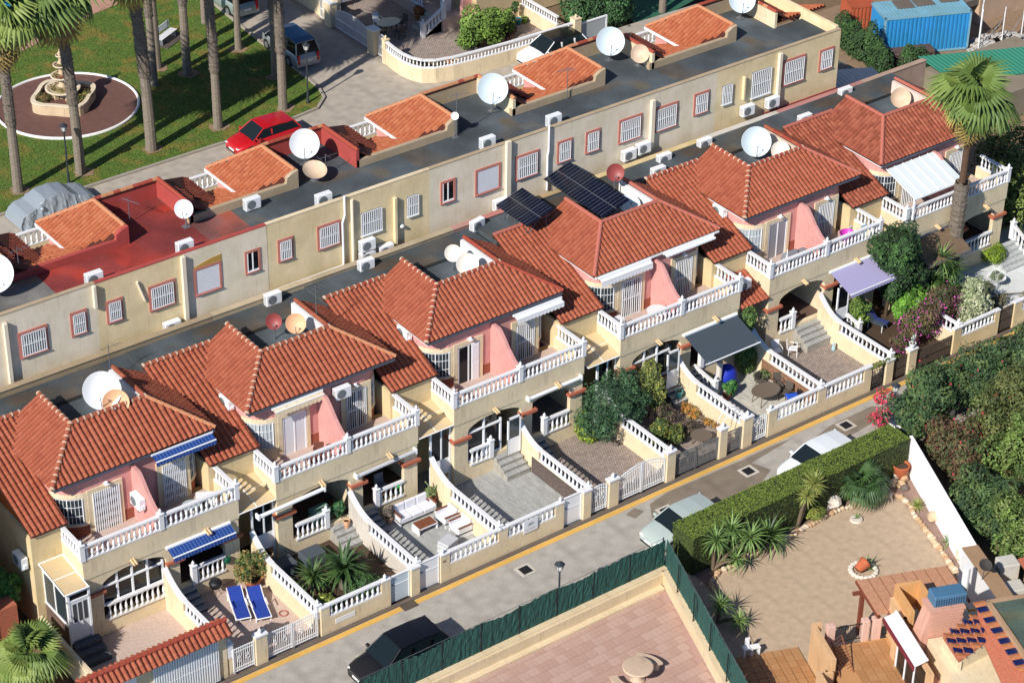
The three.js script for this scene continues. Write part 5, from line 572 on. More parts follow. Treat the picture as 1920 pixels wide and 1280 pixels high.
const yuc = ['#5d7a3f', '#6c8a48', '#527038', '#7c9855'].map((c, i) => M('yucca_leaf_' + i, c, { side: THREE.DoubleSide, roughness: .6 })), yucY = ['#8f9a4f', '#7d8c46', '#a3a65c'].map((c, i) => M('pale_yucca_leaf_' + i, c, { side: THREE.DoubleSide, roughness: .6 })), cyc = ['#35502a', '#3f5c2e', '#2f4826'].map((c, i) => M('cycad_leaf_' + i, c, { side: THREE.DoubleSide, roughness: .5 }));
const palmG = ['#5d7434', '#6b803c', '#52692f', '#7a8b45'].map((c, i) => M('palm_leaf_' + i, c, { side: THREE.DoubleSide, roughness: .6 })), palmY = ['#a89c52', '#9c8748', '#b5a860', '#8a7444'].map((c, i) => M('dry_palm_leaf_' + i, c, { side: THREE.DoubleSide, roughness: .8 })), palmBark = M('palm_bark', '#c4bbb0', { t: 'bark', b: 'bark', bs: .03 }), palmBarkD = M('palm_boots', '#b3aaa0', { t: 'bark', b: 'bark', bs: .04 });
// fan frond along +z: stalk then pleated blades
function fanFrond(k) { const gs = [bar([0, 0, 0], [0, .08, .75], .022, .014, 4)], o = [], n = 22, R = .95 + .1 * k; for (let i = 0; i < n; i++) { const a = (i / (n - 1) - .5) * 4.1, da = 4.1 / n * .68, r1 = R * (.72 + .28 * cos(a * .6)) * rr(.9, 1.05), dz = (q, r, lift) => [sin(q) * r, .08 + lift - .32 * (r / R) ** 2 * (.6 + .4 * k), .75 + cos(q) * r]; const p0 = dz(a, .05, 0), pm1 = dz(a - da, r1 * .6, 0), pm2 = dz(a + da, r1 * .6, 0), pm = dz(a, r1 * .6, .05), tip = dz(a, r1, -.14 * k - .08 - rr(0, .08)); o.push(...p0, ...pm1, ...pm, ...p0, ...pm, ...pm2, ...pm1, ...tip, ...pm, ...pm, ...tip, ...pm2); } const g = new THREE.BufferGeometry(); g.setAttribute('position', new THREE.Float32BufferAttribute(o, 3)); g.computeVertexNormals(); return join([gs, g]); }
const fans = [0, 1, 2].map(fanFrond);
function fanPalm(label, base, h, { lean = [0, 0], r = .28, n = 34, s = 1.5, skirt = 8, smooth = .35, name = 'palm_tree', wide, neck } = {}) {
  const t = thing(name, label, 'palm tree', base, { local: 1, group: undefined }); const at = (q) => [lean[0] * q * q, h * q, lean[1] * q * q];
  const seg = (q0, q1, m, nm, r0, r1, rough) => { const g = [], k = max(2, Math.round((q1 - q0) * h / .16)), ring = 11, p = []; const P = (i, j) => { const q = q0 + (q1 - q0) * i / k, c = at(q), a = j / ring * 6.2832, rad = (r0 + (r1 - r0) * i / k) * (1 + rough * (N(4, j / ring, q * 3) - .4) + (i % 2 ? rough * .35 : 0)); return [c[0] + rad * cos(a), c[1], c[2] + rad * sin(a)]; }; for (let i = 0; i < k; i++) for (let j = 0; j < ring; j++) { const a = P(i, j), b = P(i, (j + 1) % ring), c = P(i + 1, (j + 1) % ring), d = P(i + 1, j); p.push(...a, ...c, ...b, ...a, ...d, ...c); } const gg = new THREE.BufferGeometry(); gg.setAttribute('position', new THREE.Float32BufferAttribute(p, 3)); gg.computeVertexNormals(); g.push(gg); if (rough > .12) for (let i = 0; i < h * 34; i++) { const q = q0 + (q1 - q0) * rnd(), c = at(q), a = rr(0, 6.28), R = r0 * 1.0; g.push(new THREE.ConeGeometry(.035, .2, 4).rotateX(.9).rotateY(PI / 2 - a).translate(c[0] + (R + .02) * cos(a), c[1], c[2] + (R + .02) * sin(a))); } part(t, nm, g, m); };
  if (neck) { seg(0, neck, palmBarkD, 'trunk', r * 1.05, r, .2); seg(neck, .98, M('palm_neck', '#7a5f4c', { t: 'bark' }), 'neck', r * .52, r * .42, .08); } else { seg(0, smooth, palmBark, 'trunk', r * 1.12, r * .95, .06); } if (!neck) seg(smooth, .97, palmBarkD, 'bark_boots', r * (wide || 1.12), r * .98, .18);
  const c = at(1);
  for (let i = 0; i < n; i++) { const el = 1.25 - 1.85 * (i / n) ** .85 + rr(-.25, .25), o = mesh('frond', pick(fans), el < -.25 && rnd() < .5 ? pick(palmY) : pick(palmG), t); o.position.set(c[0], c[1] + .15 - i / n * .35, c[2]); o.rotation.set(-el, i * 2.39996, rr(-.5, .5), 'YXZ'); o.scale.setScalar(s * rr(.7, 1.12)); }
  for (let i = 0; i < skirt; i++) { const o = mesh('dry_frond', pick(fans), pick(palmY), t); o.position.set(c[0], c[1] - .4 - rr(0, .5), c[2]); o.rotation.set(1.15 + rr(-.15, .2), rr(0, 6.28), rr(-.2, .2), 'YXZ'); o.scale.setScalar(s * rr(.7, .95)); }
  return t;
}
// ---------- lawn: palms, fountain, lamps, pool ----------
const LY = ULY + .02;
[['leftmost lawn palm beside the car under a grey cover', 13.65, -32.92, 11, .1], ['lawn palm in front of the fountain, with the bench lamp beside it', 17.5, -32.83, 11.6, .6], ['thick lawn palm right of the fountain bed', 22.11, -32.9, 12.5, .7], ['lawn palm standing just left of the red car', 26.65, -33.07, 12.2, .3], ['front palm near the lawn corner and the lamp post', 31.01, -32.88, 12.5, .1], ['slim palm half hidden behind the thick lawn palm', 26.35, -40.03, 12, .2], ['back palm left of the white lawn bench', 27.66, -41.93, 12.2, .3], ['pale back palm right of the white lawn bench', 28.7, -40.12, 12.3, .1], ['dark back palm at the lawn kerb by the parked cars', 33.05, -41.3, 12, .1], ['dark palm in the shade behind the corner palm', 32.87, -36.74, 12, .1], ['farthest lawn palm at the top edge', 33.33, -45.78, 12, .1]].forEach(([l, x, z, h, ln], i) => fanPalm(l, [x, LY, z], h, { lean: [-ln, ln * .2], r: [.26, .27, .3, .25, .25, .22, .24, .25, .2, .2, .23][i], n: 30, s: 1.7, smooth: i === 3 || i === 4 ? .3 : .38 }));
{ const g = []; for (const [x, z] of [[13.65, -32.92], [17.5, -32.83], [22.11, -32.9], [26.65, -33.07], [31.01, -32.88], [27.66, -41.93], [28.7, -40.12], [33, -41.3], [32.87, -36.74]]) { const p = []; for (let i = 0; i < 12; i++) p.push([x + .1 + rr(.4, .75) * cos(i / 12 * 6.28) , z + rr(.4, .75) * sin(i / 12 * 6.28)]); g.push(sheet(p, ULY + .06)); } struct('bare_earth', g, M('bare_earth', '#b09a80', { t: 'gravel' })); }
const limeS = M('fountain_stone', '#d8c3a4', { t: 'stucco' }), redGravel = M('red_gravel', '#86625c', { t: 'gravel', b: 'gravel', bs: .02 });
struct('gravel_bed', [new THREE.CylinderGeometry(4.15, 4.15, .1, 56).translate(20.8, ULY + .04, -40.6)], redGravel);
struct('bed_kerb', [new THREE.TorusGeometry(4.2, .09, 6, 64).rotateX(PI / 2).scale(1, 1.2, 1).translate(20.8, ULY + .08, -40.6)], M('white_kerb', '#e4e4e2'));
{ const t = thing('fountain', 'tiered stone fountain planted with flowers in the round red bed', 'fountain', [20.75, ULY + .08, -40.9], { local: 1 });
  const quat = []; for (let i = 0; i <= 48; i++) { const a = i / 48 * 6.2832, r = 1.75 + .28 * abs(cos(a * 2)) ** 2 * (1) - .12 * abs(sin(a * 2)); quat.push(new THREE.Vector2(r * cos(a), r * sin(a))); }
  const sh = new THREE.Shape(quat), hole = new THREE.Path(quat.map((p) => p.clone().multiplyScalar(.9)).reverse()); sh.holes.push(hole); part(t, 'basin_wall', [new THREE.ExtrudeGeometry(sh, { depth: .62, bevelEnabled: false }).rotateX(-PI / 2)], limeS); part(t, 'basin_soil', [new THREE.ShapeGeometry(new THREE.Shape(quat.map((p) => p.clone().multiplyScalar(.92)))).rotateX(-PI / 2).translate(0, .45, 0)], redGravel); part(t, 'rim', [new THREE.ExtrudeGeometry((() => { const s2 = new THREE.Shape(quat.map((p) => p.clone().multiplyScalar(1.03))); s2.holes.push(new THREE.Path(quat.map((p) => p.clone().multiplyScalar(.88)).reverse())); return s2; })(), { depth: .1, bevelEnabled: false }).rotateX(-PI / 2).translate(0, .62, 0)], M('fountain_rim', '#e6d9c2', { t: 'stucco' }));
  const tier = (y, r, h, nm) => part(t, nm, [lathe([[0, y - h * .75], [r * .25, y - h * .75], [r * .5, y - h * .5], [r * .95, y - h * .1], [r, y], [r, y + .06], [r * .86, y + .06], [r * .8, y - .05], [0, y - .1]], 0, 0, 0, 26)], M('fountain_rim'));
  part(t, 'pedestal', [lathe([[0, 0], [.42, 0], [.42, .25], [.3, .4], [.26, .9], [.4, 1.2], [.2, 1.3], [.18, 1.9], [.24, 2.0], [.14, 2.1], [.13, 2.6], [.2, 2.7], [.1, 2.8], [.09, 3.2], [.14, 3.3], [.05, 3.45], [.06, 3.6], [0, 3.75]], 0, 0, 0, 14), box(-.16, .16, .3, .9, .5, .7), box(-.6, -.35, .3, .9, -.3, .1), box(.4, .65, .3, .9, -.3, .1)], limeS); tier(1.05, 1.05, .5, 'bowl'); tier(1.85, .66, .4, 'bowl'); tier(2.55, .46, .32, 'bowl'); tier(3.15, .26, .2, 'bowl');
  foliage(t, 'bowl_plants', [[0, 1.12, 0, .75, .16, .75], [0, 1.92, 0, .48, .14, .48], [0, 2.6, 0, .3, .1, .3]], 1500, .12, ['#4f5a2c', '#6b6a35', '#7a4a35', '#8c8150']); foliage(t, 'basin_plants', [[-1.2, .62, -.2, .5, .3, .4], [.3, .62, 1.1, .6, .3, .35], [1.1, .62, .7, .45, .28, .4]], 2600, .11, ['#5a6234', '#77753f', '#8b7a45', '#6d5a35']); }
function streetLamp(label, base, h, r = .05) { const t = thing('street_lamp', label, 'street lamp', base, { local: 1, group: undefined }); const im = M('lamp_iron', '#3a4147', { roughness: .5, metalness: .3 }); part(t, 'pole', [lathe([[0, 0], [r * 2.4, 0], [r * 2.4, .1], [r * 1.6, .2], [r * 1.5, .7], [r, .8], [r, h - .62], [r * 1.6, h - .58], [r * .8, h - .5], [0, h - .5]], 0, 0, 0, 10)], im); part(t, 'lantern', [new THREE.CylinderGeometry(.2, .13, .3, 6).translate(0, h - .33, 0)], M('lantern_glass', '#d4d6d2', { roughness: .2 })); part(t, 'lantern_roof', [new THREE.CylinderGeometry(.04, .26, .14, 6).translate(0, h - .11, 0), ball(0, h - .02, 0, .04)], im); part(t, 'lantern_frame', [0, 1, 2, 3, 4, 5].map((i) => bar([.135 * cos(i * PI / 3 + .52), h - .48, .135 * sin(i * PI / 3 + .52)], [.205 * cos(i * PI / 3 + .52), h - .18, .205 * sin(i * PI / 3 + .52)], .012, .012, 4)), im); return t; }
streetLamp('lamp post at the lawn corner by the silver car', [32.67, LY, -32.72], 4.0); streetLamp('lamp post on the lawn between the fountain and the covered car', [16.37, LY, -32.11], 3.85); streetLamp('black street lamp behind the green screen fence', [18.2, GYS, 10.62], 3.0, .045); streetLamp('street lamp among the red flowers at the right end of the hedge', [41.2, GYS, 8.6], 2.6, .06);
{ const t = thing('bench', 'white slatted bench on a dark slab on the lawn', 'bench', [30.0, LY, -45.0], { local: 1, turn: .5 }); part(t, 'slab', [box(-1, 1.2, 0, .06, -.6, .8)], M('dark_slab', '#5c5552', { t: 'asph' })); for (let i = 0; i < 4; i++) part(t, 'seat_slat', [box(-.9, .9, .46, .5, -.2 + i * .14, -.09 + i * .14)], whiteP); for (let i = 0; i < 3; i++) part(t, 'back_slat', [box(-.9, .9, .6 + i * .15, .71 + i * .15, -.3, -.26)], whiteP); for (const x of [-.75, .75]) part(t, 'leg', [box(x - .04, x + .04, .06, .46, -.22, .3), box(x - .04, x + .04, .46, 1.05, -.34, -.26)], greyM); }
struct('path', [sheet([[8, -52], [14, -50], [19.3, -48.0], [22.8, -49.0], [25.0, -50.1], [27.5, -50.8], [31, -51.6], [34, -54], [34, -60], [28.8, -52.6], [26.8, -52.3], [25.4, -52.2], [23.5, -51.6], [21, -50.6], [15, -53.5], [8, -56]], ULY + .05)], M('pink_paving', '#b98f80', { t: 'stained' }));
struct('pool_water', [sheet([[18, -55], [21, -53.2], [25.4, -53.4], [28.8, -53.4], [31, -58], [26, -66], [14, -62]], ULY + .06)], M('pool_water', '#2f8fc4', { roughness: .08 }));
struct('pool_edge', [sheet([[8, -56.2], [15, -53.7], [21, -50.7], [23.5, -51.8], [25.4, -52.4], [28.6, -52.8], [31.2, -58], [30.6, -58], [28.5, -53.2], [25.4, -53.3], [21, -52.6], [15, -55.5], [8, -58]], ULY + .056)], M('pool_stone', '#b9a89a', { t: 'stained' }));
shrub('dark_shrub', 'dark green shrubs by the pool path at the top left', [16.8, ULY, -49.5], [[0, 1.0, 0, 1.3, 1.1, 1.1], [-2, 1.1, .4, 1.4, 1.2, 1.2]], 5000, .2, ['#28391c', '#33461f', '#3f5124']);
// ---------- vehicles ----------
const tyreM = M('tyre', '#1b1b1c', { roughness: .9 }), rimM = M('wheel_rim', '#9da1a6', { roughness: .35, metalness: .6 }), carGlass = M('car_glass', '#18252b', { roughness: .05, metalness: .3 }), lightM = M('head_lamp', '#e2e6e8', { roughness: .15 }), tailM = M('tail_lamp', '#b3161a', { roughness: .2 }), trimM = M('car_trim', '#1e2022', { roughness: .6 });
// front of the car at +x. top: [x, y, halfWidth] along the bonnet, belt and boot; green: side outline of the cabin
function car(name, label, base, turn, { W, paint, roof, top, green, wb, xw, wr = .32, wheelR = .31, pillars = [], wid = .8, rear = true }) {
  const t = thing(name, label, 'car', base, { local: 1, turn }), sec = (x, y, w) => [[w * .9, .2], [w * .985, .32], [w, .52], [w * .985, y - .14], [w * .93, y - .04], [w * .78, y], [w * .4, y + .018]].map(([z, yy]) => [x, min(yy, y + .02), z]); const S = top.map(([x, y, w]) => { const h = sec(x, y, w); return [...h, ...h.slice().reverse().map(([a, b, z]) => [a, b, -z])]; }), p = [], q = (a, b, c, d) => p.push(...a, ...b, ...c, ...a, ...c, ...d); const n = S[0].length;
  for (let i = 0; i < S.length - 1; i++) for (let j = 0; j < n; j++) { const k = (j + 1) % n; q(S[i][j], S[i + 1][j], S[i + 1][k], S[i][k]); } for (const [s, r] of [[S[0], 0], [S[S.length - 1], 1]]) for (let j = 1; j < n - 1; j++) r ? p.push(...s[0], ...s[j], ...s[j + 1]) : p.push(...s[0], ...s[j + 1], ...s[j]);
  const bg = new THREE.BufferGeometry(); bg.setAttribute('position', new THREE.Float32BufferAttribute(p, 3)); const sm = (g) => { const nrm = {}; g.computeVertexNormals(); const P = g.attributes.position, Nn = g.attributes.normal, key = (i) => [P.getX(i), P.getY(i), P.getZ(i)].map((v) => v.toFixed(3)).join(); const acc = {}; for (let i = 0; i < P.count; i++) { const k = key(i); (acc[k] = acc[k] || []).push([Nn.getX(i), Nn.getY(i), Nn.getZ(i)]); } const out = []; for (let i = 0; i < P.count; i++) { const me = [Nn.getX(i), Nn.getY(i), Nn.getZ(i)]; let s = [0, 0, 0]; for (const m of acc[key(i)]) if (m[0] * me[0] + m[1] * me[1] + m[2] * me[2] > .6) s = [s[0] + m[0], s[1] + m[1], s[2] + m[2]]; const L = hypot(...s) || 1; out.push(s[0] / L, s[1] / L, s[2] / L); } g.setAttribute('normal', new THREE.Float32BufferAttribute(out, 3)); return g; };
  const body = part(t, 'body', [sm(bg)], paint);
  // cabin: outline points [x, y], half width shrinks with height
  const y0 = green[0][1], y1 = max(...green.map((g) => g[1])), hw = (y) => wid * (1 - .2 * (y - y0) / (y1 - y0)), cp = [], cq = (a, b, c, d) => cp.push(...a, ...b, ...c, ...a, ...c, ...d); const L = green.map(([x, y]) => [x, y, hw(y)]), R = green.map(([x, y]) => [x, y, -hw(y)]);
  for (let i = 1; i < green.length - 1; i++) { cp.push(...L[0], ...L[i], ...L[i + 1]); cp.push(...R[0], ...R[i + 1], ...R[i]); } for (let i = 0; i < green.length - 1; i++) cq(L[i], R[i], R[i + 1], L[i + 1]); const cg = new THREE.BufferGeometry(); cg.setAttribute('position', new THREE.Float32BufferAttribute(cp, 3)); cg.computeVertexNormals(); part(t, 'windows', [cg], carGlass);
  const rp = green.slice(1, -1), rg = []; for (let i = 0; i < rp.length - 1; i++) { const [a, b] = [rp[i], rp[i + 1]], e = .025; rg.push(prism([[a[0], a[1] + e, hw(a[1]) + .012], [a[0], a[1] + e + .02, hw(a[1]) * .6], [a[0], a[1] + e + .03, 0], [a[0], a[1] + e + .02, -hw(a[1]) * .6], [a[0], a[1] + e, -hw(a[1]) - .012], [a[0], a[1] - .05, -hw(a[1]) - .025], [a[0], a[1] - .05, hw(a[1]) + .025]], [b[0] - a[0], b[1] - a[1], 0])); } part(t, 'roof', rg, roof || paint);
  const pg = []; const nG = green.length; for (const s of [1, -1]) { for (const [i, j, r] of [[0, 1, .035], [nG - 1, nG - 2, .05]]) pg.push(bar([green[i][0], green[i][1], s * (hw(green[i][1]) + .0)], [green[j][0], green[j][1], s * hw(green[j][1])], r)); for (const x of pillars) pg.push(box(x - .045, x + .045, y0 - .05, y1 - .16, s * hw((y0 + y1) / 2) - .05, s * hw((y0 + y1) / 2) + .05).applyMatrix4(new THREE.Matrix4())); } for (const g of pg) part(t, 'pillar', [g], paint);
  for (const [x, s] of [[xw, 1], [xw, -1], [xw - wb, 1], [xw - wb, -1]]) { const wz = s * (W / 2 - .1); const w = part(t, 'wheel', [new THREE.CylinderGeometry(wheelR, wheelR, .2, 22).rotateX(PI / 2).translate(x, wheelR, wz)], tyreM); part(w, 'rim', [new THREE.CylinderGeometry(wheelR * .66, wheelR * .66, .03, 18).rotateX(PI / 2).translate(x, wheelR, wz + s * .1)], rimM); part(t, 'wheel_arch', [new THREE.CylinderGeometry(wheelR + .07, wheelR + .07, .02, 22).rotateX(PI / 2).translate(x, wheelR + .02, s * (W / 2 - .012))], trimM); }
  const F = top[0], B = top[top.length - 1]; const fx = top[1], bx = top[top.length - 2];
  for (const s of [1, -1]) { part(t, 'headlight', [rbox(fx[0] - .12, fx[0] + .13, fx[1] - .2, fx[1] - .05, s * fx[2] * .62 - .16, s * fx[2] * .62 + .2, .05)], lightM); part(t, 'tail_light', [rbox(B[0] - .012, B[0] + .1, B[1] - .3, B[1] + (rear === 'tall' ? .3 : .0), s * (B[2] - .15) - .09, s * (B[2] - .15) + .09, .03)], tailM); part(t, 'mirror', [rbox(green[0][0] - .3, green[0][0] - .15, y0 + .02, y0 + .16, s * (W / 2) - .04, s * (W / 2 + .12) + .04 * s, .04)], paint); }
  part(t, 'number_plate', [box(F[0] - .01, F[0] + .02, .36, .47, -.26, .26)], whiteP); part(t, 'number_plate', [box(B[0] - .02, B[0] + .01, .5, .61, -.26, .26)], whiteP); part(t, 'bumper', [rbox(F[0] - .06, F[0] + .015, .22, .34, -.6, .6, .02)], trimM);
  return t;
}
const hatch = (L, H, W, o = {}) => ({ W, wb: L * .61, xw: L * .31, wid: W * .455, top: [[L / 2, .62, W * .36], [L * .47, .7, W * .43], [L * .4, .79, W * .47], [L * .25, .93, W * .495], [0, .97, W * .5], [-L * .25, 1.0, W * .5], [-L * .42, .99, W * .48], [-L * .485, .9, W * .45], [-L / 2, .62, W * .42]], green: [[L * .27, .92], [L * .09, H - .03], [-L * .02, H], [-L * .2, H - .01], [-L * .38, H - .09], [-L * .46, .98]], pillars: [-L * .06], ...o });
const clear = { clearcoat: .8, clearcoatRoughness: .08 }; const P = (k, c, o = {}) => { const m = new THREE.MeshPhysicalMaterial({ color: c, roughness: .4, ...clear, ...o }); m.name = k; return m; };
car('hatchback_car', 'bright red hatchback parked at the lawn kerb', [27.75, ULY, -29.75], PI, hatch(4.35, 1.5, 1.8, { paint: P('red_paint', '#b80f1c'), pillars: [-.1] }));
const mpv = (L, H, W, o) => ({ W, wb: L * .6, xw: L * .31, wid: W * .46, top: [[L / 2, .66, W * .38], [L * .47, .76, W * .44], [L * .4, .86, W * .48], [L * .3, .96, W * .5], [0, 1.0, W * .5], [-L * .3, 1.02, W * .5], [-L * .46, 1.0, W * .48], [-L / 2, .7, W * .46]], green: [[L * .36, .96], [L * .17, H - .06], [L * .05, H], [-L * .3, H], [-L * .43, H - .06], [-L * .485, 1.02]], pillars: [.2, -1.0], rear: 'tall', ...o });
car('people_carrier', 'silver people carrier parked along the lawn kerb beside the lamp post', [35.35, ULY, -38.9], PI / 2 - .05, mpv(4.6, 1.72, 1.8, { paint: P('silver_paint', '#a3a8ab', { metalness: .4 }), roof: P('blue_grey_roof', '#5f7282', { metalness: .4, roughness: .2 }) }));
car('parked_van', 'dark windowed pale van at the top edge of the kerb road', [36.0, ULY, -47.3], PI / 2, mpv(4.7, 1.8, 1.85, { paint: P('pale_teal_paint', '#93a29f', { metalness: .3 }) }));
car('white_car', 'white car with a black roof beside the curved balustrade wall', [48.3, ULY, -29.1], PI, hatch(4.6, 1.52, 1.84, { paint: P('white_paint_car', '#e1e6e8'), roof: P('black_roof', '#101114'), pillars: [-.1, -1.1] }));
car('dark_car', 'black car parked on the street behind the green screen fence', [10.3, GYS, 9.4], PI, hatch(4.7, 1.6, 1.85, { paint: P('black_paint', '#0b0c0e'), pillars: [-.1, -1.1] }));
car('white_car', 'white car on the street with only its roof and bonnet over the hedge', [35.4, GYS, 9.35], PI + .02, hatch(4.4, 1.5, 1.8, { paint: P('white_paint_b', '#dfe6ea'), pillars: [-.1, -1.1] })); car('pale_car', 'pale green grey car on the street behind the hedge corner', [26.6, GYS, 9.35], PI, hatch(4.2, 1.42, 1.75, { paint: P('pale_green_paint', '#a9b7b4'), pillars: [-.1] })); car('dark_car', 'dark blue car under the bougainvillea at the right end of the hedge', [42.9, GYS, 9.0], PI, hatch(4.3, 1.5, 1.8, { paint: P('navy_paint', '#1c2a3e'), pillars: [-.1] }));
{ // car under a grey cover
  const t = thing('covered_car', 'car under a crumpled silver grey cover on the upper road', 'car', [14.1, ULY, -29.75], { local: 1, turn: PI }); const nx = 60, nz = 34, p = [], prof = [[-2.35, .1], [-2.25, .75], [-1.9, .95], [-1.3, 1.05], [-.8, 1.4], [-.1, 1.52], [.7, 1.46], [1.35, 1.05], [1.9, .92], [2.25, .7], [2.35, .1]], hAt = (x) => { for (let i = 0; i < prof.length - 1; i++) if (x <= prof[i + 1][0]) { const [a, b] = [prof[i], prof[i + 1]], k = (x - a[0]) / (b[0] - a[0]); return a[1] + (b[1] - a[1]) * k; } return .1; };
  const Q = (i, j) => { const x = -2.36 + 4.72 * i / nx, u = j / nz * 2 - 1, s = abs(u), H = hAt(x), cab = H > 1.06; const y = s < .55 ? H * (1 - .06 * s * s) : H * (1 - .02) * max(0, 1 - ((s - .55) / .45) ** 1.4) + .02, W = cab ? .74 + max(0, s - .55) * .75 : .86 + max(0, s - .55) * .3; const fold = (.022 + max(0, s - .5) * .09) * sin(x * 9 + u * 4 + 3 * N(3, x * .2, u * .4)) * (.4 + N(4, x * .15, u)); return [x * (1 + (s > .7 ? .02 : 0)), max(.03, y + fold * .4 * (s < .55 ? .6 : .2)), (u / max(s, .001)) * min(s / .55, 1) * W + (s > .5 ? fold * Math.sign(u) : 0)]; };
  for (let i = 0; i < nx; i++) for (let j = 0; j < nz; j++) { const a = Q(i, j), b = Q(i + 1, j), c = Q(i + 1, j + 1), d = Q(i, j + 1); p.push(...a, ...d, ...c, ...a, ...c, ...b); } const g = new THREE.BufferGeometry(); g.setAttribute('position', new THREE.Float32BufferAttribute(p, 3)); g.computeVertexNormals(); part(t, 'cover', [g], M('car_cover', '#98a3ad', { roughness: .38, metalness: .25 })); part(t, 'strap', [tube([[.4, 1.2, .95], [.42, .7, 1.0], [.4, .2, 1.05]], .02)], whiteP); part(t, 'mirror_bump', [ball(1.0, 1.0, .92, .13), ball(1.0, 1.0, -.92, .13)], M('car_cover')); }
// ---------- villa behind the curved balustrade wall ----------
const patioPink = M('patio_cobble', '#c9bfb8', { t: 'cobble', b: 'cobble', bs: .01 }), beige = M('beige_render', '#d6c19c', { t: 'stucco', b: 'stuccoB', bs: .005 });
struct('villa_patio', [sheet([[39.6, -60], [39.5, -33], [39.9, -31.3], [41, -30.5], [45, -30.15], [50.3, -30], [52, -30], [52, -60]], ULY + .012)], patioPink);
{ const line = [[39.5, -34.5], [39.38, -33.4], [39.36, -32.5], [39.5, -31.7], [39.85, -31.05], [40.5, -30.6], [41.6, -30.32], [43.5, -30.15], [45.5, -30.02], [48, -29.96], [50.5, -29.92]]; const t = thing('curved_wall', 'cream curved wall with white balusters round the villa patio', 'garden wall', [43, ULY, -31]); const g = [], seg = (a, b, y0, y1, w) => { const d = V3(b[0] - a[0], 0, b[1] - a[1]), L = d.length(); return new THREE.BoxGeometry(L + .04, y1 - y0, w).rotateY(atan2(-d.z, d.x)).translate((a[0] + b[0]) / 2, (y0 + y1) / 2, (a[1] + b[1]) / 2); }; for (let i = 0; i < line.length - 1; i++) g.push(seg(line[i], line[i + 1], ULY, ULY + .95, .2)); part(t, 'wall', g, cream); for (let i = 0; i < line.length - 1; i++) { const a = line[i], b = line[i + 1]; balustrade(t, [a[0], ULY + .95, a[1]], [b[0], ULY + .95, b[1]], .58, .25); } post(t, 39.5, ULY, -34.5, 1.6, .34, cream); post(t, 50.7, ULY, -29.9, 1.75, .5, cream); }
{ const t = thing('boundary_wall', 'cream wall along the upper road left of the white villa gates', 'garden wall', [40, ULY, -46]); part(t, 'wall', [box(39.85, 40.1, ULY, ULY + 1.2, -56, -42.3)], cream); part(t, 'wall', [box(39.8, 40.15, ULY, ULY + 1.5, -42.3, -41.2)], cream); post(t, 40, ULY, -42.3, 1.6, .4, cream); post(t, 40, ULY, -40.9, 1.7, .5, cream); }
for (const [z0, z1, l] of [[-42.2, -41.2, 'small white villa gate farthest up the road'], [-40.4, -36.5, 'wide arched white villa gate'], [-35.6, -34.7, 'narrow arched white villa gate at the curved wall']]) { const t = thing('villa_gate', l, 'gate', [39.7, ULY, (z0 + z1) / 2]), g = [], n = Math.round((z1 - z0) / .13), H = (z) => 1.25 + .35 * (1 - ((z - z0) / (z1 - z0) * 2 - 1) ** 2); for (let i = 0; i <= n; i++) { const z = z0 + (z1 - z0) * i / n; g.push(box(39.69, 39.72, ULY + .08, ULY + H(z), z - .014, z + .014)); if (i < n) { const z2 = z0 + (z1 - z0) * (i + 1) / n; g.push(bar([39.7, ULY + H(z), z], [39.7, ULY + H(z2), z2], .025, undefined, 4)); } } g.push(box(39.68, 39.73, ULY + .1, ULY + .16, z0, z1), box(39.68, 39.73, ULY + .7, ULY + .75, z0, z1)); part(t, 'leaf', g, ivory); }
for (const z of [-36.05, -40.9]) { const t = thing('gate_post', z > -38 ? 'broad cream villa gate post beside the curved wall' : 'cream villa gate post at the upper end of the wide arched gate', 'gate post', [39.65, ULY, z]); part(t, 'shaft', [box(39.4, 39.9, ULY, ULY + 1.65, z - .36, z + .36)], cream); part(t, 'cap', [box(39.35, 39.95, ULY + 1.65, ULY + 1.73, z - .41, z + .41)], white); }
{ const h = thing('villa', 'beige villa with a white column and porch behind the round bush', 'house', [51, ULY, -41]); part(h, 'wall', [box(46.9, 58, ULY, 5.5, -50, -35.2)], beige); part(h, 'porch_floor', [box(44.9, 46.9, ULY, -.1, -43, -36)], terrazzo); part(h, 'column', [box(45.6, 46.1, -.1, 2.8, -37.3, -36.8)], white); part(h, 'column', [box(46.5, 46.9, -.1, 3.0, -36.3, -35.8)], white); part(h, 'door', [box(46.86, 46.92, -.1, 2.1, -39.5, -38.0)], woodD); part(h, 'wall_panel', [box(46.2, 46.9, -.1, 2.8, -36, -35.7)], pink); part(h, 'porch_roof', [box(44.7, 47, 2.8, 3.0, -43, -35.6)], white); balustrade(h, [44.9, -.1, -42.5], [44.9, -.1, -38.2], .8, .25); part(h, 'stairs', [0, 1, 2, 3].map((i) => box(43.5 + i * .36, 44.95, ULY, ULY + .22 * (i + 1), -37.6, -36.2)), lightStep); balustrade(h, [43.5, ULY + .1, -36.1], [45.0, ULY + .95, -36.1], .8, .25); post(h, 43.4, ULY, -36.1, 1.0, .24); post(h, 45.0, -.1, -36.1, 1.0, .24); part(h, 'terrace_wall', [box(50.2, 50.4, ULY, ULY + .9, -35.2, -31.2)], cream); balustrade(h, [50.3, ULY + .9, -35.0], [50.3, ULY + .9, -31.2], .6, .25); }
solo('orange_awning', 'orange and white striped awning corner at the top edge over the villa patio', 'awning', [prism([[42.9, 1.7, -40.5], [45.0, 2.3, -40.5], [45.0, 2.3, -38.6], [42.9, 1.7, -38.6]], [0, -.03, 0])], (() => { T.stripeO = tex(128, .6, (u) => ((u * 3) % 1 < .5 ? [.88, .42, .2] : [.95, .88, .8])); return M('orange_stripe', '#ffffff', { t: 'stripeO' }); })());
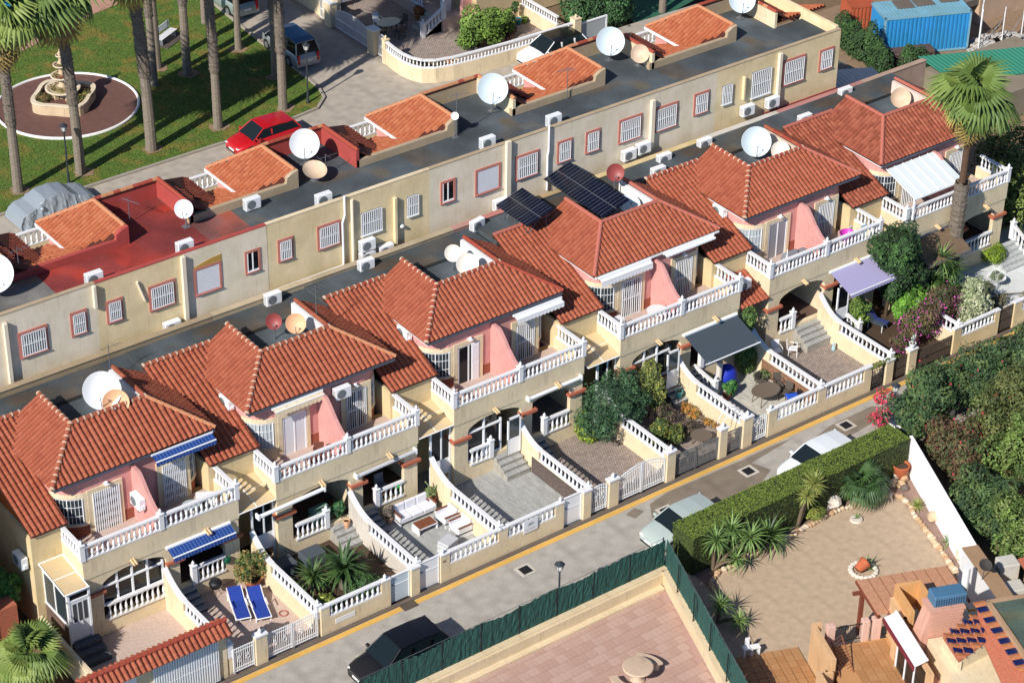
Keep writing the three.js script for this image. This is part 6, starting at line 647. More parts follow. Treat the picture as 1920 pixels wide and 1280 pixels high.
solo('patio_parasol', 'pale blue parasol at the top edge beside the villa wall', 'parasol', [lathe([[0, 2.3], [.5, 2.15], [1.5, 1.75], [1.5, 1.7], [.03, 2.1], [.03, 0], [0, 0]], 42.2, ULY, -43.5, 8)], M('pale_blue_canvas', '#9fb1cc', { t: 'cloth' }));
solo('white_trailer', 'white covered trailer shape at the villa fence, top edge', 'trailer', [rbox(40.6, 42.6, ULY + .35, ULY + 1.2, -44.6, -42.6, .12)], whiteP);
roundTable('pale oval garden table on the villa patio', [42.1, ULY, -38.0], .6, .72, M('pale_green_top', '#aeb9b2', { roughness: .3 }), blackM, 1.35); for (const [x, z, a, l] of [[41.2, -37.4, 1.2, 'dark villa chair at the left of the oval table'], [42.2, -36.9, 3.1, 'dark villa chair in front of the oval table'], [43.1, -38, -1.4, 'dark villa chair at the right of the oval table'], [42, -39, 0, 'pale villa chair behind the oval table']]) plasticChair(l, [x, ULY, z], a, l.startsWith('pale') ? whiteP : M('brown_mesh'), 'garden_chair');
pot('terracotta pot with orange plant by the villa stairs', [44.6, ULY, -38.2], .32, .55, M('ochre_pot', '#c48a4e', { t: 'tileT' })); shrub('pot_plant', 'rust coloured plant in the ochre pot by the villa stairs', [44.6, ULY + .5, -38.2], [[0, .25, 0, .4, .3, .4]], 500, .14, ['#8a5228', '#6d4a24', '#a06a34']); pot('stone urn inside the curved wall', [42.6, ULY, -31.6], .24, .5, limeS); solo('garden_ornament', 'small terracotta ornament inside the curved wall', 'ornament', [lathe([[0, 0], [.22, 0], [.28, .2], [.18, .4], [.2, .55], [.1, .7], [0, .75]], 42.3, ULY, -31.9, 12)], M('ochre_pot'));
for (const [x, z, m, l] of [[49.0, -34.3, '#2f8fae', 'left turquoise pot against the villa wall'], [49.5, -34.25, '#2b8299', 'right turquoise pot against the villa wall'], [49.95, -34.2, '#6d8f3c', 'green pot against the villa wall']]) pot(l, [x, ULY, z], .22, .38, M(l.split(' ')[0] + '_pot' + m, m, { roughness: .35 }));
const greenA = ['#5c7a2f', '#6b8a38', '#4d6a28', '#7d9a48', '#54702e'], greenD = ['#2c4a26', '#36562b', '#243f22', '#42632f'], olive = ['#6a7240', '#7b8350', '#5a6436', '#878a5a'];
shrub('round_bush', 'large round light green bush on the villa patio', [45.6, ULY, -33.2], [[0, 1.3, 0, 1.6, 1.25, 1.2], [-1.0, 1.0, .4, .9, .9, .8], [1.2, 1.2, .3, 1.0, 1.0, .9]], 9000, .2, greenA); shrub('tall_shrub', 'slim light green shrub right of the round bush', [47.8, ULY, -33.2], [[0, .9, 0, .6, .9, .5]], 1500, .18, greenA); shrub('low_shrub', 'dark low shrub inside the corner of the curved wall', [40.7, ULY, -32.4], [[0, .4, 0, .7, .45, .7], [.9, .35, .5, .6, .35, .5]], 1800, .16, ['#43502f', '#58603a', '#6a5a44']); shrub('red_shrub', 'reddish shrub beside the turquoise pots', [48.0, ULY, -33.3], [[0, .35, 0, .6, .4, .5], [-.9, .3, .6, .8, .3, .4]], 1400, .14, ['#5a3a34', '#6d4a3c', '#4f4a30']); shrub('ball_cactus', 'round dark plant standing above the turquoise pots', [49.5, ULY + .6, -34.6], [[0, .45, 0, .32, .45, .3]], 600, .12, greenD);
for (const [x, z, r, l] of [[52.6, -32.0, 1.25, 'left of the two large dark cypress trees'], [54.7, -31.2, 1.5, 'right and larger of the two dark cypress trees'], [53.6, -31.4, 1.0, 'narrow dark cypress between the two large ones']]) { const t = thing('cypress_tree', l + ' beside the white gate', 'cypress', [x, ULY, z], { local: 1 }); foliage(t, 'crown', [[0, 2.2, 0, r, 2.4, r], [0, 3.6, 0, r * .7, 1.8, r * .7]], 6500, .22, ['#2b4a2a', '#355a31', '#223d24', '#3f6638'], { up: 1.1, hang: -2 }); part(t, 'trunk', [cyl(0, 0, 1.5, 0, .14)], barkM); }
{ const t = thing('panel_gate', 'white framed gate between the curved wall and the cypresses', 'gate', [51.8, ULY, -29.9]); part(t, 'panel', [box(51, 53.2, ULY + .1, ULY + 1.25, -29.93, -29.88)], M('perforated_panel', '#9ba2a6')); part(t, 'gate_frame', [box(51, 51.1, ULY, ULY + 1.5, -29.95, -29.85), box(53.1, 53.2, ULY, ULY + 1.3, -29.95, -29.85), box(51, 53.2, ULY + 1.25, ULY + 1.33, -29.96, -29.84)], whiteM); }
struct('green_court', [sheet([[56, -62], [56, -29.5], [70, -33], [84, -40], [84, -62]], -1.16)], M('court_green', '#2c6a55', { t: 'asph' })); fanPalm('palm trunk standing on the green court at the top edge', [58.4, -1.15, -30.6], 10, { r: .22, n: 20 });
// ---------- builders yard at the top right ----------
const YY = -4.68; struct('builders_yard', [sheet([[62, -10], [62, -30], [71, -32], [140, -32], [140, 20], [62, 20]], YY + .03)], M('yard_dirt', '#b19a84', { t: 'gravel', b: 'gravel', bs: .02 }));
const contBlue = M('container_blue', '#2f8fd2', { t: 'stained', roughness: .5 });
function container(name, label, x, z, turn, L, W, Hh, m, rm) { const t = thing(name, label, 'container', [x, YY, z], { local: 1, turn }); const ribs = (n, len, f) => { const g = []; for (let i = 0; i < n; i++) g.push(f(-len / 2 + len * (i + .5) / n, len / n)); return g; }; part(t, 'shell', [box(-L / 2, L / 2, .15, Hh - .05, -W / 2, W / 2)], m); const side = (s) => part(t, 'side_wall', ribs(Math.round(L / .28), L, (u, w) => prism([[u - w * .34, .2, s * W / 2], [u + w * .34, .2, s * W / 2], [u + w * .22, .2, s * (W / 2 + .045)], [u - w * .22, .2, s * (W / 2 + .045)]], [0, Hh - .35, 0])), m); side(1); side(-1); part(t, 'end_wall', ribs(Math.round(W / .28), W, (u, w) => prism([[-L / 2, .2, u - w * .34], [-L / 2, .2, u + w * .34], [-L / 2 - .045, .2, u + w * .22], [-L / 2 - .045, .2, u - w * .22]], [0, Hh - .35, 0])), m); part(t, 'edge_rail', [box(-L / 2 - .06, L / 2 + .06, Hh - .15, Hh, W / 2 - .04, W / 2 + .06), box(-L / 2 - .06, L / 2 + .06, Hh - .15, Hh, -W / 2 - .06, -W / 2 + .04), box(-L / 2 - .06, -L / 2 + .06, Hh - .15, Hh, -W / 2, W / 2), box(L / 2 - .06, L / 2 + .06, Hh - .15, Hh, -W / 2, W / 2), box(-L / 2 - .06, -L / 2 + .08, .1, Hh, W / 2 - .08, W / 2 + .06), box(L / 2 - .08, L / 2 + .06, .1, Hh, W / 2 - .08, W / 2 + .06), box(-L / 2 - .06, L / 2 + .06, .08, .22, W / 2 - .06, W / 2 + .06)], rm); part(t, 'roof', [box(-L / 2 + .06, L / 2 - .06, Hh - .05, Hh - .03, -W / 2 + .04, W / 2 - .04), ...ribs(Math.round(L / .25), L - .2, (u, w) => box(u - w * .25, u + w * .25, Hh - .03, Hh, -W / 2 + .06, W / 2 - .06))], rm); return t; }
{ const e = -.405, cx = (70.74 + 76.06) / 2 + .48, cz = (-22.57 - 20.28) / 2 - 1.1; container('shipping_container', 'bright blue ribbed shipping container in the builders yard', cx, cz, e, 5.95, 2.44, 2.85, contBlue, M('container_roof_blue', '#7fb3cc', { t: 'stained', roughness: .55 })); const q = (u, v) => [cx + u * cos(e) + v * sin(e), cz - u * sin(e) + v * cos(e)]; for (const [u, v, w, d, l] of [[-1.1, -.5, 1.2, 1.2, 'left weathered grey sheet lying on the blue container'], [.3, -.6, 1.3, 1.1, 'middle weathered grey sheet lying on the blue container'], [2.1, -.7, 1.3, .9, 'right weathered grey sheet lying on the blue container']]) { const [x, z] = q(u, v); const t = thing('metal_sheet', l, 'sheet', [x, -1.83, z], { local: 1, turn: e + rr(-.05, .05) }); part(t, 'sheet', [box(-w / 2, w / 2, .02, .07, -d / 2, d / 2)], M('old_sheet', '#6f6862', { t: 'stained' })); const g = []; for (let i = 0; i < 7; i++) g.push(box(-w / 2 + i * w / 7, -w / 2 + i * w / 7 + .06, .07, .1, -d / 2, d / 2)); part(t, 'ribs', g, M('old_sheet')); } }
container('site_skip', 'orange metal container left of the blue one at the top edge', 72.1, -26.6, -.405 + PI / 2, 2.0, 1.6, 2.3, M('skip_orange', '#b0583a', { t: 'stained' }), M('skip_orange'));
for (let i = 0; i < 4; i++) { const t = solo('brick_bundle', ['lower left', 'lower right', 'upper left', 'upper right'][i] + ' brown wrapped bundle before the blue container', 'bundle', [rbox(-.75, .75, 0, .52, -.5, .5, .06).rotateY(-.405).translate(70.9 + (i % 2) * 1.35, YY + .03 + floor(i / 2) * .54, -20.9 + (i % 2) * .5 - floor(i / 2) * .2)], M('brown_wrap', '#5d4c48', { t: 'stained' })); }
{ const g = [], n = 900; const rub = (cx, cz, R, n, hh) => { for (let i = 0; i < n; i++) { const a = rr(0, 6.28), r = R * sqrt(rnd()), s = rr(.08, .32), q = new THREE.IcosahedronGeometry(s, 0).scale(rr(.5, 1.4), rr(.3, .8), rr(.5, 1.4)).rotateY(rr(0, 3)).rotateX(rr(-.5, .5)); q.translate(cx + r * cos(a), YY + rr(0, hh) * (1 - r / R) + s * .3, cz + r * sin(a)); g.push(q); } }; rub(78.2, -18.4, 2.6, 320, 1.3); rub(81, -15.8, 2.5, 160, .8); tag(mesh('rubble', join([g]), M('pale_rubble', '#b8b6b6', { t: 'stained' }), scene), 'heap of pale grey rubble and scrap right of the blue container', 'rubble', null, 'stuff'); const g2 = []; for (let i = 0; i < 120; i++) { const s = rr(.08, .25); g2.push(new THREE.IcosahedronGeometry(s, 0).scale(1.2, .6, 1).translate(rr(71, 75.5) , YY + s * .4, 0).translate(0, 0, rr(-19.3, -18.3))); } for (let i = 0; i < 50; i++) { const s = rr(.1, .3); g2.push(new THREE.IcosahedronGeometry(s, 0).scale(1.2, .7, 1).translate(rr(69.5, 71.4), YY + s * .4, rr(-27, -24.5))); } tag(mesh('broken_stone', join([g2]), M('broken_stone', '#cfc9c2', { t: 'stained' }), scene), 'strip of white broken stone in front of the blue container', 'rubble', null, 'stuff'); }
{ const t = thing('scaffold', 'white scaffold frames at the right end of the blue container', 'scaffold', [76.6, YY, -19.4]); const g = []; for (const [x, z] of [[76.1, -19.2], [77.2, -20.2], [77.6, -18.6], [79, -18.2]]) { g.push(bar([x, YY, z], [x, YY + 3, z], .035)); for (let i = 0; i < 6; i++) g.push(bar([x, YY + .4 + i * .48, z], [x + .55, YY + .4 + i * .48, z - .45], .02)); g.push(bar([x + .55, YY, z - .45], [x + .55, YY + 3, z - .45], .035)); } part(t, 'frame', g, whiteM); part(t, 'brace', [bar([76.1, YY + .3, -19.2], [77.6, YY + 2.6, -18.6], .022), bar([77.6, YY + .3, -18.6], [79, YY + 2.6, -18.2], .022)], greyM); }
{ const greenS = M('green_sheet', '#2f7a66', { roughness: .5 }); const roofs = (label, pts, m) => { const t = thing('shed_roof', label, 'shed roof', [pts[0][0], YY, pts[0][2]]); part(t, 'sheet', [prism(pts, [0, -.05, 0])], m); const g = [], a = V3(...pts[0]), b = V3(...pts[1]), d = V3(...pts[3]), c = V3(...pts[2]), n = Math.round(a.distanceTo(b) / .32); for (let i = 0; i <= n; i++) { const p = a.clone().lerp(b, i / n), q = d.clone().lerp(c, i / n); g.push(bar([p.x, p.y + .02, p.z], [q.x, q.y + .02, q.z], .045, undefined, 5)); } part(t, 'ribs', g, m); part(t, 'wall', [box(min(...pts.map((p) => p[0])) + .3, max(...pts.map((p) => p[0])) - .3, YY, min(...pts.map((p) => p[1])) - .1, min(...pts.map((p) => p[2])) + .3, max(...pts.map((p) => p[2])) - .3)], M('shed_wall', '#8f8678', { t: 'stained' })); return t; };
  roofs('green ribbed shed roof behind the palm crown', [[68.5, -1.9, -17.4], [77, -1.9, -13.6], [77.4, -2.6, -11.2], [68.9, -2.6, -14.6]], greenS); roofs('white corrugated carport roof in the shade past the end of the back houses', [[57.5, -3.0, -24.0], [66.6, -3.0, -19.6], [65.6, -3.3, -15.2], [56.5, -3.3, -17.5]], M('white_sheet', '#d5d4d0', { roughness: .6 })); roofs('dark green shed roof at the right edge', [[73.5, -2.2, -9.6], [82, -2.2, -6], [82.5, -2.6, -3], [74, -2.6, -6.6]], greenS); }
for (let i = 0; i < 9; i++) { const x = [69.9, 69.6, 69.4, 69.3, 69.2, 69.0, 68.9, 70.0, 70.6][i], z = [-25.6, -24.8, -24, -23.2, -22.3, -21.5, -20.7, -19.6, -19.1][i], hgt = [2.3, 2.1, 2.4, 2.0, 3.0, 2.2, 1.9, 2.2, 2.1][i]; const t = thing('hedge_conifer', ['first', 'second', 'third', 'fourth', 'tallest', 'sixth', 'seventh', 'eighth, squarish', 'last, squarish'][i] + ' conifer of the row behind the carport counted from the top', 'conifer', [x, YY, z], { local: 1, group: 'conifers in the row behind the carport' }); foliage(t, 'crown', [[0, hgt * .5, 0, .62, hgt * .52, .62], [0, hgt * .8, 0, .35, hgt * .28, .35]], 1500, .2, ['#2f4c26', '#3a5a2b', '#284222'], { up: 1, hang: -2 }); part(t, 'trunk', [cyl(0, 0, hgt * .4, 0, .08)], barkM); }
solo('debris_pile', 'reddish scrap branches left of the brown bundles', 'debris', [...Array(60)].map(() => { const x = rr(69.7, 70.6), z = rr(-22, -21), y = YY + rr(.1, .7); return bar([x, y, z], [x + rr(-.4, .4), y + rr(-.2, .3), z + rr(-.4, .4)], .02, .02, 4); }), M('rust_wood', '#6d3a2c'));
{ const t = thing('warehouse', 'pale beige wall of a shed at the top right corner', 'shed', [86, YY, -24]); part(t, 'wall', [box(79.5, 96, YY, -1.9, -30, -22.5)], M('pale_shed', '#c9ae95', { t: 'stained' })); part(t, 'roof', [box(79.2, 96.3, -1.9, -1.75, -30.3, -22.2)], M('old_sheet')); solo('timber_stack', 'dark timber boards stacked by the beige shed wall', 'timber', [...Array(6)].map((_, i) => box(78, 81, -3.2 + i * .08, -3.14 + i * .08, -23.6 + i * .05, -22.6)), M('grey_timber', '#7f7a76', { t: 'wood' })); }
// ---------- foreground: screen fence and pink patio, gravel garden, corner house ----------
const PY = -5;
const pave = ['#c7a79e', '#c3a298', '#caaba2', '#c19f95'].map((c, i) => M('stamped_' + i, c, { t: 'stained' }));
struct('patio_bed', [sheet([[-12, 11.4], [23.85, 11.4], [17, 31], [-12, 45]], PY - .03)], M('patio_joint', '#ab8b83'));
{ const t = thing('pink_patio', 'pink patio of stamped paving slabs inside the green screen fence', 'patio', [16, PY, 18]); const ed = (x, z) => z > 11.5 && x < 23.75 - (z - 11.46) * .375; const s = .52, list = []; for (let j = 0; j < 34; j++) for (let i = -30; i < 30; i++) { const x = 11 + i * s + (j % 2) * s / 2, z = 11.5 + (j + .5) * s; if (!ed(x + s / 2, z) || x < 4 || z > 27) continue; list.push([x, z]); } list.sort((a, b) => a[1] - b[1] || a[0] - b[0]); const pg = [0, 1].map((k) => boxUV(norm(rbox(-s / 2 + .007, s / 2 - .007, -.03, 0, -s / 2 + .007, s / 2 - .007, .006, 1)))); const f = offs.get(t), vis = list.filter(([x, z]) => z < 12.5 + (x - 8) * .62 + 7 && x > 9).slice(0, 300), set = new Set(vis); for (const [x, z] of vis) { const o = mesh('paving_slab', pg[0], pick(pave), t); o.position.set(x + f[0], PY + .004 + rr(-.003, .003) + f[1], z + f[2]); } const inst = [], cols = []; for (const p of list) if (!set.has(p)) { inst.push(new THREE.Matrix4().makeTranslation(p[0], PY + .004, p[1])); cols.push(pick(pave).color.clone()); } stuffInst(t, 'paving_slabs', pg[1], M('stamped_blend', '#ffffff', { t: 'stained' }), inst, cols); }
const copingW = M('cream_coping', '#e6d3b0', { t: 'stucco', b: 'stuccoB', bs: .004 });
{ const t = thing('patio_wall', 'low cream wall with wide coping round the pink patio', 'garden wall', [10, PY, 11.2]); part(t, 'wall', [box(-20, 24.1, PY, -4.34, 11.05, 11.42)], copingW); part(t, 'coping', [box(-20, 24.15, -4.34, -4.28, 10.98, 11.3)], copingW); const d = V3(-.351, 0, .936), L = 20, a = atan2(-d.z, d.x), cx = 24.02 + d.x * L / 2, cz = 11.3 + d.z * L / 2; part(t, 'wall', [new THREE.BoxGeometry(L, .66, .42).rotateY(a).translate(cx, -4.67, cz)], copingW); part(t, 'coping', [new THREE.BoxGeometry(L, .06, .46).rotateY(a).translate(cx, -4.31, cz)], copingW); part(t, 'step', [box(-20, 23.6, PY - .02, PY + .12, 11.42, 11.75)], copingW); }
{ const scr = M('green_screen', '#23564f', { t: 'screen', roughness: .9 }); const t = thing('screen_fence', 'dark green screen fence on the patio wall beside the street', 'fence', [10, -4.4, 10.9]); const run = (A, B, n, nm) => { for (let i = 0; i < n; i++) { const p = [], a = [A[0] + (B[0] - A[0]) * i / n, A[1] + (B[1] - A[1]) * i / n], b = [A[0] + (B[0] - A[0]) * (i + 1) / n, A[1] + (B[1] - A[1]) * (i + 1) / n], dx = b[0] - a[0], dz = b[1] - a[1], L = hypot(dx, dz), nx = -dz / L, nz = dx / L, m = 26; const Q = (u, v) => { const w = .012 * sin(u * 45 + N(3, u * .4 + i * .1, v * .2) * 9) + .05 * (N(3, u * .6 + i * .37, v * .2) - .5), top = -2.72 + .07 * sin((u + i) * 3.1) + .05 * (N(4, u * .5 + i * .13, .2) - .5) - .05 * sin(u * PI) + .02 * sin(u * 31 + i); return [a[0] + dx * u + nx * w, -4.42 + (top + 4.42) * v, a[1] + dz * u + nz * w]; }; for (let j = 0; j < m; j++) for (let k = 0; k < 6; k++) { const q = [Q(j / m, k / 6), Q((j + 1) / m, k / 6), Q((j + 1) / m, (k + 1) / 6), Q(j / m, (k + 1) / 6)]; p.push(...q[0], ...q[1], ...q[2], ...q[0], ...q[2], ...q[3]); } const g = new THREE.BufferGeometry(); g.setAttribute('position', new THREE.Float32BufferAttribute(p, 3)); g.computeVertexNormals(); part(t, nm, [g], scr); part(t, 'fence_post', [cyl(a[0] + nx * .1, -4.5, -2.7, a[1] + nz * .1 - .1, .03, .03, 6)], blackM); } }; run([-14, 10.98], [24.15, 10.98], 18, 'screen_panel'); run([24.2, 11.0], [17.4, 29.1], 9, 'screen_panel'); part(t, 'top_wire', [bar([-14, -2.74, 10.9], [24.15, -2.74, 10.9], .012), bar([24.2, -2.74, 11], [17.4, -2.74, 29.1], .012)], greyM); }
{ const t = thing('stone_table', 'round pale stone table on the pink patio', 'table', [18.55, PY, 15.9], { local: 1 }); const st = M('cast_stone', '#d3bca6', { t: 'stucco' }); part(t, 'tabletop', [lathe([[0, .68], [.66, .68], [.7, .71], [.7, .77], [.66, .8], [0, .8]], 0, 0, 0, 30)], st); part(t, 'pedestal', [lathe([[0, 0], [.34, 0], [.34, .08], [.18, .16], [.16, .5], [.28, .68], [0, .68]], 0, 0, 0, 16)], st); for (const [a, l] of [[.4, 'curved stone bench right of the round patio table'], [3.3, 'curved stone bench left of the round patio table']]) { const b = thing('stone_bench', l, 'bench', [18.55, PY, 15.9], { local: 1 }); part(b, 'seat', [arcWall(0, 0, .95, a - .55, a + .55, .38, .46, .36, 10)], st); for (const q of [-.35, .35]) part(b, 'leg', [arcWall(0, 0, 1.02, a + q - .1, a + q + .1, 0, .38, .2, 3)], st); } }
// gravel garden
struct('gravel_garden', [sheet([[24.0, 11.0], [39.7, 11.0], [35.0, 21.5], [31, 20.5], [25.5, 19.6], [22.4, 18.9], [21.2, 19]], PY - .02)], M('tan_gravel', '#e6d3bb', { t: 'gravel', b: 'gravel', bs: .015 }));
struct('red_bed', [sheet([[25.5, 11.0], [39.7, 11.0], [35.2, 21.0], [34.6, 20.4], [35.9, 17.9], [37.15, 14.4], [37.7, 12.7], [36.5, 12.3], [34.1, 11.9], [31.5, 12.0], [29.3, 12.15], [26.5, 12.2], [25.4, 13]], PY - .014)], M('rosy_gravel', '#b89d95', { t: 'gravel', b: 'gravel', bs: .015 }));
{ const line = [[25.3, 13.2], [25.7, 12.6], [26.5, 12.2], [27.9, 12.15], [29.3, 12.15], [31.5, 12.05], [33, 12.0], [34.1, 11.88], [36.3, 12.3], [37.6, 12.6], [37.6, 13.5], [37.15, 14.4], [36.6, 16], [35.9, 17.9], [35.3, 19.3]]; const t = thing('stone_edging', 'curving border of pale stones round the tan gravel', 'stone border', [32, PY, 12.5]); const gs = [0, 1, 2, 3].map((k) => boxUV(norm((() => { const g = new THREE.IcosahedronGeometry(.14, 1), p = g.attributes.position; for (let i = 0; i < p.count; i++) { const f = .8 + .45 * N(2, p.getX(i) * 2 + k, p.getY(i) * 2 + p.getZ(i)); p.setXYZ(i, p.getX(i) * f * 1.15, p.getY(i) * f * .8, p.getZ(i) * f); } g.computeVertexNormals(); return g; })()))), sm = ['#d8c2a4', '#cdb08c', '#e2d3bd', '#c9a684'].map((c, i) => M('edge_stone_' + i, c, { t: 'stucco' })); const f = offs.get(t); for (let i = 0; i < line.length - 1; i++) { const [a, b] = [line[i], line[i + 1]], L = hypot(b[0] - a[0], b[1] - a[1]), n = Math.max(1, Math.round(L / .23)); for (let j = 0; j < n; j++) { const o = mesh('stone', pick(gs), pick(sm), t), q = (j + .5) / n; o.position.set(a[0] + (b[0] - a[0]) * q + rr(-.04, .04) + f[0], PY + .06 + f[1], a[1] + (b[1] - a[1]) * q + rr(-.04, .04) + f[2]); o.rotation.y = rr(0, 6); o.scale.setScalar(rr(.75, 1.25)); } }
  const rock = (l, x, z, s, m) => { const g = gs[floor(rnd() * 4)].clone().scale(s, s * 1.3, s).rotateY(rr(0, 6)).translate(x, PY + .12 * s, z); solo('rock', l, 'rock', [g], m); }; rock('tall white rock at the hedge foot', 34.3, 11.5, 3.0, M('white_rock', '#e5ddd2', { t: 'stucco' })); rock('pale rock by the white wall, lower one', 36.5, 18.2, 2.4, sm[2]); rock('pale rounded rock by the white wall, upper one', 37.6, 15.2, 1.9, sm[0]); rock('small dark rock in the rosy bed', 38.2, 12.6, 1.2, M('dark_rock', '#6d625c')); for (let i = 0; i < 7; i++) rock(['first', 'second', 'third', 'fourth', 'fifth', 'sixth', 'seventh'][i] + ' flat pale rock from the left round the large terracotta pot', 38.0 + i * .25, 12.0 - .15 * i + (i % 2) * .45, 1.5, sm[i % 4]); }
pot('large terracotta pot in the corner by the white wall', [38.75, PY, 11.75], .42, .85, M('pot_terracotta', '#c8714a', { t: 'tileT' }));
{ const t = thing('stone_ring', 'ring of white stones round the tipped pot in the gravel', 'stone ring', [32.1, PY, 16.1]); for (let i = 0; i < 18; i++) { const a = i / 18 * 6.28; part(t, 'stone', [new THREE.IcosahedronGeometry(.13, 1).scale(1.1, .7, 1).translate(32.1 + .6 * cos(a), PY + .06, 16.1 + .6 * sin(a))], M('white_rock')); } const p = thing('tipped_pot', 'tipped terracotta pot with an aloe inside the stone ring', 'plant pot', [32.0, PY, 16.1], { local: 1 }); part(p, 'pot', [lathe([[0, 0], [.2, 0], [.3, .5], [.32, .5], [.32, .55], [.26, .55], [.2, .1], [0, .1]], 0, 0, 0, 16).rotateZ(-1.2).translate(-.3, .28, 0)], M('pot_terracotta')); rosette(p, [.3, .15, 0], 16, .65, .1, yuc, { droop: .15, el0: .2 }); }
{ const t = thing('planted_disc', 'white concrete disc with a small succulent in the gravel', 'planter', [34.6, PY, 13.0], { local: 1 }); part(t, 'disc', [cyl(0, 0, .1, 0, .32, .3, 22)], M('white_rock')); rosette(t, [0, .1, 0], 8, .4, .06, yuc, { droop: .2, el0: .4 }); }
// hedge
{ const t = thing('hedge', 'long clipped green hedge between the street and the gravel garden', 'hedge', [32, PY, 10.8]); part(t, 'hedge_body', [box(25.35, 39.2, PY - .4, -2.84, 10.15, 11.62)], M('hedge_mass', '#2c3a18', { t: 'leafy', b: 'leafy', bs: .05 })); const n = 46000, top = [], sideL = [], g = (list, pal) => { const m = list.length, pos = new Float32Array(m * 9), col = new Float32Array(m * 9); list.forEach(([x, y, z, nx, ny, nz], i) => { const s = rr(.02, .045), a = V3(rr(-1, 1), rr(-1, 1), rr(-1, 1)), b = V3(nx + rr(-.6, .6), ny + rr(-.6, .6), nz + rr(-.6, .6)).normalize(); a.cross(b).normalize(); const c = a.clone().cross(b); pos.set([x + a.x * s, y + a.y * s, z + a.z * s, x - a.x * s, y - a.y * s, z - a.z * s, x + c.x * s * 2, y + c.y * s * 2, z + c.z * s * 2], i * 9); const q = lin3(pick(pal)), v = rr(.75, 1.2); for (let j = 0; j < 3; j++) col.set([q[0] * v, q[1] * v, q[2] * v], i * 9 + j * 3); }); const gg = new THREE.BufferGeometry(); gg.setAttribute('position', new THREE.BufferAttribute(pos, 3)); gg.setAttribute('color', new THREE.BufferAttribute(col, 3)); gg.computeVertexNormals(); return gg; }; for (let i = 0; i < n; i++) { const x = rr(25.3, 39.3), k = rnd(); if (k < .45) top.push([x, -2.84 + rr(-.02, .015), rr(10.12, 11.65), 0, 2.5, 0]); else if (k < .9) sideL.push([x, rr(PY, -2.86), 11.61 + rr(-.02, .03), 0, .2, 1.6]); else sideL.push([25.34 + rr(-.03, .02), rr(PY, -2.86), rr(10.15, 11.6), -1.6, .2, 0]); } const f = offs.get(t); mesh('hedge_sides', g(sideL, ['#3a4a1e', '#45551f', '#2f3d19', '#4f5a28']).translate(...f), leafMat, t); mesh('hedge_top', g(top, ['#62782a', '#6d832e', '#566c25', '#7a8d38']).translate(...f), leafMat, t); }  // side leaves and body coloured darker than the top, self-shade painted in
{ const t = thing('white_wall', 'bright white garden wall at the right of the gravel garden', 'garden wall', [37.3, PY, 16.2], { local: 1 }); const d = V3(-.43, 0, .903), L = 10.6; part(t, 'wall', [new THREE.BoxGeometry(L, 2.15, .16).rotateY(atan2(-d.z, d.x)).translate(0, .98, 0)], M('bright_white', '#f4f6f8')); }
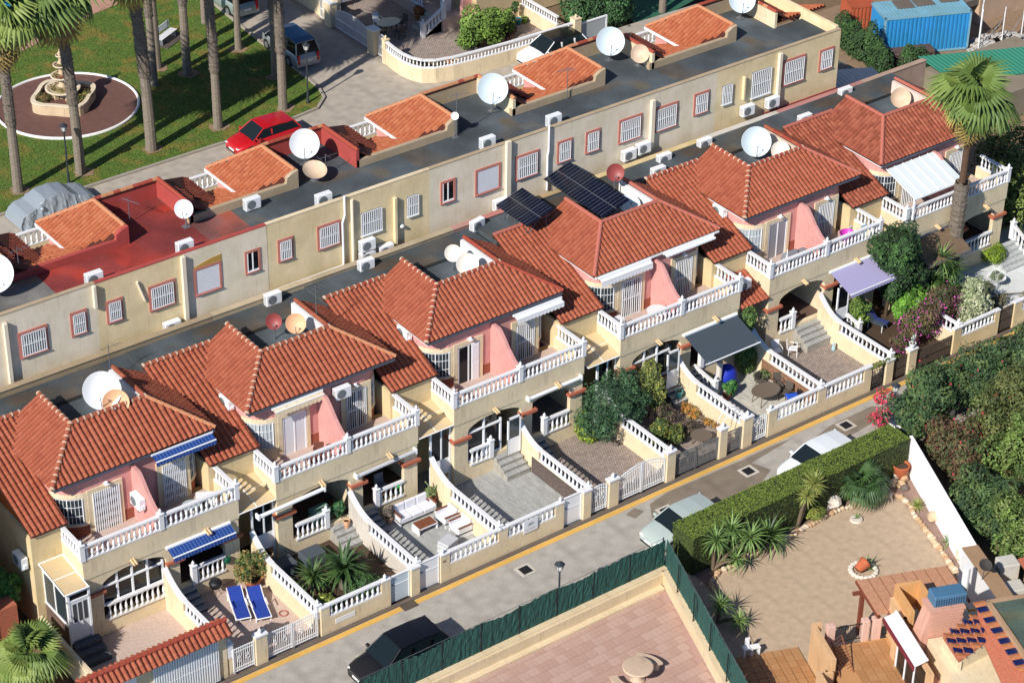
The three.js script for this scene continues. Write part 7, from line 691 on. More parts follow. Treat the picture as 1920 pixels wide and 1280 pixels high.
// ---------- corner house, turned to its own plot ----------
{ const o = [26.35, -3.8, 20.51], tn = -.377; const h = thing('corner_house', 'peach corner house with a pink chimney, pergola and brown tiled terrace', 'house', o, { local: 1, turn: tn }); const peach = M('peach_render', '#e0b88c', { t: 'stucco', b: 'stuccoB', bs: .006 }), blush = M('blush_render', '#d9a793', { t: 'stucco', b: 'stuccoB', bs: .006 }), rosy = M('rosy_pillar', '#e0bcae', { t: 'stucco' }), brownT = ['#b98a60', '#b5855a', '#bd9066'].map((c, i) => M('brown_tile_' + i, c, { t: 'stained', roughness: .6 }));
  const tiles = (u0, u1, v0, v1, y, s) => { const g = boxUV(norm(rbox(-s / 2 + .012, s / 2 - .012, -.03, 0, -s / 2 + .012, s / 2 - .012, .01, 1))); for (let u = u0 + s / 2; u < u1; u += s) for (let v = v0 + s / 2; v < v1; v += s) place(h, 'floor_tile', g, pick(brownT), u, y + .012, v); };
  part(h, 'terrace', [box(-.9, 2.4, -1.4, -.02, -.1, 6)], M('tile_joint', '#b98a5c')); tiles(-.0, 2.3, 0, 4.4, 0, .42); tiles(-4.6, -1.2, -1.75, 3.2, -1.17, .42);
  part(h, 'terrace_wall', [box(-1.2, -1.02, -1.3, 1.05, -.45, 1.9), box(-1.2, -.8, -1.3, 1.1, -.62, -.42)], peach); part(h, 'terrace_wall', [box(-1.9, -1.2, -1.3, .5, 2.0, 2.15), box(-1.95, -1.8, -1.3, .7, 2.0, 5)], peach);
  for (const [u0, u1] of [[-.62, -.25], [1.05, 1.38], [1.55, 1.95]]) part(h, 'pillar', [rbox(u0, u1, -.1, 1.12, -.42, -.1, .03)], rosy); const rail = (u0, u1, v, y0, y1, n) => { const g = [box(u0, u1, y1 - .04, y1, v - .015, v + .015), box(u0, u1, y0, y0 + .03, v - .012, v + .012)]; for (let i = 1; i < n; i++) { const u = u0 + (u1 - u0) * i / n; g.push(box(u - .009, u + .009, y0, y1, v - .009, v + .009)); } return g; }; part(h, 'railing', rail(-.25, 1.05, -.22, .1, .95, 12), blackM); part(h, 'railing', rail(1.95, 2.5, -.22, .1, .95, 5), blackM); part(h, 'railing', rail(2.5, 6.0, -.6, 1.0, 1.55, 26), M('brown_rail', '#7a4b36'));
  const sl = (v0, v1, y0, y1, u) => { const g = [bar([u, y0, v0], [u, y1, v1], .03), bar([u - .45, y0 - .3, v0], [u - .45, y1 - .3, v1], .03)]; for (let i = 0; i <= 12; i++) { const q = i / 12; g.push(bar([u, y0 + (y1 - y0) * q, v0 + (v1 - v0) * q], [u - .45, y0 - .3 + (y1 - y0) * q, v0 + (v1 - v0) * q], .014, .014, 4)); } return g; }; part(h, 'stair_railing', sl(.1, 1.9, .75, -.1, -.05), M('brown_rail')); part(h, 'stair_railing', sl(1.3, 2.9, .3, -.5, -.75), M('brown_rail')); part(h, 'stairs', [0, 1, 2, 3, 4].map((i) => box(-.95, -.1, -1.3, -.2 - i * .22, .3 + i * .32, .62 + i * .32)), M('tile_joint'));
  part(h, 'front_wall', [box(2.3, 2.5, -.1, 2.1, -.3, 1.3), box(1.9, 2.1, -1.2, 2.1, 1.1, 5), box(2.1, 2.5, -1.2, 2.1, 1.1, 1.3)], peach); part(h, 'balcony_wall', [box(2.55, 3.75, 1.3, 2.65, -.5, -.3), box(2.45, 2.65, 1.3, 2.65, -.3, 1.5), box(3.6, 3.8, 1.3, 2.6, -.3, .5)], M('apricot_render', '#e2ad72', { t: 'stucco' })); part(h, 'glazed_door', [box(1.86, 1.9, -.1, 1.9, 1.8, 4.6)], darkG); part(h, 'door_frame', [box(1.83, 1.87, -.1, 1.9, 1.8, 1.9), box(1.83, 1.87, -.1, 1.9, 2.7, 2.8), box(1.83, 1.87, -.1, 1.9, 3.6, 3.7)], whiteM);
  part(h, 'chimney', [box(2.75, 4.25, -1.2, 3.55, 1.95, 2.8), box(2.68, 4.32, 3.55, 3.65, 1.88, 2.87), box(2.0, 2.75, -1.2, 1.2, 2.2, 5)], blush); part(h, 'chimney_shoulder', [prism([[2.75, 3.55, 2.8], [2.75, 1.0, 2.8], [2.1, 1.0, 2.8]], [0, 0, -.8])], blush); const br = boxUV(norm(rbox(-.17, .17, -.075, .075, -.012, .012, .01, 1))); for (let j = 0; j < 16; j++) for (let i = 0; i < 4; i++) place(h, 'brick', br, blush, 2.98 + i * .36 + (j % 2) * .12 - .06, .9 + j * .165, 2.806);
  part(h, 'house_body', [box(2.7, 8, -1.3, 2.2, 2.9, 9), box(2.5, 8, -1.3, 1.2, .5, 2.9)], cream); const tr = part(h, 'checker_roof', [prism([[3.05, 2.78, 3.55], [3.05, 2.78, 5.2], [4.95, 3.25, 4.5], [4.75, 3.25, 3.0]], [0, -.08, 0])], terra); const blueT = M('blue_glazed_tile', '#1a2350', { roughness: .25 }), orT = M('orange_tile', '#c9875c', { t: 'tileT' }); const P00 = V3(3.05, 2.8, 3.55), P10 = V3(3.05, 2.8, 5.2), P11 = V3(4.95, 3.27, 4.5), P01 = V3(4.75, 3.27, 3.0); const tg = boxUV(norm((() => new THREE.CylinderGeometry(.17, .19, .4, 9, 1, false, -PI / 2, PI).rotateX(-PI / 2).scale(1, .45, 1))())); for (let i = 0; i < 5; i++) for (let j = 0; j < 5; j++) { const a = P00.clone().lerp(P10, (i + .5) / 5), b = P01.clone().lerp(P11, (i + .5) / 5), p = a.lerp(b, (j + .5) / 5), o2 = mesh('glazed_tile', tg, (i + j) % 2 ? blueT : orT, tr); o2.position.copy(p); o2.position.y += .02; o2.rotation.set(0, -PI / 2 - .15, 0); o2.rotateX(-.24); } part(h, 'roof_edge_wall', [prism([[3.1, 2.7, 5.15], [4.95, 3.17, 4.45], [4.95, -1, 4.45], [3.1, -1, 5.15]], [-.05, 0, -.12]), prism([[3.08, 2.7, 3.5], [3.08, 2.7, 5.2], [3.08, -1, 5.2], [3.08, -1, 3.5]], [.12, 0, 0])], cream);
  const hp = part(h, 'hip_roof', [prism([[4.95, 3.55, 2.6], [4.95, 3.55, 9], [3.9, 2.9, 9], [4.5, 3.1, 4.0]], [0, -.1, 0])], terra); for (let i = 0; i < 13; i++) { const o2 = mesh('glazed_tile', tg, i % 2 ? blueT : orT, hp); o2.position.set(5.0, 3.58, 2.8 + i * .36); o2.rotation.y = PI / 2; o2.scale.set(1.1, 1.2, 1.3); } part(h, 'flat_roof', [box(5.3, 12, 3.4, 3.8, 3.1, 9)], M('green_roof', '#5f7468', { t: 'worn' })); part(h, 'roof_kerb', [box(5.2, 5.36, 3.4, 3.9, 3.0, 9), box(5.2, 12, 3.4, 3.9, 2.95, 3.1)], M('tan_kerb', '#b5977a', { t: 'stained' }));
  const tk = thing('water_tank', 'blue louvred box behind the pink chimney', 'tank', [0, 0, 0], { local: 1 }); tk.position.copy(V3(3.7, 3.55, 2.3).applyAxisAngle(UPV, tn).add(V3(...o))); tk.rotation.y = tn; const tb = M('tank_blue', '#4f7da3', { t: 'stained', roughness: .5 }); part(tk, 'box', [rbox(-.75, .75, 0, .62, -.45, .3, .05)], tb); const lg = []; for (let i = 0; i < 12; i++) for (let j = 0; j < 4; j++) lg.push(box(-.68 + i * .115, -.62 + i * .115, .06 + j * .11, .13 + j * .11, .3, .315)); part(tk, 'louvres', lg, M('louvre_dark', '#1f3852'));
  const pl = (nm, lb, ct) => { const t = thing(nm, lb, ct, [0, 0, 0], { local: 1 }); t.position.set(...o); t.rotation.y = tn; offs.set(t, [0, 0, 0]); return t; };
  const pg = pl('pergola', 'brown wooden pergola with seven broad boards beside the gravel', 'pergola'); const pb = M('pergola_board', '#d3a283', { t: 'wood' }), pd = M('pergola_wood', '#8a4a34', { t: 'wood' }); for (let i = 0; i < 8; i++) part(pg, 'board', [box(1.7 + i * .55, 2.2 + i * .55, 1.37, 1.42, -2.6, -.1)], pb); for (let i = 0; i < 9; i++) part(pg, 'rafter', [box(1.655 + i * .55, 1.715 + i * .55, 1.22, 1.37, -2.65, -.05)], pd); part(pg, 'beam', [box(1.3, 6.2, 1.08, 1.22, -2.1, -1.95)], pd); part(pg, 'post', [box(1.68, 1.86, -1.2, 1.08, -2.1, -1.92)], pd); part(pg, 'post', [box(5.8, 5.98, -1.2, 1.08, -2.1, -1.92)], pd);
  const aw = pl('awning', 'white awning with a dark red edge on the corner house', 'awning'); part(aw, 'cover', [prism([[1.95, 2.35, 1.0], [1.95, 2.35, 4.4], [1.45, 2.15, 4.4], [1.45, 2.15, 1.0]], [0, -.04, 0])], white); part(aw, 'valance', [box(1.4, 1.45, 1.9, 2.15, 1.0, 4.4)], M('maroon_cloth', '#7a2430', { t: 'cloth' })); part(aw, 'case', [bar([2.0, 2.4, 1.0], [2.0, 2.4, 4.4], .07)], whiteM);
  const bt = pl('bird_table', 'small white garden bench frame in the shade beside the fence', 'bench'); part(bt, 'seat', [box(-3.9, -3.1, -.75, -.7, -1.9, -1.6)], whiteP); for (const u of [-3.85, -3.5, -3.15]) part(bt, 'leg', [box(u - .03, u + .03, -1.2, -.75, -1.9, -1.62)], whiteP); part(bt, 'backrest', [box(-3.75, -3.55, -.7, -.3, -1.95, -1.9)], whiteP);
  const dk = pl('satellite_dish', 'dark dish on the tan wall beside the white column', 'satellite dish'); dk.userData.group = 'rooftop satellite dishes'; part(dk, 'reflector', [lathe([[0, 0], [.2, .04], [.3, .1], [.31, .1], [.2, .02], [0, -.02]], 0, 0, 0, 18).rotateX(.5).translate(7.3, 2.15, -1.3)], M('dark_dish', '#3a3936')); part(dk, 'mast', [bar([7.3, 1.3, -1.4], [7.3, 2.1, -1.3], .025)], greyM);
  const yc = pl('yellow_chair', 'small white table with a yellow cushion behind the blue tank', 'table'); part(yc, 'tabletop', [box(6.2, 7.0, .3, .36, -.6, 0)], whiteP); part(yc, 'cushion', [rbox(6.3, 6.7, .36, .46, -.5, -.1, .03)], M('mustard', '#c9971f', { t: 'cloth' })); part(yc, 'leg', [box(6.2, 6.26, -1.2, .3, -.6, 0), box(6.94, 7.0, -1.2, .3, -.6, 0)], whiteP);
  const wc = pl('white_column', 'tall white flue pipe with a round ball lamp beside it', 'flue'); part(wc, 'pipe', [cyl(6.55, -1.2, 2.0, -1.55, .17)], whiteP); part(wc, 'lamp', [ball(6.05, .9, -1.9, .24)], whiteP);
  const tw = pl('tan_wall', 'broad tan topped wall running down beside the white wall', 'wall'); part(tw, 'wall', [box(7.4, 8.15, -1.2, 1.25, -3.8, .8)], white); part(tw, 'coping', [box(7.38, 8.18, 1.25, 1.31, -3.8, .85)], M('tan_coping', '#a78a6d', { t: 'stained' }));
  const nb = pl('neighbour_house', 'cream wall with a blue tiled edge at the right edge', 'house'); part(nb, 'wall', [box(10, 14, -1.2, 1.0, -2.4, 3)], peach); part(nb, 'roof', [prism([[9.7, .95, -2.7], [14, 1.6, -2.7], [14, 1.6, 3], [9.7, .95, 3]], [0, .08, 0])], terra); }
for (const [x, z, y, l] of [[35.9, 21.4, -4.0, 'upper white machine box at the right edge'], [35.0, 22.7, -4.2, 'lower white machine box at the right edge']]) { const t = thing('outdoor_unit', l, 'air conditioner', [x, y, z], { local: 1, turn: -.377 }); part(t, 'casing', [rbox(-.45, .45, 0, 1.25, -.4, .4, .04)], M('dirty_white', '#cfcfcb', { t: 'stained' })); part(t, 'grille', [box(-.46, -.45, .3, .9, -.25, .25)], darkGrille); part(t, 'stand', [box(-.4, .4, -1, 0, -.35, .35)], greyM); }
// ---------- plants of yards and gardens ----------
const GP = -4.5;
function yucca(name, label, base, heads, mset = yuc, trunkM = M('yucca_trunk', '#9a8c78', { t: 'bark' }), cat = 'yucca') { const t = thing(name, label, cat, base, { local: 1 }); for (const [x, y, z, n, L, w, dr] of heads) { part(t, 'trunk', [tube([[0, 0, 0], [x * .5, y * .5, z * .3], [x, y, z]], .09, 10, 7)], trunkM); rosette(t, [x, y, z], n, L, w, mset, { droop: dr ?? .4, el0: -.7, el1: 1.45 }); } return t; }
yucca('yucca_plant', 'yucca with three pale green heads at the left end of the hedge', [26.4, PY, 11.9], [[-.1, 1.9, .2, 80, .85, .09], [.9, 2.0, .1, 80, .9, .09], [1.6, 1.6, .7, 80, .95, .09], [.6, .9, .9, 44, .75, .08]]);
{ const t = thing('fan_palm_bush', 'broad dark fan palm bush between the yuccas and the agave tree', 'palm bush', [29.6, PY, 12.2], { local: 1 }); rosette(t, [0, .7, 0], 120, 1.25, .09, cyc.concat(yuc), { droop: .35, el0: -.3, el1: 1.45 }); part(t, 'trunk', [cyl(0, 0, .8, 0, .2, .16)], palmBarkD); }
yucca('yucca_tree', 'slim cordyline tree with a leaning trunk and spiky yellow green heads', [31.9, PY, 11.75], [[.75, 2.3, .1, 120, .75, .06, .1], [.15, 1.95, .3, 90, .62, .06, .1]], yucY, M('yucca_trunk'), 'tree');
{ const t = thing('fan_palm_bush', 'blue green dwarf fan palm near the corner pot', 'palm bush', [35.9, PY, 11.95], { local: 1 }); part(t, 'trunk', [cyl(0, 0, .9, 0, .2, .16)], palmBarkD); for (let i = 0; i < 22; i++) { const o = mesh('frond', pick(fans), pick(cyc), t); o.position.set(0, .95, 0); o.rotation.set(-(1.2 - 1.5 * i / 22), i * 2.4, 0, 'YXZ'); o.scale.setScalar(.8); } }
shrub('spiky_shrub', 'small yellow green spiky shrub beside the tall white rock', [33.1, PY, 11.75], [[0, .4, 0, .65, .4, .5]], 1400, .16, ['#7d8438', '#5f7030', '#939a48', '#4f6228'], { aspect: 3.5 }); for (const [x, z, l, m] of [[36.9, 17.0, 'green agave in the bed by the white wall', yuc], [37.7, 14.0, 'yellowish tuft in the bed by the white wall', yucY]]) { const t = thing('agave_plant', l, 'agave', [x, PY, z], { local: 1 }); rosette(t, [0, .1, 0], 40, .5, .07, m, { droop: .25, el0: 0 }); }
yucca('yucca_plant', 'double headed yucca in the gravel near the fence corner', [24.0, PY, 15.0], [[.1, 1.0, 0, 60, .8, .07], [.5, .5, .9, 50, .75, .07]]);
// yard plants
{ const t = thing('cycad_plant', 'large dark cycad in the palm filled yard', 'cycad', [11.3, GP, 3.4], { local: 1 }); part(t, 'trunk', [cyl(0, 0, 1.0, 0, .26, .22)], palmBarkD); rosette(t, [0, 1.05, 0], 70, 1.35, .26, cyc, { droop: .45, el0: -.1, el1: 1.35, name: 'frond' }); }
{ const t = thing('yucca_plant', 'spiky dark yucca left of the cycad', 'yucca', [9.9, GP, 3.0], { local: 1 }); part(t, 'trunk', [cyl(0, 0, .9, 0, .12)], M('yucca_trunk')); rosette(t, [0, 1.0, 0], 110, 1.05, .09, yuc.slice(0, 3).concat(cyc), { droop: .3, el0: -.5 }); }
shrub('ball_shrub', 'round clipped dark shrub before the pale blue gate', [11.75, GP, 4.4], [[0, .7, 0, .72, .68, .7]], 4000, .13, greenD); shrub('yellow_shrub', 'yellow green shrub at the corner of the palm filled yard', [9.5, GP, 4.6], [[0, .55, 0, .55, .55, .5]], 1800, .16, ['#8f9a3c', '#79883a', '#a3a848', '#5f7030']); for (const [x, z, l] of [[9.6, .9, 'dark covered box at the back of the palm filled yard'], [11.1, 1.0, 'dark slatted crate under the porch rail of the palm filled yard']]) solo('storage_box', l, 'storage box', [rbox(x - .55, x + .55, GP, GP + .7, z - .4, z + .4, .06)], M('slate_box', '#4a535c', { t: 'cloth' }));
{ pot('terracotta pot carrying the oleander behind the loungers', [7.9, GP, .9], .4, .5, terra); shrub('pot_shrub', 'loose oleander shrub in the terracotta pot behind the blue loungers', [7.9, GP + .45, .9], [[0, .9, 0, .75, .8, .6], [-.5, .7, .2, .5, .55, .4], [.5, .6, .2, .6, .6, .45]], 2600, .2, ['#4f6a34', '#6a7d44', '#3c5529', '#8a7a44', '#a0804c'], { aspect: 3.4, core: .2 }); solo('watering_can', 'dark green watering can beside the oleander', 'watering can', [rbox(7.0, 7.3, -3.3, -2.95, -.1, .15, .06)], M('bottle_green', '#1d5a44', { roughness: .4 })); }
{ const t = thing('charcoal_grill', 'small dark grill beside the steps of the blue lounger yard', 'grill', [6.2, GP, .5], { local: 1 }); part(t, 'bowl', [lathe([[0, .5], [.25, .55], [.32, .75], [.25, .9], [0, .95]], 0, 0, 0, 14)], blackM); for (const a of [0, 2.1, 4.2]) part(t, 'leg', [bar([0, .6, 0], [.28 * cos(a), 0, .28 * sin(a)], .015)], blackM); }
solo('garden_hose', 'coiled reddish hose right of the loungers', 'hose', [new THREE.TorusGeometry(.2, .025, 5, 18).rotateX(PI / 2).translate(8.0, GP + .05, 3.4)], M('hose_red', '#9d4f3c'));
pot('clay pot at the foot of the dark steps by the sofas', [15.75, GP, .55], .2, .4, M('pale_clay', '#c7a58c', { t: 'stucco' })); shrub('pot_plant', 'dry purple plant in the clay pot by the sofas', [15.75, GP + .4, .55], [[0, .3, 0, .35, .35, .3]], 500, .12, ['#6d6060', '#5c5a4a', '#7d706a'], { core: .1 }); pot('dark red pot behind the sofa', [18.2, GP, .5], .32, .55, M('dark_red_pot', '#7c3f30', { t: 'tileT' })); { const t = thing('potted_cactus', 'branching cactus in the dark red pot behind the sofa', 'cactus', [18.2, GP + .5, .5], { local: 1 }); part(t, 'stems', [bar([0, 0, 0], [-.1, .7, 0], .06, .05), bar([0, .1, 0], [.3, .6, .1], .05, .04), bar([.3, .6, .1], [.6, .55, .1], .04), bar([0, .1, 0], [-.3, .4, .2], .05), bar([-.1, .7, 0], [-.3, 1.0, 0], .045)], M('cactus_green', '#6a7d52')); foliage(t, 'pads', [[0, .25, 0, .35, .25, .3]], 300, .14, ['#7f8a58', '#6a7a48']); } solo('green_basin', 'bright green plastic basin under the porch rail by the sofas', 'basin', [lathe([[0, 0], [.2, 0], [.28, .25], [.25, .25], [.18, .04], [0, .04]], 16.95, -3.7, -.3, 14)], M('bright_green', '#2f9a44', { roughness: .4 }));
solo('porch_chair', 'dark folding chair in the shade of the second house porch', 'chair', [box(15.9, 16.4, -3.2, -3.15, -.9, -.5), box(15.9, 16.4, -3.15, -2.6, -.95, -.9), bar([15.92, -3.65, -.5], [16.0, -2.6, -.92], .02), bar([16.38, -3.65, -.5], [16.3, -2.6, -.92], .02)], M('grey_cover')); solo('porch_table', 'table under a green spotted cloth in the second house porch', 'table', [rbox(12.1, 13.1, -3.65, -2.9, -.9, -.35, .08)], M('green_cloth', '#7da38c', { t: 'cloth' })); shrub('pot_plant', 'green potted plant at the top of the light steps of the second house', [13.35, -3.6, -.15], [[0, .6, 0, .35, .5, .3]], 700, .2, ['#2f5a35', '#3c6a3c', '#27492c']); pot('peach pot at the top of the light steps of the second house', [13.5, -3.9, .3], .16, .4, M('dish_peach'));
// tree and shrubs at the cobbled yard
{ const t = thing('garden_tree', 'large dark green shrub tree at the corner of the cobbled yard', 'tree', [28.9, GP, .9], { local: 1 }); foliage(t, 'crown', [[0, 2.2, 0, 1.6, 1.5, 1.2], [-1.1, 1.6, .5, 1.0, 1.1, .9], [.9, 1.7, .6, 1.0, 1.1, .8]], 12000, .17, ['#2f4f34', '#3b5d3c', '#27432c', '#486a44'], { aspect: 3, sub: 7 }); part(t, 'trunk', [tube([[0, 0, 0], [.1, .8, 0], [0, 1.8, 0]], .1, 8, 7), tube([[0, .3, 0], [-.5, 1.0, .2], [-.9, 1.6, .4]], .06, 8, 6)], barkM); }
shrub('creeper_shrub', 'bright yellow green creeper at the left of the dark shrub tree', [27.4, GP, .6], [[0, .9, 0, .45, 1.0, .4], [.3, .4, .3, .5, .5, .35]], 2200, .15, ['#8aa03a', '#9fb244', '#728a32']); shrub('yellow_shrub', 'tall yellow green shrub before the open white door', [31.4, GP, .9], [[0, 2.2, 0, .9, 1.0, .7], [.3, 1.4, .2, .7, .9, .6]], 4200, .17, ['#7d8440', '#8f9048', '#66743a', '#5a6632']); shrub('low_shrub', 'ochre green shrub by the short white balustrade', [30.2, GP, 3.3], [[0, .8, 0, .5, .85, .45], [.9, .6, .2, .6, .6, .5]], 2600, .17, ['#6d7a34', '#87883f', '#3f5528', '#4a5a2c']); shrub('dry_shrub', 'dry purple brown shrub on the brown cobbles', [31.9, GP, 1.9], [[0, .6, 0, .7, .6, .6], [.4, .4, 1.2, .6, .45, .5]], 2000, .13, ['#5a4c42', '#6a5a4c', '#3c4429', '#4a3f38'], { core: .15 }); shrub('flower_bed', 'orange and ochre flowers along the cream wall', [33.4, GP, 1.9], [[0, .25, 0, .35, .3, .9], [.2, .2, 1.5, .3, .25, .6]], 900, .13, ['#b07a34', '#8a7a3c', '#c4893c', '#6a5c30']); roundTable('round brown table on the brown cobbles', [32.1, GP, 4.3], .55, .6, brownM); solo('metal_arch', 'thin white garden arch beside the small grey gate', 'garden arch', [new THREE.TorusGeometry(.55, .02, 5, 16, PI).translate(33.1, -3.0, 5.3), new THREE.TorusGeometry(.7, .02, 5, 16, PI).translate(33.2, -3.0, 5.0)], ivory); pot('turquoise pot on the grey steps of the fourth house', [33.5, -4.0, .9], .2, .35, M('turquoise_pot', '#3f9a9e', { roughness: .4 }));
// oval table patio
{ const t = thing('tall_cactus', 'tall green shrub growing past the dark slate awning', 'shrub', [38.4, GP, .4], { local: 1 }); foliage(t, 'foliage', [[.3, 2.9, -.2, .4, .9, .35], [-.2, 1.8, 0, .5, 1.2, .4], [0, .8, .2, .6, .8, .5]], 3000, .2, ['#4d6a34', '#5f7d3c', '#3a5529', '#6f8a3e'], { aspect: 3.2, hang: -1 }); part(t, 'stem', [cyl(0, 0, 2.4, 0, .07)], barkM); } { const t = thing('patio_pillar', 'whitish pillar under the slate awning front corner', 'pillar', [35.9, GP, 1.2]); part(t, 'shaft', [cyl(35.9, GP, -2.6, 1.2, .17)], M('pale_render')); } shrub('pot_plant', 'leafy green potted plant left of the blue cover', [36.1, GP, 1.9], [[0, .55, 0, .35, .5, .35]], 900, .16, ['#3f7a38', '#2f5f30', '#5a8a40']); pot('dark red pot at the patio pillar', [35.8, GP, 2.0], .22, .35, M('dark_red_pot')); { const g = thing('patio_balustrade', 'short white balustrade down the steps under the slate awning', 'balustrade', [35.4, GP, .8]); balustrade(g, [35.3, -4.1, -.1], [35.5, -4.5, 1.3], .85, .26); post(g, 35.52, GP, 1.4, .95, .22); } shrub('low_shrub', 'low grey green plant at the foot of the tan stone wall', [38.5, GP, 1.6], [[0, .3, 0, .6, .3, .4]], 900, .13, ['#6d7a52', '#56683f']);
// lilac awning garden
{ const t = thing('garden_tree', 'big dark leafy tree between the lilac awning and the faded one', 'tree', [48.2, GP, .9], { local: 1 }); foliage(t, 'crown', [[-.1, 4.4, .3, 1.5, 1.6, 1.2], [.5, 3.2, .5, 1.4, 1.4, 1.1], [0, 2.2, .4, 1.0, 1.2, .9]], 15000, .2, ['#2a4522', '#35552a', '#22391d', '#416432'], { sub: 8 }); part(t, 'trunk', [tube([[0, 0, 0], [.1, 1.2, 0], [0, 3.6, .2]], .11, 8, 7)], barkM); }
yucca('yucca_plant', 'large many headed yucca before the faded awning', [51.6, GP, 1.2], [[0, 2.6, .2, 100, 1.1, .09], [-.9, 1.7, .5, 70, 1.0, .09], [.8, 1.8, .4, 80, 1.0, .09], [.1, 1.2, 1.2, 60, .9, .08]], yuc.concat(cyc)); shrub('bright_bush', 'bright green citrus bush behind the reclining chair', [48.6, GP, 2.0], [[0, 1.2, 0, 1.1, 1.15, .9]], 5200, .2, ['#5a8a2c', '#679833', '#4a7827', '#7aa340']); shrub('pale_shrub', 'pale variegated shrub leaning over the street wall', [51.2, GP, 4.2], [[0, 1.5, 0, 1.0, 1.3, .9], [-.5, .7, .7, .8, .9, .6], [.6, 1.0, .3, .8, 1.0, .7]], 8000, .17, ['#a3ab88', '#8f9a74', '#b8bd9c', '#7a875f']); shrub('bougainvillea', 'bougainvillea with purple flowers over the brown boarded gate', [47.8, GP, 3.9], [[0, 1.3, 0, 1.5, .9, .9], [1.6, 1.7, -.1, 1.2, 1.0, .9], [-1.4, .9, .4, .9, .6, .6]], 8500, .15, ['#4a4a2e', '#5c5433', '#3c4a29', '#5a3f3a', '#6d5a40'], { flowers: [600, ['#a03a86', '#b84a9a', '#8a2f78']] }); shrub('small_bush', 'small rounded bush beside the white balustrade under the lilac awning', [46.1, GP, .8], [[0, 1.3, 0, .65, .65, .55], [0, .6, .2, .5, .6, .45]], 2600, .15, ['#5f7a34', '#4a6a2c', '#76903f']); { const g = thing('patio_balustrade', 'white balustrade down the steps under the lilac awning', 'balustrade', [45.6, GP, .8]); balustrade(g, [45.3, -4.0, .1], [45.5, -4.5, 1.5], .85, .26); post(g, 45.52, GP, 1.6, .95, .22); } shrub('dry_flowers', 'dry orange and cream plants beside the large yucca', [50.4, GP, 2.6], [[0, .9, 0, .8, .9, .7]], 2600, .14, ['#a58a54', '#8a8a5c', '#b59a66', '#c08a50'], { core: .2 }); pot('white pot on the gate post under the bougainvillea', [45.34, -2.92, 5.66], .18, .26, whiteP); { const t = thing('potted_cactus', 'pale branching cactus on the gate post pot', 'cactus', [45.34, -2.7, 5.66], { local: 1 }); part(t, 'stems', [bar([0, 0, 0], [0, .5, 0], .05), bar([0, .1, 0], [.18, .5, 0], .04), bar([0, .1, 0], [-.18, .45, .05], .04)], M('pale_cactus', '#b8bfb4')); } shrub('creeper', 'thin green creeper across the gate posts by the wide steps', [43, -3.2, 5.66], [[0, .12, 0, 1.3, .14, .16]], 700, .13, ['#6d7a3c', '#55682f']);
// far right yard
shrub('clipped_ball', 'clipped yellow green ball bush beside the white steps', [57.0, GP, .6], [[0, .75, 0, .72, .72, .68]], 4200, .11, ['#6f8a1f', '#809c28', '#5f7a1c']); { const t = thing('garden_stairs', 'white stairs with a white balustrade at the far right', 'stairs', [57.7, GP, .8]); part(t, 'step', [0, 1, 2, 3, 4].map((i) => box(56.9, 58.9, GP, -3.65 - .17 * i, .1 + i * .3, .4 + i * .3)), M('white_step', '#cdd2d6', { t: 'slab' })); balustrade(t, [58.9, -3.65, .1], [58.9, -4.45, 1.7], .9, .26); post(t, 58.9, -3.65, 0, 1.05, .26); post(t, 58.9, GP, 1.8, .95, .26); } { const t = thing('white_planter', 'white fountain bowl with plants on the white floor', 'planter', [55.4, GP, 2.2], { local: 1 }); part(t, 'bowl', [lathe([[0, 0], [.3, 0], [.18, .3], [.5, .6], [.55, .62], [.45, .6], [0, .4]], 0, 0, 0, 18)], whiteP); foliage(t, 'plants', [[0, .65, 0, .4, .25, .4]], 400, .13, ['#6a7a5a', '#55603f', '#8a8a70']); } shrub('low_shrub', 'grey and brown plants round the white floor', [54.2, GP, 2.6], [[0, .4, 0, .7, .45, .6], [-.3, .3, 1.2, .8, .35, .5], [2.0, .3, 1.6, .8, .35, .5]], 2600, .14, ['#7a7a60', '#6a5f48', '#8f8a74', '#54603f']); solo('rock_border', 'pale rock border of the far right flower bed', 'rock border', [...Array(16)].map((_, i) => new THREE.IcosahedronGeometry(.16, 1).scale(1.3, .8, 1).translate(53.9 + .5 * sin(i), GP + .08, .6 + i * .28)), M('white_rock'));
fanPalm('tall thick palm in front of the rightmost house', [53.45, GP, .55], 11.6, { lean: [.1, 0], r: .37, n: 30, s: 1.4, skirt: 10, neck: .56 });
for (const [x, z, l, s] of [[61.5, -1, 'leafy tree at the right edge beyond the last house', 1.5], [63.5, -4.5, 'upper leafy tree at the right edge', 1.7], [60.6, 3.2, 'lower dark tree at the right edge beside the white stairs', 1.3]]) { const t = thing('garden_tree', l, 'tree', [x, GP, z], { local: 1 }); foliage(t, 'crown', [[0, 2.6, 0, 1.7 * s, 1.6 * s, 1.6 * s], [-1, 1.8, .6, 1.1 * s, 1.2 * s, 1.1 * s]], 7000, .24, ['#5f6f34', '#6f7f3f', '#4a5a2a', '#3c4f26'], { sub: 8 }); part(t, 'trunk', [cyl(0, 0, 2, 0, .14)], barkM); }
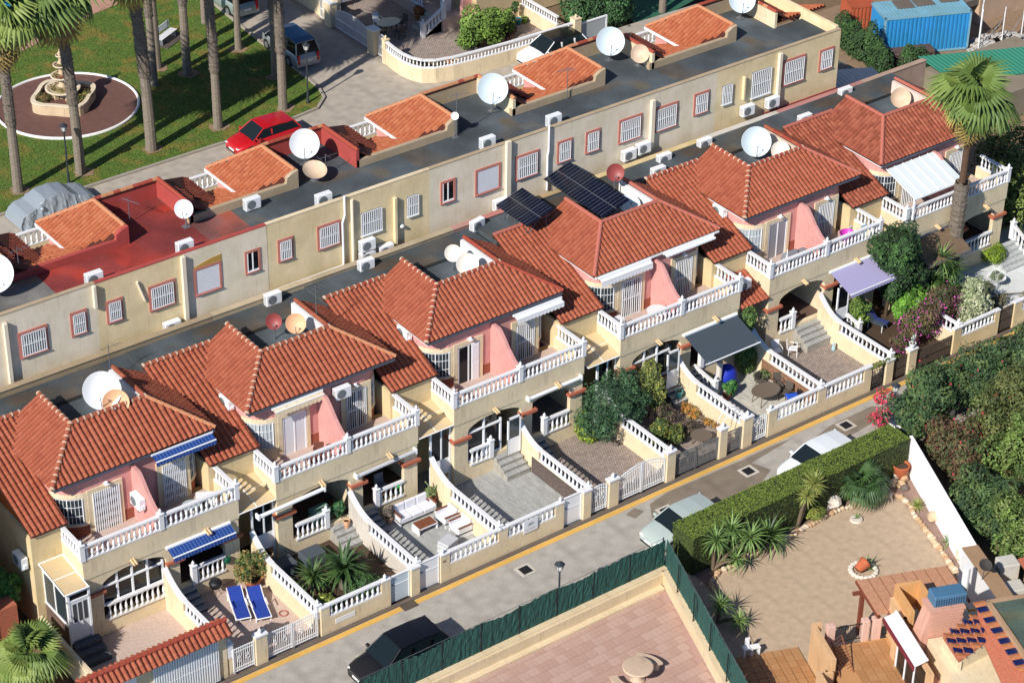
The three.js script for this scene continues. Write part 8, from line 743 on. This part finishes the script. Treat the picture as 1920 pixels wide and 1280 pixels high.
// mass of bushes at the right of the hedge and white wall
const bushP = { a: ['#3a5631', '#465f33', '#2f482b', '#586c3c'], b: ['#4f5c2f', '#5c6635', '#455229', '#666a3a'], c: ['#566e30', '#627a36', '#46602a', '#75854a'], r: ['#4a5230', '#5f5536', '#3f4f2c', '#6d4a38'] };
[['green bougainvillea bush with red flowers at the hedge end', [42.6, PY + .3, 9.6], [[0, 1.6, 0, 1.9, 1.4, 1.5], [-1.3, 1.3, .8, 1.1, 1.0, 1.0], [1.8, 1.7, -.6, 1.6, 1.2, 1.2]], 15000, 'a', 420], ['green bush along the street right of the hedge', [46.8, PY + .3, 9.3], [[0, 1.7, 0, 2.3, 1.4, 1.6], [2.6, 1.9, .2, 2.0, 1.5, 1.6]], 14000, 'a', 60], ['ochre green bush at the right edge above the light green one', [46.6, PY, 12.6], [[0, 2.0, 0, 2.4, 1.7, 1.9], [-2.4, 1.7, .2, 1.6, 1.4, 1.4]], 14000, 'b', 120], ['reddish bush behind the top of the white wall', [41.4, PY, 12.6], [[0, 1.5, 0, 1.7, 1.3, 1.5], [-.6, 1.3, 1.4, 1.2, 1.2, 1.2]], 10000, 'r', 300], ['light green tree at the right edge', [43.6, PY, 15.4], [[0, 2.0, 0, 2.1, 1.7, 1.8], [1.4, 2.2, 1.6, 1.6, 1.5, 1.5]], 13000, 'c', 0], ['dark green bush behind the middle of the white wall', [39.6, PY, 16.4], [[0, 1.4, 0, 1.6, 1.4, 1.5], [-.6, 1.2, 1.9, 1.2, 1.2, 1.3]], 10000, 'a', 0], ['light green bush at the right edge above the white machine boxes', [39.4, PY, 19.4], [[0, 1.7, 0, 1.9, 1.6, 1.6], [-1.4, 1.3, .9, 1.2, 1.2, 1.1]], 10000, 'c', 0]].forEach(([l, b, lb, n, p, fl]) => { shrub('garden_bush', l, b, lb, n, .19, bushP[p], { sub: 11, flowers: fl ? [max(40, fl / 3 | 0), ['#c02a44', '#d13a55', '#a8243a']] : undefined }); });
shrub('red_creeper', 'sprays of red flowers hanging over the street at the hedge end', [40.6, -4.3, 8.5], [[0, .5, 0, .9, .35, .5], [.6, 1.1, -.7, .6, .4, .4]], 500, .13, ['#5a6034', '#4a5530'], { flowers: [420, ['#c9304f', '#d8486a', '#b82a44'], .14], core: .1 });
// lower left corner
fanPalm('small fan palm at the lower left corner', [-3.6, -4.6, 1.6], 2.2, { r: .2, n: 26, s: 1.05, skirt: 5, smooth: .05 }); shrub('leafy_tree', 'leafy green tree at the left edge beside the glazed porch', [-2.7, -4.6, -3.0], [[0, 2.2, 0, .9, 1.1, .9]], 3500, .22, ['#4a7a34', '#5a8a3c', '#3c662b']); 
renderer.render(scene, camera);
